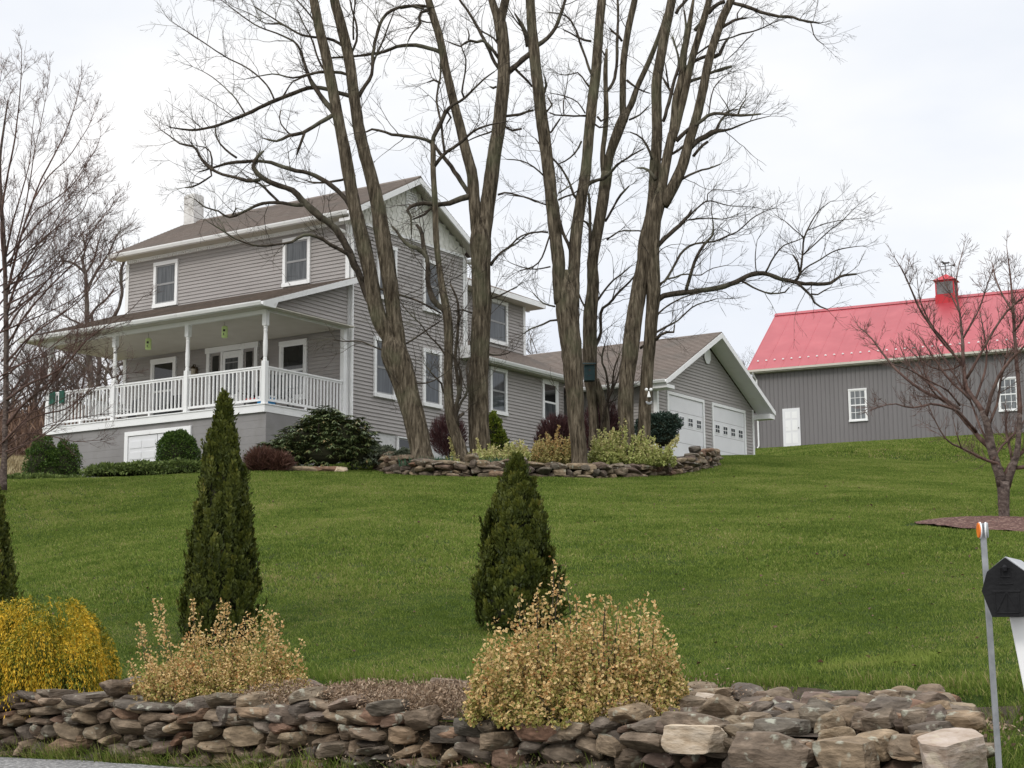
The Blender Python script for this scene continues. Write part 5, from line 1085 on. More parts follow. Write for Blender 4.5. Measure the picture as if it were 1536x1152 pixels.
# ------------------------------------------------------------------ bare trees: limbs traced in the photograph, given real depth, twigs grown from them
def smoothpath(P,step):
    P=np.asarray(P,float)
    if len(P)==2: P=np.vstack([P[0],(P[0]+P[1])/2,P[1]])
    d=np.r_[0,np.cumsum(np.linalg.norm(np.diff(P[:,:3],axis=0),axis=1))]; n=max(3,int(d[-1]/step)+1); s=np.linspace(0,d[-1],n)
    out=[]
    m=np.gradient(P,d,axis=0)
    for q in s:
        i=min(len(d)-2,max(0,int(np.searchsorted(d,q,side='right')-1))); h=d[i+1]-d[i]; t=(q-d[i])/h
        out.append((2*t**3-3*t**2+1)*P[i]+(t**3-2*t**2+t)*h*m[i]+(-2*t**3+3*t**2)*P[i+1]+(t**3-t**2)*h*m[i+1])
    return np.array(out)
class Twigs:
    """many 3-sided tapering twigs collected as numpy arrays"""
    def __init__(s): s.V=[];s.F=[];s.n=0
    def add(s,P,r):
        m=len(P); t=unit(np.gradient(P,axis=0)); a=unit(np.cross(t,[.31,.22,.93])); b=np.cross(t,a); r=np.asarray(r)[:,None]
        V=np.stack([P+a*r,P+(-.5*a+.866*b)*r,P+(-.5*a-.866*b)*r],1).reshape(-1,3); i=np.arange(m-1)*3
        F=np.vstack([np.c_[i+k,i+(k+1)%3,i+3+(k+1)%3,i+3+k] for k in range(3)]); s.V.append(V); s.F.append(F+s.n); s.n+=len(V)
def grow(tw,p,d,L,r,lev,g,wig=.22,up=.06,nchild=4,spread=.75,cut=.0032,droop=0):
    m=max(4,int(L/.16)+2) if lev>0 else max(4,int(L/.22)+2); st=L/(m-1); P=[p]; D=d/np.linalg.norm(d); dirs=[D]
    for i in range(m-1):
        D=D+g.normal(0,wig,3)+np.array([0,0,up]); D/=np.linalg.norm(D); P.append(P[-1]+D*st); dirs.append(D)
    P=np.array(P); tw.add(P,np.linspace(r,max(r*.32,.0024),m))
    if lev>0:
        for k in range(nchild):
            f=g.uniform(.15,.97); i=int(f*(m-1)); ax=g.normal(0,1,3); ax-=ax@dirs[i]*dirs[i]; ax/=np.linalg.norm(ax); an=g.uniform(.35,spread+.25)
            dd=dirs[i]*math.cos(an)+ax*math.sin(an); LL=L*g.uniform(.32,.62)*(1.15-f*.4); rr=max(r*(1-f*.5)*.62,.0028)
            if LL>.08: grow(tw,P[i],dd,LL,rr,lev-1,g,wig,up,nchild,spread,cut)
def build_tree(name,label,cat,Y0,trunks,limbs,seed,basepix,density=1.,tr_mat='bark',br_mat='branch',ttl=(.55,1.7),twr=.0076,group=None,vary=.35,lev=2,upb=.05,nchild=3,flat=None,wig=.14,seeddepth=0,rough=.07,maxw=10):
    g=np.random.default_rng(seed); px2m=Y0/FPX
    base=gp(basepix[0],basepix[1],Y0); root=empty(name,base-np.array([0,0,.1])); tag(root,label,cat,group); b0=np.array(root.location)
    known=[]   # (px,py,Y)
    wscale=.94
    def to3(path,istrunk,fixed=None):
        x0,y0=path[0][:2]
        if known:
            K=np.array(known); j=np.argmin((K[:,0]-x0)**2+(K[:,1]-y0)**2); Ys=K[j,2]
        else: Ys=Y0
        if fixed is not None: Ys=fixed
        L_=0; out=[]; k=(g.uniform(-1,1)*vary) if not istrunk else g.uniform(-.06,.06); Yc=Ys
        for i,q in enumerate(path):
            if i>0: L_=math.hypot(q[0]-path[i-1][0],q[1]-path[i-1][1])*px2m; Yc+=k*L_*(1 if not istrunk else 1)
            known.append((q[0],q[1],Yc)); p=at(q[0],q[1],Yc); out.append([*(p-b0),q[2]*wscale*Yc/FPX/2])
        return np.array(out)
    TR=MB(); BR=MB(); tw=Twigs()
    def tube_to(mb,path3,seg,step,rgh):
        S=smoothpath(path3,step); n=len(S); rr=np.clip(S[:,3],.003,None)
        if seg>=10:
            ang=np.arange(seg)*2*math.pi/seg; ph=g.uniform(0,6.28,5); zz=np.arange(n)*step
            mod=1+rgh*(np.sin(ang[None,:]*3+zz[:,None]*1.3+ph[0])*.6+np.sin(ang[None,:]*5-zz[:,None]*.7+ph[1])*.5+np.sin(zz[:,None]*5.3+ang[None,:]+ph[2])*.35+g.normal(0,.35,(n,seg)))
            mb.tube(S[:,:3],rr[:,None]*mod,seg)
        else: mb.tube(S[:,:3]+g.normal(0,1,(n,3))*rr[:,None]*.10,rr*(1+g.normal(0,.05,n)),seg)
        return S
    allp=[]
    for k,tp in enumerate(trunks):
        fx=tp[0] if not isinstance(tp[0],tuple) else None
        path=tp[1:] if fx is not None else tp
        P3=to3(path,True,None if fx is None else Y0+fx)
        if path[0][1]>640 and k==0: P3[0,3]*=1.3
        S=tube_to(TR,P3,20,.16,rough); allp.append((S,.35))
    for lp in limbs:
        S=tube_to(BR,to3(lp,False),7,.16,.05); allp.append((S,1.))
    for S,dens in allp:
        Lt=np.linalg.norm(np.diff(S[:,:3],axis=0),axis=1).sum(); n=len(S)
        cnt=int(Lt*density*(3.8 if dens==1. else 1.0))
        for c in range(cnt):
            f=g.uniform(.10,1)**.7 if dens==1. else g.uniform(.35,1); i=min(n-2,int(f*(n-1))); t=unit(S[i+1,:3]-S[i,:3]); ax=g.normal(0,1,3)+np.array([0,0,.25]); ax-=ax@t*t; ax=unit(ax)
            if flat is not None: ax=unit(ax*np.array([1,flat,1]))
            an=g.uniform(.5,1.25); d=t*math.cos(an)+ax*math.sin(an)+np.array([0,0,upb*3]); r=min(max(S[i,3]*.45,twr*.8),twr*g.uniform(.9,1.9)); L_=g.uniform(*ttl)*(1.15-.45*f)
            grow(tw,S[i,:3]+ax*S[i,3]*.6,unit(d),L_,r,lev,g,wig=wig,up=upb,nchild=nchild)
        if S[-1,3]<.04:
            for c in range(2): grow(tw,S[-1,:3],unit(unit(S[-1,:3]-S[-2,:3])+g.normal(0,.3,3)),ttl[0]*1.3,twr,lev,g,wig=wig,up=upb,nchild=nchild)
    TR.build('trunk',M[tr_mat],root,smooth=True)
    if BR.v: BR.build('limbs',M[br_mat],root,smooth=True)
    link('twigs',npmesh('twigs',np.vstack(tw.V),np.vstack(tw.F)),M[br_mat],root)
    return root
GR='tall bare trees standing in the raised stone bed'
T1t=[[(636,712,44),(634,690,39),(626,647,36),(614,595,37),(602,556,41),(592,525,43),(588,505,30),(586,490,12)],
 [(596,535,30),(586,510,28),(572,485,27),(565,465,25),(557,426,26),(556,415,24),(545,366,24),(529,298,21),(517.6,229,20),(513,205,18),(503.5,156,18),(489.8,88,17),(478,39,16),(470,0,15),(462,-50,13),(452,-110,10),(447,-190,6)],
 [(597,540,30),(595,500,27),(589.5,465,25),(583,413,26),(580,395,26),(572,346,26),(562.5,288,22),(547,229,20),(539,195,19),(529,127,18),(521.5,78,18),(512,39,17),(502,0,15),(494,-50,13),(486,-110,10),(482,-190,6)]]
T1l=[[(566,480,15),(556,455,13),(540,416,12),(519.5,370,12),(503,342,12),(474,320,12),(451,297,11),(441,287,10),(415.5,277.6,9),(390,264,8),(381,254,8),(383,240,7),(389,232,5),(396,226,3)],
 [(390,269,6),(372.6,272,6),(355,266,5.5),(335,262,5),(314,252,5),(300,235,4.5),(294.5,223,4),(269,215,3),(253,203,2),(240,194,1.5)],
 [(529,316,9),(523,305,8),(494,276,8),(464,260,7),(435,254,7),(406,243.5,6),(367,242.5,6),(347,244,5.5),(324,250,4),(298,258,2)],
 [(355,237,4),(339,225,3.5),(326,209,3),(323,199,2.5),(324,186,1.5)],[(318,250,3),(318,239,3),(312,223,2.5),(296,219,1.5)],
 [(316,254,3.5),(318,262,3),(308,270,3),(285,281,3),(277,281.5,2)],
 [(454.6,307,7),(440,307,6),(425,305,6),(400,304,5.5),(386,307,5),(367,317,4.5),(341,325.5,4),(328,317,3),(308,311,2.5),(292.5,299,2)],
 [(418,303,4.5),(405,290,4.5),(390,276,4),(372,268,3.5)],[(347,326,3),(352,316,2.5),(358,308,2),(362,314,1.5)],
 [(545,425,9),(535,405,8),(523,383,7.5),(503,371,6.5),(480,357,6),(458.5,352,5.5),(435,363.6,4.5),(415.5,366.5,4),(386,368.5,3.5),(357,360,3),(328,342,2.5),(311,332,1.5)],
 [(536,152,9),(530,146,8),(513,141,7),(476,131,7),(425,146,7),(367,172,6),(328,187.5,5),(288.6,195,4),(255,191,2)],
 [(411.6,150,3.5),(405,135,3),(392,119,2.8),(366.7,99.6,2.5),(339,86,2.3),(312,68,2),(277,45,1.6),(255,31,1)],
 [(367,170,3),(355,150,2.4),(339,133,2),(308,109,1.4),(289,100,.8)],[(425,144,3),(432,132,2.5),(441,121,2.3),(458.5,115,1.8)],
 [(530,118,6),(523,113,5.5),(484,108,5),(460,112,4),(441,117,3.4),(411.6,111,2.4),(385,115,1.8),(367,119,1.2)],
 [(509,185,11),(503,172,10),(484,148,9),(464,117,7),(456.6,94,5),(443,64,4),(417.5,51,3),(386,39,2.5),(355,17.6,2),(331.6,0,1.2)],
 [(522,78,6),(511,66,5.5),(492,58,5),(474,56,4.5),(454.6,53,4),(435,43,3.5),(406,25,2.5),(382,10,2)],[(436,43,3),(420,36,2.5),(400,36,2),(378,22,1.5),(350,10,1)],
 [(507,170,8),(494,176,7.5),(474,187.5,7),(454.6,199,6),(435,203,5.5),(413.6,212,4),(394,207,2)],
 [(457,199,4.5),(452.6,211,4.5),(448,224,4),(445,233,3)],[(436,203,3),(427,193,2.4),(419.5,182,2.2),(421,166,2)],
 [(533,262,5),(519.5,268,4.5),(500,272,4),(484,274,3.5),(465,273,2.6),(456.6,270,2)],
 [(538,145,7),(545,132,6.5),(556.6,115,6),(559,85,5.5),(566,50,5.5),(572,31,5.5),(584,17,5.5),(600,11,5),(617,9,5),(636,14,4)],
 [(555,118,3.5),(562,90,3.5),(575,60,3),(584,35,2.5),(590,20,1.8)],[(527,80,4),(535,60,4),(534,35,3.5),(528,15,3),(525,0,2.5),(524,-30,2)],[(530,60,3.5),(530,30,3),(533,0,2.5),(536,-25,2)],
 [(470,0,5),(460,-12,4.5),(445,-30,4),(425,-45,3),(400,-55,2)],[(484,70,3.5),(470,30,3),(450,5,2.6),(430,-15,2)],[(498,120,4),(480,95,3.4),(468,60,3),(455,35,2.4),(445,12,1.8)],
 [(568,432,4),(590,440,4),(615,447,3.6),(640,458,3.2),(662,470,3)],[(600,520,3.5),(615,512,3),(640,495,2.6),(660,482,2)],[(604,560,3),(625,575,2.6),(648,572,2),(668,560,1.6)],
 [(588,530,3.5),(565,522,3),(540,512,2.6),(515,512,2),(495,508,1.5)]]
T3t=[[(722,705,46),(721,688,39),(720,660,34),(718,608,33),(719.7,530,31),(722,452,31),(720.7,395,31),(721,358,34),(721,340,26),(721,322,8)],
 [(719,360,24),(714,328,21),(711,298,19),(707,258.6,18),(697,219.5,16.5),(691.4,195,15.5),(681.6,156,14.5),(670,107,13.5),(660,58.6,13),(650,25,13),(642.6,0,12),(632,-50,10),(620,-110,7),(612,-170,4)],
 [(724,365,26),(729,325,24),(734,288,24),(740,239,22.5),(744,215,22),(752,156,22),(756,107,21),(755,62,20),(752,35,19)],
 [(754,55,15),(752,30,15),(758,0,14),(764,-50,12),(772,-120,9),(776,-190,5)],[(751,60,14),(745,25,13),(738,0,12),(728,-50,10),(722,-110,7),(720,-170,4)]]
T3l=[[(710,292,11),(705,294,11),(691.4,297.6,10),(672,305.5,9),(658,307,8),(644.5,305.5,7),(625,306.5,6.5),(611,314,5.5),(616,325,4),(617,340,3),(617,352,2)],
 [(652,308,5),(644.5,314,4.5),(635,323,4),(626,326,3.5),(619,329,2.5)],
 [(706,294,9),(701,286,8),(687.5,266,8),(670,241,7),(656,225,6),(651,216,4.5)],
 [(748,102,7),(745,98,6.5),(732.5,72,5.5),(715,39,5),(703,18,4.5),(691,2,4),(680,-20,3)],
 [(750,90,6),(744,82,5.5),(733,68,5.5),(724.6,61,5.5),(714,63,5),(703,60.5,4.5),(693,69,3.5),(672,62.5,2)],[(703,60,3),(704,52,2.6),(702,45,2)],[(748,66,4),(738,55,3.5),(728,50,3),(720,46,2)],
 [(762,108,11),(767.6,105,10),(780,93,9),(793,82,8.5),(800,75,8),(809,66,8),(820,58,7.5),(828,49,7),(835,38,6.5),(840,23.5,6),(845,10,5.5),(848,0,5),(852,-30,4)],
 [(758,174,4.5),(765,173,4.5),(780,172,4.5),(790,168,4),(800,165,4)],[(770,100,5),(779,110,5),(790,120,4.5),(798,130,3.5)],
 [(661,78,7.5),(650,74,7),(636.7,70,7),(617,68,6.5),(597.6,69,6),(578,77,5.5),(556,81,5),(535,84,4.5),(510,86,4),(490,87,3)],
 [(648,14,6),(640,16,5.5),(632,18,5),(629,26,5),(631,32,4.5),(626,42,4),(618,50,3),(612,62,2.2)],[(632,31,3),(638,33,2.6),(648,34,2)],[(647,12,5),(630,8,5),(617,9,5),(600,12,4)],
 [(736,397,6),(741,390,5),(752,378,4),(764,370,3.4),(780,355,2.8),(800,348,2)],[(747,292,3.5),(758,289,3),(773,292,2.6),(790,297,2),(803,303,1.5)],[(753,186,4),(768,196,3),(782,193,4),(774,194,3)],
 [(745,130,4),(738,132,4),(735,130,2.5)],[(742,195,3.5),(730,200,3),(715,205,2.5),(700,212,2)],[(661,125,4),(655,121,4),(648,120,3.5),(640,124,2)],
 [(726,450,3.5),(740,447,3),(756,440,2.6),(775,430,2)],[(728,530,3),(745,533,2.6),(762,530,2)],[(708,470,3),(695,465,2.5),(680,466,2)]]
T2t=[[(697,697,26),(694,684,21),(688,665,19),(681,647.5,18),(673,595,15.5),(672,560,14.5),(673,530,14),(671.5,478,15),(668,455,13),(662,425,11),(658,395,9.5),(654,356,10),(653,307,9.5),(650,258.6,9),(649.5,219.5,8.5),(648.5,212,8)]]
T2l=[[(670,472,11),(662,462,10),(652,452,9.5),(643,430,8.5),(641,410,8),(640.6,391,8),(636.7,380,9),(628,374,8),(617,370,7),(605.5,362,5.5),(597,350,4.5),(588,339,3.5)],
 [(638,382,8),(635,372,8),(634.8,362,7.5),(632.8,350,7),(629,342,6),(625,337,4)],
 [(649,216,8),(650,206,8),(656,195,8),(662,182,7.5),(668,170,7),(675.8,160,5.5),(695,148.5,4.5),(715,129,3.4),(728,117,2.6),(742,107,2)],
 [(651,250,7),(656,243,6.5),(666,231,6),(680,222,5.5),(695,211,5),(707,199,4.2),(718,193,3.8),(730.5,188.5,3.2),(745,185,2.6),(758,182.6,2)],
 [(667,230,4.5),(664,208,4.2),(662,185.6,4),(657,165,3.8),(655,148.5,3.6),(657,132,3.5),(660,117,3.4),(661,98,3.2),(661,82,3),(662,50,2.2)],
 [(647,213,6),(640,210,5.5),(617,205,5.2),(600,203,5),(584,201,5),(575,197,4.5),(564.5,195,4),(556,194,3.6),(549,198,3)],
 [(697,148,4),(693,138,3.5),(695,125,3.2),(698,105.5,3),(699,90,2.5),(692,70,2)],[(670,165,4),(676,178,3.5),(670,186,2.4)],
 [(686,640,8),(683,616,7.5),(688.5,590,6.5),(686,565,6),(683,543,5.4),(685,515,5.2),(687,491,5),(688,470,4.5),(686,450,4),(680,435,3.4),(675.5,426,3)],
 [(685,622,5),(692,603,4.5),(699,593,4),(701.5,569,3.5),(700,550,2.6),(706,535,1.8)],[(690,598,4.5),(692,570,4),(686,545,3.4),(680,535,3),(676,510,2.4)],
 [(672,595,4),(666,590,3.6),(662,575,3),(650,563,2.6),(640,550,2)],[(678,640,5),(690,622,5),(696,619,5)],[(671,540,3.5),(660,520,3),(645,505,2.6),(630,485,2.2),(612,468,1.8),(602,455,1.4)]]
T4t=[[(869,716,34),(869,697,28),(868,670,26),(865,634.5,26),(862,582,29),(860,556,31),(857.5,530,33),(853.5,491,35.5),(850.5,462,37),(850,445,33),(850,425,24),(850,405,8)],
 [(842,455,22),(838,413,21),(838,395,21),(833,356,21),(828,307,20),(823.5,258.6,20),(818.6,219.5,20),(816.6,205,20),(810,156,19.5),(803,98,18.5),(799,58.6,17),(795,0,15.5),(790,-60,13),(784,-120,9),(780,-180,5)],
 [(859,460,22),(861,426,20),(861.5,405,19),(863.5,366,20),(869,317,19),(877,268,18),(881,229,17),(883,205,17),(887,166,17),(893,117,17),(897,68,16),(898.6,39,15),(902.6,0,14.5),(906,-60,12),(910,-120,8),(913,-180,4)]]
T4l=[[(792,70,9),(788,50,8),(783,39,7),(778,30,5),(772,20,3)],[(784,42,3),(776,34,2.5),(768,22,2),(762,12,1.5)],
 [(858,385,7),(853.7,370,6),(848,358,5.5),(842,340.6,5),(838,320,4.6),(836,304,4),(830,288,3)],[(866,300,5),(861.5,294,4.5),(855,276,4),(846,258.6,3.6),(836,245,3.4),(826,235,3.4),(812,220,2.6),(803,208,2)],
 [(888,112,5),(885,107,4.5),(879,88,4.2),(871,68,4),(863.5,43,3.5),(857,32,3.2),(848,23.5,3),(835,20,2.4),(822.5,18.5,2)],[(887,62,4),(872,59,3.6),(862,53,3),(846,45,2)],
 [(880,174,4),(877,174,3.6),(860,174,3.2),(846,173,3),(836,173,2.6),(824.5,169,2.5)],[(884,130,4),(881,127,3.4),(875,118,2.8),(867,109,2.2),(850,113,1.8),(838,111,1.5)],[(846,172,2.5),(845,155,2.2),(848,140,1.8),(852,115,1.2)],[(878,170,2.5),(865,152,2.2),(850,145,2),(828,140,1.4)],
 [(822,348,3.4),(818.6,348,3.2),(806,348,2.8),(795,350,2.5),(778,362,2.2),(760,374,2)],[(822,308,3),(815,306,2.6),(789,296,2.2),(775,294,2),(760,292,1.5)],[(818,266,3),(814.7,262.5,2.8),(795,247,2.4),(785,242,2.2),(775.6,240,2.2),(760,239,1.5)],
 [(816,200,3.5),(824,200,3.5),(832,190,3.2),(840,178,2.6)],[(816,140,5),(819,130,5),(818,118,4),(817,115,2.5)],[(820,168,3.5),(826,162,3.5),(828,152,3),(822,146,2.2)],
 [(837,300,3.5),(845,296,3),(858,292,2.6),(868,285,2)],[(838,290,3),(850,282,2.4),(860,275,2)],[(836,480,3.5),(822,482,3.2),(812,488,2.8),(798,492,2.4),(786,500,2)],[(833,460,3),(815,455,2.4),(800,440,2)],
 [(896,175,4),(903,182,3.6),(908,178,3)],[(892,186,3.4),(902,192,3),(908,190,2.5)],[(872,212,3.5),(866,225,3.2),(850,240,2.6),(838,246,2)],[(828,345,3),(800,400,2.4),(780,406,2)],[(826,400,2.6),(800,404,2.2),(775,398,1.6),(765,394,1.2)]]
T5t=[[(892,670,16),(891,634,15),(889,600,17),(885,556,23),(884.6,517,23),(886,465,22),(890,426,19),(889,395,18),(896.7,346.5,18),(904.5,297.6,19),(910,258.6,19)],
 [(909,268,14),(913,240,14),(920,215,16),(926,200,17),(932,185.5,17),(937,172,15)],
 [(910,665,15),(907,629,14),(902,600,14),(892,570,16)],
 [(908,275,9),(905,250,9),(904.5,223,8.5),(907,205,8.5),(909.4,166,8.5),(908.4,133,7.5),(908.4,98,7),(910,74,4)],
 [(935,180,12),(934,160,11),(934,137,11),(936,88,11),(943.6,39,11),(952,0,10),(960,-60,8),(966,-120,5)],
 [(936,182,12),(941,168,10.5),(947.5,156,10.5),(955,133,9),(971,98,8.5),(984.6,64,7.5),(992,43,6),(998,20,4)]]
T5l=[[(910,137,5.5),(914,133,5.5),(922,118,5.5),(924,107,5.5),(926,58.6,5),(927,30,4.5),(927,0,4),(928,-50,3)],[(908,84,3),(903,76,2.5),(898,68,2)],
 [(887,420,5),(885,376,6),(885,345,5.5),(885,317,5),(883,290,4)],[(890,525,7),(895,515,6.5),(899,508,6),(901.6,499,5.5),(901,485,5),(901.6,468,5),(906,460,4.5),(914.6,455,4.5),(922,445,4),(930,436.5,3.8),(946,421,3.2),(956,408,2.4)],
 [(891,462,5),(894,455,4),(902,442,3.6),(912,429,3.4),(920,420,3),(930,413,2.8),(945,400,2)],[(910,360,3),(918,354,2.4),(930,346,2)],[(908,332,4),(910,329,4),(918,314,4),(926,300,4),(930,293.7,4),(937,286,4),(943.6,279,2.5)],
 [(872,283,9),(878,278,8.5),(885,274,7.5),(895,271,6),(904.5,269,5.5),(915,260,5),(926,247,4),(940,238,3.4),(952,230,3),(965,223.5,2.5)],
 [(912,640,5),(912,608,4.5),(912,580,4),(908,555,3.6),(903,543,3.2),(904,530,3),(907,517,2.4)],[(900,650,4.5),(906,620,4),(918,580,3.4),(922,550,2.8),(930,530,2)],[(912,600,3.5),(925,570,3),(932,545,2.4),(936,520,2)],
 [(940,120,4),(950,128,3.6),(960,135,3),(975,140,2)],[(933,62,4.5),(926,52,4),(918,47,3.5),(914,42,2.4)],[(944,180,3.5),(960,172,3),(972,160,2.2)],[(870,340,4),(876,330,4),(886,345,4)],[(884,470,3.5),(874,455,3.2),(868,440,2.6)]]
T6t=[[(942,690,28),(941,655,25),(938,610,25),(940,570,25),(948.5,504,27),(953.7,465,26),(961.5,426,26),(966,400,26),(970,366,27),(977,325,22),(980,300,10)],
 [.35,(963,695,26),(966,650,21),(968,610,20),(969,582,20),(973,530,20),(977,478,20.5),(980,440,22),(980,413,22),(979,366,23),(984,320,24),(990,296,22),(995,275,10)],
 [(978,330,22),(981,290,19),(982.6,258.6,18.5),(984.6,219.5,18),(985.5,200,17.5),(984.6,166,17),(984.6,127,17),(990.5,88,16),(998,49,15.5),(1003,22,15),(1008,0,14.5),(1016,-60,12),(1022,-120,9),(1026,-180,5)],
 [(990,300,16),(994,275,16),(998,250,16),(1003,225,15),(1008,200,14)],
 [(1006,212,11),(1011,180,12.5),(1014.7,146.5,12.5),(1022.5,117,12.5),(1026,78,11.5),(1032,49,9.5),(1036,25,7.5),(1040,0,4.5)],
 [(1008,212,12),(1013,195,13),(1020,168,12.5),(1026,146.5,12),(1034,107,12),(1044,68,11.5),(1055.7,29,11.5),(1063.5,0,10.5),(1072,-50,8),(1078,-100,5)],
 [(994,308,20),(1003,292,20),(1012,276,19),(1020,258.6,18),(1029.5,229,17),(1036,205,16),(1042,185.5,15.5),(1052,146.5,15),(1061.6,98,14.5),(1071,64.5,14),(1085,25,13.5),(1097,0,12.5),(1108,-50,10),(1114,-110,6)]]
T6l=[[(1034,222,10),(1042,215,9.5),(1050,209,9.5),(1057.6,205,9.5),(1068,200,9),(1077,197,7),(1087,196,5),(1097,193,3.6),(1112,187,2.8),(1126,181.6,2.2),(1155,174,1.3)],[(1074,197,5),(1078,186,4.5),(1085,176,4),(1089,172,3)],
 [(1014,212,7),(1020.5,205,6.5),(1034,193,6.5),(1044,187,6.5),(1052,181.6,6.5),(1063,173,6),(1075,170,5.5),(1090,172,5.2),(1106.5,173,5),(1125,172.5,4.2),(1141.6,171,3)],[(1107,172,3.2),(1110,165,3),(1112,158,2.6),(1118,150,2)],[(1085,171,3.2),(1092,167,2.6),(1107,164,2)],[(1094,166,2),(1088,155,1.8),(1081,145,1.4)],
 [(1063,172,2.4),(1066,150,2.2),(1072,130,2),(1084,117,1.8)],
 [(1018,135,6),(1022.5,131,5.5),(1038,121,5.5),(1053.7,116,5),(1065,110,5),(1077,105.5,6.5),(1088,102,6),(1097,99.6,5)],
 [(1028,102,6),(1034,97.6,5.5),(1045,90,5.5),(1053.7,86,6),(1065,84,6.5),(1077,84,6.5),(1082,76,5.5),(1086,66,5),(1093,56.6,4)],
 [(1038,86,4),(1044,82,3.4),(1055,74,3.2),(1067,66,3.2),(1082,60,3),(1096.7,56.6,3),(1112,51,2.8),(1130,47,2.6),(1150,39,2),(1167,31,1.5)],[(1130,50,1.8),(1115,65,1.6),(1105,76,1.6),(1092,88,1.6)],
 [(1062,20,8),(1069,12,7.5),(1080,5,7),(1087,2,7)],[(1094,2,8),(1096.7,4,7),(1110,7,6.5),(1126,12,6.5),(1140,18,6),(1155,21.5,5.5),(1170,25,5),(1184.6,25,5),(1200,30,4.2),(1214,32,3.5),(1229.5,35,2.5)],[(1216,33,2),(1219,45,2),(1222,56,1.8),(1234,66,1.4)],
 [(1084,40,6),(1091,37,5.5),(1098,32,5),(1104.5,29,4.6),(1112,28,4),(1120,27,3)],[(1106,29,2.4),(1106,20,2),(1110,14,1.5)],[(1042,45,6),(1048,38,5.5),(1054,30,5),(1060,18,4)],[(1026,60,4),(1029,40,3.6),(1026,15,3)],[(1014,20,6),(1020,10,5.5),(1030,0,5),(1040,-15,4)],
 [(995,182,6),(997,176,6),(1005,146.5,6),(1012.7,117,5.5),(1018.6,94,4.6),(1014,72,3.6),(1009,55,3)],[(1009,142,4),(1003,132,4),(996,120,4),(995,118,3)],[(1003,132,3),(1000,110,2.6),(998,96,2)],
 [(982,455,11),(990.5,446,10),(1010,441,9.5),(1030,438,9),(1055,435,8.5),(1077,432,8.5),(1095,426,8.5),(1110,420.5,8.5),(1120,414,8),(1131,411,8),(1143,410,7.6),(1154.6,412,7.4),(1170,418,7),(1185,421.7,6.8),(1218,426,6.2),(1248,423,5.4),(1256,417,4.8),(1264.7,413.5,4.4),(1284.6,411,3.5)],
 [(1192,423,5),(1198,415,4.6),(1201,404,3.8),(1204,380,3.2),(1206,357,3),(1213,341,2.6),(1229.5,315,1.8),(1246,302,1)],[(1199,408,4),(1197,395,3.8),(1190,383,2.8)],[(1201,410,3),(1204,406,2.8),(1229.5,390,2.4),(1253,376,2),(1275,371,1.6),(1293,369,1)],
 [(1205,382,2.4),(1229.5,359.5,2),(1245,345,1.8),(1260,334,1.5),(1281,312.7,1)],[(1148,410,3.6),(1152,402,3.2),(1158,390,2.8),(1166,378,2.6),(1178,366.6,2.2),(1190,363,2),(1204,357,1.5)],[(1206,356,2),(1192,345,1.8),(1175,330,1.4),(1168,326,1)],[(1213,345,1.8),(1240,335,1.5),(1265,330,1.2),(1295,327,.9)],
 [(1192,423,5),(1197,425,4.5),(1206,434,4.4),(1215.5,441.6,4.2),(1219,450,3.6),(1225,457,3),(1241,464,2)],[(1216,441,3),(1226,442,2.8),(1236,436,2.2),(1246,431,1.6)],[(1112,421,4),(1115,422,3.6),(1124,428,3.2),(1133.5,433,3),(1154.6,440,3),(1168,440,2.8),(1178,438,2.6),(1184,431,2)],[(1135,411,2),(1133,395,1.8),(1133,380.6,1.5),(1136,360,1)],
 [(1029,440,6.5),(1030,434.5,6),(1036,412,5.6),(1042,392,5.2),(1050,376,5),(1058.5,364,4.6),(1069,352.5,4),(1070,341,2.8),(1066.7,315,1.6)],
 [(983,434,5),(986,430,4.4),(998,420,4.2),(1007,406.5,4.2),(1015,391,4),(1021,380.6,4),(1030,372,3.8),(1039.7,366.6,3.6),(1055,364,3.2),(1072.5,362,3),(1090,354,2.8),(1105,348,2.5),(1118,337,2.2),(1129,327,2),(1145,318,1.5),(1159,312.7,1)],[(1078,361,2),(1095,350,1.8),(1085,345,1.5)],
 [(987,432,3.6),(994,424,3.2),(1002,418,3),(1014,416,2.8),(1025.6,411,2.6),(1037,412,2.4),(1049,413.5,2),(1065,404,1.6),(1090,398,1.2)],
 [(984,372,8),(990.5,364,7.5),(1000,354,7.2),(1014,343,7),(1023,334,6.5),(1030,327,5.5),(1037,315,3.4)],[(1032,326,4),(1042,316,3),(1052,307,2.8),(1061,301,2.6),(1076,304,2),(1091,308,1.6),(1122,310,1)],[(1032,330,2.6),(1050,328,2.2),(1068,327,2),(1085,329,1.6),(1105,322,1.2)],[(1061,301,2),(1061,292,1.8),(1068,285,1.5),(1090,286,1.2)],
 [(982,478,3.6),(990,468,3.2),(1007,455.6,2.8),(1028,445,2.4),(1055,438,1.8)],[(982,500,4),(995,492,3.6),(1012,484,3),(1040,460,2.4),(1075,448,1.6)],[(984,510,5),(990,503,5),(1000,498,4.5),(1010,499,3.6),(1012,488,2)],[(960,523,4),(975,512,4.5),(985,505,5)],
 [(1018,272,5),(1024.5,268,4.2),(1036,262,3.8),(1049,256.5,3.4),(1066,252,3),(1080.7,246,2)],[(968,348,3),(961,346.5,2.6),(945,346,2.4),(930,346.5,2.2),(920,354,2),(908,358,1.5)],[(984,270,7),(978,262,6),(972,255,5),(965,252,4),(955,252,2.4)],[(978,240,4.5),(972,222,4),(960,205,3.2),(945,198,2)],
 [(1040,235,5),(1050,222,5),(1062,212,5)],[(992,240,5),(1005,232,4.6),(1016,226,4.4),(1026,218,4)]]
build_tree('bare_tree','leaning bare tree with two stems and a long dark limb reaching over the porch roof','tree',37.3,T1t,T1l,101,(636,712),.92,group=GR)
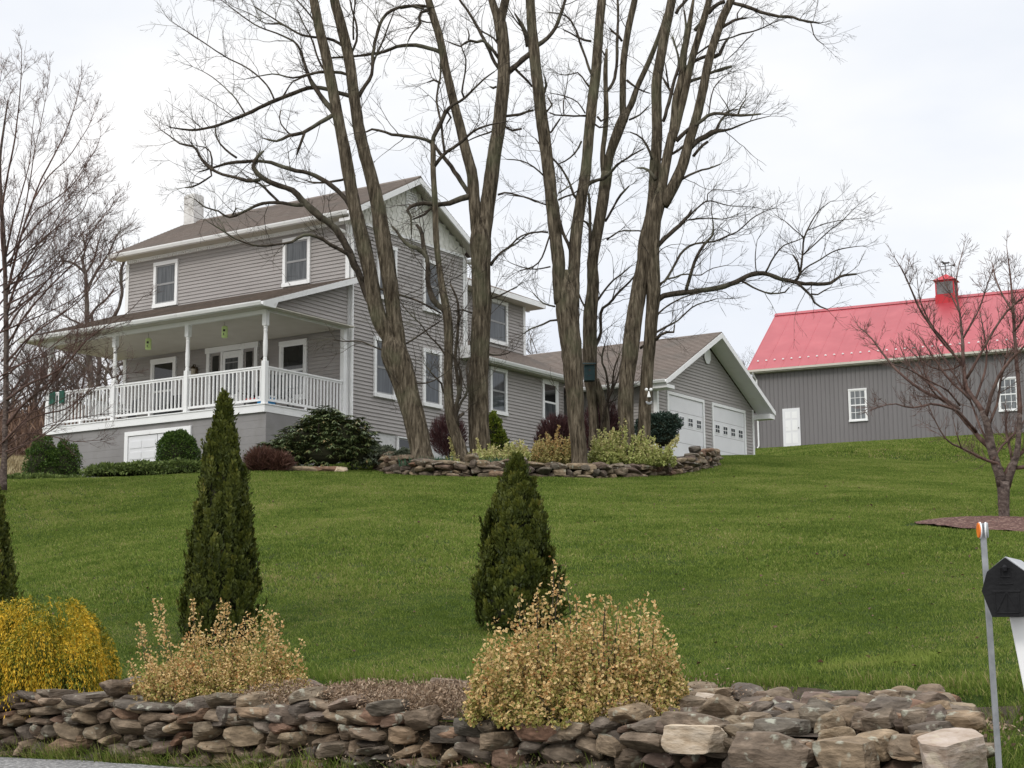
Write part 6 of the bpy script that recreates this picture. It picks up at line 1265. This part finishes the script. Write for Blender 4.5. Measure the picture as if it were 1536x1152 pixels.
build_tree('bare_tree','tall bare tree with one thick straight trunk forking in front of the house gable','tree',38.0,T3t,T3l,102,(722,705),.9,group=GR)
build_tree('bare_tree','thin bare forked tree growing just left of the thick straight trunk','tree',37.5,T2t,T2l,103,(697,697),.95,group=GR)
build_tree('bare_tree','straight grey-barked bare tree forking into a V, in the middle of the bed','tree',37.6,T4t,T4l,104,(869,716),.85,group=GR)
T5=build_tree('bare_tree','bare tree behind the V-forked trunk with a dark birdhouse on it','tree',39.6,T5t,T5l,105,(905,688),.85,group=GR)
T6=build_tree('bare_tree','rightmost tall bare tree with a long low branch reaching toward the barn','tree',38.6,T6t,T6l,106,(950,693),.85,group=GR)
# small ornamental tree on the lawn, right
S_t=[[(1507,792,26),(1506.7,781.7,20),(1505.6,762,18),(1505.6,740,18.5),(1505.6,722,21)],[(1502,730,14),(1499,712,15),(1493.7,696,14.5),(1485.7,666,14),(1481.7,640,11.5),(1473.7,616,9.5)],[(1510,730,13),(1514,712,14),(1523.6,687.8,10.5),(1527.6,660,8.5),(1529.6,620,8)]]
S_l=[[(1474,618,9),(1464,602,8),(1451.7,585.7,7),(1445.7,549.7,6),(1443.7,509.8,5),(1439.8,470,3.6),(1434,436,2.2),(1438,400,1.6),(1446,370,1)],
 [(1496,690,9),(1491.7,680,8.5),(1480,666,8.5),(1467.7,654,8),(1455,640,7.5),(1445.7,628,7),(1430,612,6.5),(1415.8,600,6),(1395.8,592,5.2),(1378,582,5),(1363.9,571.7,4.5),(1343.9,553.7,4),(1330,537.7,3.5),(1314,515.8,3),(1300,500,2.2),(1288,490,1.5)],
 [(1464,648,6),(1450,632,5),(1435.8,616,4.4),(1415,609,4),(1395.8,606,3.6),(1380,610,3),(1365.9,612,2.6),(1345,606,2.2),(1326,608,2),(1305,616,1.4)],
 [(1504,705,7),(1501.7,698,6.5),(1487.7,693.8,5.2),(1470,686,4.6),(1455.7,677.9,4.2),(1438,670,3.6),(1421.8,661.9,3),(1410,645,2.2),(1395.8,616,1.4)],[(1442,672,2),(1436,655,1.8),(1430,630,1.2)],
 [(1529.6,622,8),(1528,580,7),(1523.6,530,6.2),(1521,490,5.6),(1519.6,460,5),(1517,430,3.4),(1513.6,400,2.4),(1510,370,1)],
 [(1508,712,8),(1517.6,694,6.5),(1526,685,6),(1535.6,676,5.2),(1560,640,4),(1575,600,3)],[(1518.6,692,4.8),(1516,680,4.4),(1513.6,666,4.2),(1508.7,638,3.8),(1512,620,2.4)],[(1522,702,6.5),(1536,701,6.5),(1560,696,5),(1590,680,3)],
 [(1478,626,7),(1482,612,6.5),(1487.7,589.7,6.4),(1497.7,565.7,5.6),(1519.6,535.7,4.6),(1532,524,3.6),(1548,505,2.6)],[(1450,568,5),(1462,548,4.5),(1475.7,521.8,4.2),(1491.7,493.8,4),(1505,474,3.6),(1515.6,461.9,3.4),(1536,445.9,2.8),(1550,436,2)],
 [(1447,552,4.6),(1436,538,4.4),(1415.8,515.8,4),(1394,486,3.8),(1375.9,455.9,3.5),(1365,430,2.8),(1355.9,409.9,2.2),(1341.9,386,1)],[(1430,530,3.6),(1416,510,3.4),(1401.8,493.8,3),(1388,470,2.4),(1380,450,1.8),(1376,420,1.2)],
 [(1440,614,4.5),(1420,600,4),(1400,580,3.4),(1380,565,2.8),(1362,545,2.2),(1350,520,1.5)],[(1482,640,5),(1490,622,4.6),(1497,600,4.2),(1500,575,3.6),(1506,550,3),(1512,520,2.2)],[(1456,600,4.5),(1440,584,4),(1424,570,3.6),(1410,550,3),(1396,530,2.4),(1380,505,1.8)],
 [(1462,604,4),(1470,580,4),(1478,555,3.6),(1480,530,3),(1476,500,2.4),(1470,470,1.6)],[(1490,690,4.5),(1500,672,4),(1512,660,3.6),(1526,645,3),(1540,625,2)],[(1443,510,3.4),(1455,490,3.2),(1468,465,2.6),(1480,430,2),(1492,395,1.3)],[(1440,470,2.6),(1430,450,2.2),(1418,425,1.6),(1410,400,1)],[(1520,470,3.4),(1508,450,3),(1496,425,2.4),(1488,395,1.6)],
 [(1445,545,3.4),(1425,555,3),(1400,552,2.6),(1380,540,2),(1360,520,1.4)],[(1519,500,3.5),(1534,480,3),(1548,450,2.2)],[(1485,670,3.6),(1470,640,3.4),(1455,600,3),(1430,560,2.6),(1405,520,2)],
 [(1440,608,3.4),(1420,585,3),(1395,572,2.6),(1365,555,2.2),(1335,545,1.5)],[(1416,602,3.4),(1400,588,3),(1390,570,2.6),(1385,550,2),(1375,525,1.5)]]
build_tree('small_bare_tree','small bare spreading tree in a brown mulch ring on the lawn at right','tree',24.2,S_t,S_l,111,(1507,792),2.6,tr_mat='barksmall',br_mat='branchred',ttl=(.2,.62),twr=.0037,lev=2,nchild=4,vary=.8,upb=.09,wig=.14)
# tree cut by the left edge: slender ascending stems, fine reddish twigs
L_t=[[(3,735,13),(6,700,10),(8,640,9),(9,560,8.5),(9,480,8),(8,430,7),(6,360,6),(2,300,5),(0,240,4.6),(6,190,3.4),(12,150,2)]]
g=np.random.default_rng(77); L_l=[]
def arc(x0,y0,pts,w0,w1): 
    P=[(x0,y0)]+pts; n=len(P); L_l.append([(a,b,(w0+(w1-w0)*(i/(n-1))**.6)*.8) for i,(a,b) in enumerate(P)])
arc(8,420,[(2.6,320),(10,270),(21,216),(27,170),(31,125),(32.5,76)],7,1.5)
arc(9,450,[(20,400),(34,346),(48,305),(62.5,268),(80,235),(96,203),(106,178),(114.6,151),(122,120)],7,1.2)
arc(50,300,[(75,262),(99,240),(120,210),(135,185),(142,164)],3.5,1); arc(34,350,[(45,330),(52,318),(80,300),(107,279),(130,245),(148,214),(150,206)],4.5,1)
arc(9,470,[(30,410),(49,375),(80,345),(110,328),(125,315),(134,294),(150,285)],5,1); arc(15,400,[(26,360),(38,310),(47,260),(52,225),(58,200),(68,150),(75,108)],4.5,1)
arc(9,520,[(40,470),(75,430),(110,395),(135,360),(150,330),(160,318)],6,1.2); arc(9,545,[(45,505),(80,480),(120,450),(150,415),(175,385)],5.5,1.2)
arc(9,600,[(45,575),(80,560),(105,540),(125,515),(150,495),(190,470),(215,445)],6.5,1.2); arc(8,640,[(30,612),(47,596),(70,578),(91,556),(106,538),(119,521),(140,500),(172,490)],7,1.2)
arc(7,660,[(40,632),(70,620),(95,615),(130,590),(165,568),(190,560)],5.5,1.2); arc(7,670,[(40,650),(80,655),(110,662),(150,660)],4,1); arc(8,620,[(30,600),(60,585),(100,583),(130,560),(170,530)],4,1)
arc(9,500,[(25,470),(55,440),(85,400),(105,365),(120,340)],5,1.2); arc(5,400,[(20,330),(35,280),(45,240),(48,200),(52,170)],5,1); arc(2,330,[(-6,260),(-8,200),(-4,150),(2,110)],5,1)
arc(9,560,[(35,520),(60,490),(95,468),(130,430),(148,398)],4.6,1.1); arc(8,690,[(35,665),(65,640),(110,628),(150,622)],4.5,1); arc(9,480,[(20,440),(40,400),(60,370),(90,350),(118,330)],4,1)
for k in range(34):
    y0=g.uniform(380,690); x0=-2+g.uniform(-4,10); a=g.uniform(.25,1.0); L__=g.uniform(110,230); pts=[]; x,y=x0,y0
    for i in range(6): x+=L__/6*math.cos(a); y-=L__/6*math.sin(a); a+=g.normal(.07,.1); pts.append((x,y))
    arc(x0,y0,pts,g.uniform(3,4.5),1)
build_tree('bare_tree','big fine-twigged bare tree cut by the left edge, branches sweeping over the porch end','tree',33.,L_t,L_l,112,(3,735),1.1,tr_mat='barksmall',br_mat='branchred',ttl=(.35,1.1),twr=.0052,lev=2,nchild=4,vary=.5,upb=.10,wig=.12)
# trees behind the left end of the house
build_tree('bare_tree','dark twin-trunked bare tree behind the left end of the porch','tree',62.,[[(137,670,11),(137,620,10),(136,560,9.5),(131,500,8.5),(130,450,7),(128,410,5.5),(122,385,4)],[.8,(150,670,9),(150,620,9),(147,580,8),(149,540,7),(140,500,6),(137,470,5)]],
 [[(130,440,5),(138,420,4.5),(150,400,4),(160,385,3.4),(172,360,2.4),(180,345,1.5)],[(166,482,6),(178,462,5.5),(183,440,5.5),(181,410,5),(186,385,3.6),(184,365,2)],[(128,410,4.5),(115,398,4),(102,392,3.2),(88,392,2.4)],[(124,390,3.6),(128,370,3),(124,350,2)],[(132,480,4.5),(144,462,4),(160,448,3.4),(170,435,2.4)],[(131,500,4.5),(118,485,4),(104,478,3),(92,470,2)],[(136,560,4),(120,545,3.6),(104,535,3),(90,520,2)],[(149,545,5),(165,560,4),(172,575,4),(178,600,3)],[(128,410,4),(140,392,3.4),(146,370,2.8),(152,352,1.6)]],
 121,(140,680),1.5,tr_mat='barkfar',br_mat='barkfar',ttl=(.9,2.2),twr=.013,vary=.5,lev=2,upb=.06,maxw=8)
def randtree(name,label,px,py_,Y,H_,spread,seed,mat='barkfar',w=.16,nl=16,group=None,twr=.016,lev=2,nchild=4,z=None,tl=(.8,1.8)):
    g=np.random.default_rng(seed); b=gp(px,py_,Y)
    if z is not None: b[2]=z
    root=empty(name,b-np.array([0,0,.2])); tag(root,label,'tree',group); TR=MB();BR=MB();tw=Twigs()
    n=7; P=np.c_[np.cumsum(g.normal(0,H_*.012,n)),np.cumsum(g.normal(0,H_*.012,n)),np.linspace(0,H_*.62,n)]; TR.tube(P,np.linspace(w,w*.35,n),10)
    tips=[]
    for i in range(nl):
        f=g.uniform(.3,1); j=f*(n-1); k=int(min(n-2,j)); p=P[k]+(P[k+1]-P[k])*(j-k); a=g.uniform(0,6.28); el=g.uniform(.5,1.15); d=np.array([math.cos(a)*math.cos(el),math.sin(a)*math.cos(el),math.sin(el)]); L_=spread*g.uniform(.7,1.1)*(1.1-.3*f); m=7; Q=[p]
        for s in range(m-1): d=unit(d+g.normal(0,.13,3)+[0,0,.06]); Q.append(Q[-1]+d*L_/(m-1))
        Q=np.array(Q); BR.tube(Q,np.linspace(w*.38*(1.2-f*.5),.02,m),5)
        for c in range(12): 
            s=g.uniform(.25,1); q=int(s*(m-1)); ax=unit(g.normal(0,1,3)+[0,0,.4]); grow(tw,Q[q],unit(d*.6+ax),g.uniform(*tl),twr,lev,g,wig=.17,up=.06,nchild=nchild)
    TR.build('trunk',M[mat],root,smooth=True); BR.build('limbs',M[mat],root,smooth=True); link('twigs',npmesh('twigs',np.vstack(tw.V),np.vstack(tw.F)),M[mat],root); return root
GB='distant bare trees behind the garage roof'
lab=['distant bare tree showing between the wing and the V-forked tree','distant bare tree above the garage roof left of the rightmost trunk','distant bare tree peeping over the garage ridge right of the rightmost trunk','small far tree top above the garage peak','bare distant tree between the garage peak and the barn roof']
for k,(px,Y,H_,sp,zt) in enumerate([(820,105,8,4.2,448),(925,112,8,4.5,455),(1010,108,7.5,4.,475),(1052,125,6,3.,490),(1123,118,8.5,3.4,486)]):
    topz=at(px,zt,Y)[2]; zb=gz(at(px,600,Y)[0],Y); hh=topz-zb; randtree('distant_tree',lab[k],px,600,Y,max(5,hh*.92),hh*.42,200+k,group=GB,w=.14,nl=15,twr=.013,z=None)
# wood edge on the rise at far left
GW='bare trees of the wood edge at far left'
for k,(px,Y,zt) in enumerate([(-60,95,420),(-20,88,470),(22,98,500),(58,92,460),(88,104,430),(112,90,480),(165,96,440),(-110,100,430),(190,112,420)]):
    topz=at(px,zt,Y)[2]; zb=gz(at(px,640,Y)[0],Y); hh=max(6,topz-zb)
    randtree('wood_edge_tree',['bare tree of the wood edge, outside the left of the frame','bare tree of the wood edge at the very left margin','bare tree of the wood edge just left of the porch end post','bare wood edge tree behind the left porch corner','tall bare wood edge tree behind the porch end','bare wood edge tree low behind the porch railing','bare wood edge tree beside the left house corner','farthest left bare tree of the wood edge','tall wood edge tree hidden partly behind the house corner'][k],px,640,Y,hh*.92,hh*.45,300+k,group=GW,w=.2,nl=14,twr=.018,nchild=3)
# brush (stuff) below the wood edge: brown twiggy thicket
g=np.random.default_rng(55); n=26000; Y=g.uniform(72,100,n); px=g.uniform(-160,185,n); P=np.array([at(a,660,b) for a,b in zip(px[:n],Y[:n])]); P[:,2]=ground(P[:,0],P[:,1])
hh=1.6+.9*np.sin(P[:,0]*.6)*np.sin(P[:,1]*.35)+g.normal(0,.3,n); P[:,2]+=np.clip(hh,.3,None)*g.uniform(0,1,n)
V,F,A=leaves(P,unit(g.normal(0,.5,(n,3))+[0,0,1]),unit(g.normal(0,1,(n,3))),g.uniform(.4,1.1,n),.035,g=g)
M['brush']=mat_leaf('brown_brush',[(0,(.06,.035,.025)),(.5,(.13,.075,.05)),(1,(.22,.14,.09))],trans=0)
o=link('brush_thicket',npmesh('brush_thicket',V,F,A),M['brush']); tag(o,'brown twiggy thicket at the edge of the dry field at far left','thicket',kind='stuff')
g=np.random.default_rng(56); n=16000; px=g.uniform(-60,75,n);Y=g.uniform(50,74,n); P=np.array([at(a,690,b) for a,b in zip(px,Y)]); P[:,2]=ground(P[:,0],P[:,1])
V,F,A=leaves(P,unit(g.normal(0,.4,(n,3))+[0,0,1]),unit(g.normal(0,1,(n,3))),g.uniform(.12,.3,n),.08,g=g)
M['drygrass']=mat_leaf('dry_field_grass',[(0,(.16,.12,.06)),(.5,(.30,.24,.13)),(1,(.42,.36,.22))],trans=.15)
o=link('dry_grass',npmesh('dry_grass',V,F,A),M['drygrass']); tag(o,'tan dry field grass beyond the lawn at far left','grass',kind='stuff')
# birdhouse on the tree behind, and the face ornament on the rightmost tree
q=at(884,560,39.1); bh=empty('birdhouse',q); tag(bh,'dark teal wooden birdhouse box fixed to a trunk behind the V-forked tree','birdhouse')
m=MB(); m.box((-.13,-.14,-.2),(.13,.12,.2)); m.build('box',M['teal'],bh,bevel=.006); m=MB(); m.prism([(-.16,-.2,.20),(.16,-.2,.20),(.16,.14,.27),(-.16,.14,.27)],(0,0,.02)); m.build('roof',M['teal'],bh); m=MB(); m.tube([(0,-.146,.06),(0,-.1412,.06)],.03,10); m.box((-.05,-.146,-.09),(.05,-.1412,-.075)); m.build('entrance',M['iron'],bh)
q=at(972,590,38.6); fo=empty('tree_face',q+np.array([0,-.22,0])); tag(fo,'white tree face ornament of two eyes, nose and mouth on the rightmost trunk','ornament')
for s,nm in ((-1,'eye'),(1,'eye')):
    m=MB(); m.lathe((s*.055+.0,0,.06),[(0.001,-.042),(.03,-.03),(.042,0),(.03,.03),(.001,.042)],12); m.build('eye',M['white'],fo,smooth=True)
m=MB(); m.prism([(-.012,-.02,.02),(.012,-.02,.02),(.045,-.03,-.13),(-.045,-.03,-.13)],(0,.05,0)); m.build('nose',M['white'],fo,bevel=.008)
m=MB(); a=np.linspace(math.pi*.95,math.pi*2.05,9); m.tube([(.0+.065*math.cos(t),-.01,-.24+.06*math.sin(t)) for t in a],.016,8); m.tube([(.0+.055*math.cos(t),-.01,-.235+.03*math.sin(t)) for t in a],.012,8); m.build('mouth',M['greypaint'],fo,smooth=True)
q=at(792,466,53.5); m=MB(); m.box((-.06,-.06,-.05),(.06,.06,.05)); m.tube([(0,0,0),(-.1,.05,.05)],.02,6); o=m.build('security_camera',M['greypaint'],loc=q,bevel=.01); tag(o,'small grey security camera under the eave corner of the upper rear wing','security camera')  # security camera at the eave, gives no light
# ------------------------------------------------------------------ sky and light
world=bpy.data.worlds.new('World'); scene.world=world; world.use_nodes=True; nt=world.node_tree; L=nt.links; nt.nodes.clear()
out=nt.nodes.new('ShaderNodeOutputWorld'); sky=nt.nodes.new('ShaderNodeTexSky'); sky.sky_type='NISHITA'; sky.sun_disc=False
SE,SA=R(38),R(-150)   # sun elevation, compass direction from +Y (behind the camera, to the left)
sky.sun_elevation=SE; sky.sun_rotation=SA
b1=nt.nodes.new('ShaderNodeBackground'); b1.inputs[1].default_value=.08; L.new(sky.outputs[0],b1.inputs[0])
tc=nt.nodes.new('ShaderNodeTexCoord'); sp_=nt.nodes.new('ShaderNodeSeparateXYZ'); L.new(tc.outputs['Generated'],sp_.inputs[0])
mp=nt.nodes.new('ShaderNodeMapping'); mp.inputs['Scale'].default_value=(1,1,2.6); mp.inputs['Location'].default_value=(.3,.1,.45); L.new(tc.outputs['Generated'],mp.inputs[0])
nz=nt.nodes.new('ShaderNodeTexNoise'); nz.inputs['Scale'].default_value=3.2; nz.inputs['Detail'].default_value=5; nz.inputs['Roughness'].default_value=.48; L.new(mp.outputs[0],nz.inputs['Vector'])
rp=ramp(nt,[(.30,(.79,.83,.91)),(.44,(.88,.905,.95)),(.55,(.96,.965,.975)),(.66,(1.09,1.07,1.055))]); L.new(nz.outputs[0],rp.inputs[0])
mr=nt.nodes.new('ShaderNodeMapRange'); L.new(sp_.outputs[2],mr.inputs[0]); mr.inputs[1].default_value=.42; mr.inputs[2].default_value=1; mr.inputs[3].default_value=1.0; mr.inputs[4].default_value=2.6
b2=nt.nodes.new('ShaderNodeBackground'); L.new(rp.outputs[0],b2.inputs[0]); L.new(mr.outputs[0],b2.inputs[1])
mx=nt.nodes.new('ShaderNodeMixShader'); mx.inputs[0].default_value=.94; L.new(b1.outputs[0],mx.inputs[1]); L.new(b2.outputs[0],mx.inputs[2]); L.new(mx.outputs[0],out.inputs[0])
sun=bpy.data.lights.new('sun','SUN'); sun.energy=1.0; sun.angle=R(14); sun.color=(1,.96,.90); so=bpy.data.objects.new('sun',sun); COL.objects.link(so)
sd=np.array([math.sin(SA)*math.cos(SE),math.cos(SA)*math.cos(SE),math.sin(SE)])
so.rotation_euler=Vector(sd).to_track_quat('Z','Y').to_euler()
vs=scene.view_settings; vs.view_transform='Standard'; vs.look='None'; vs.exposure=.13; vs.gamma=1; vs.use_curve_mapping=False
scene.cycles.max_bounces=6; scene.cycles.transparent_max_bounces=4
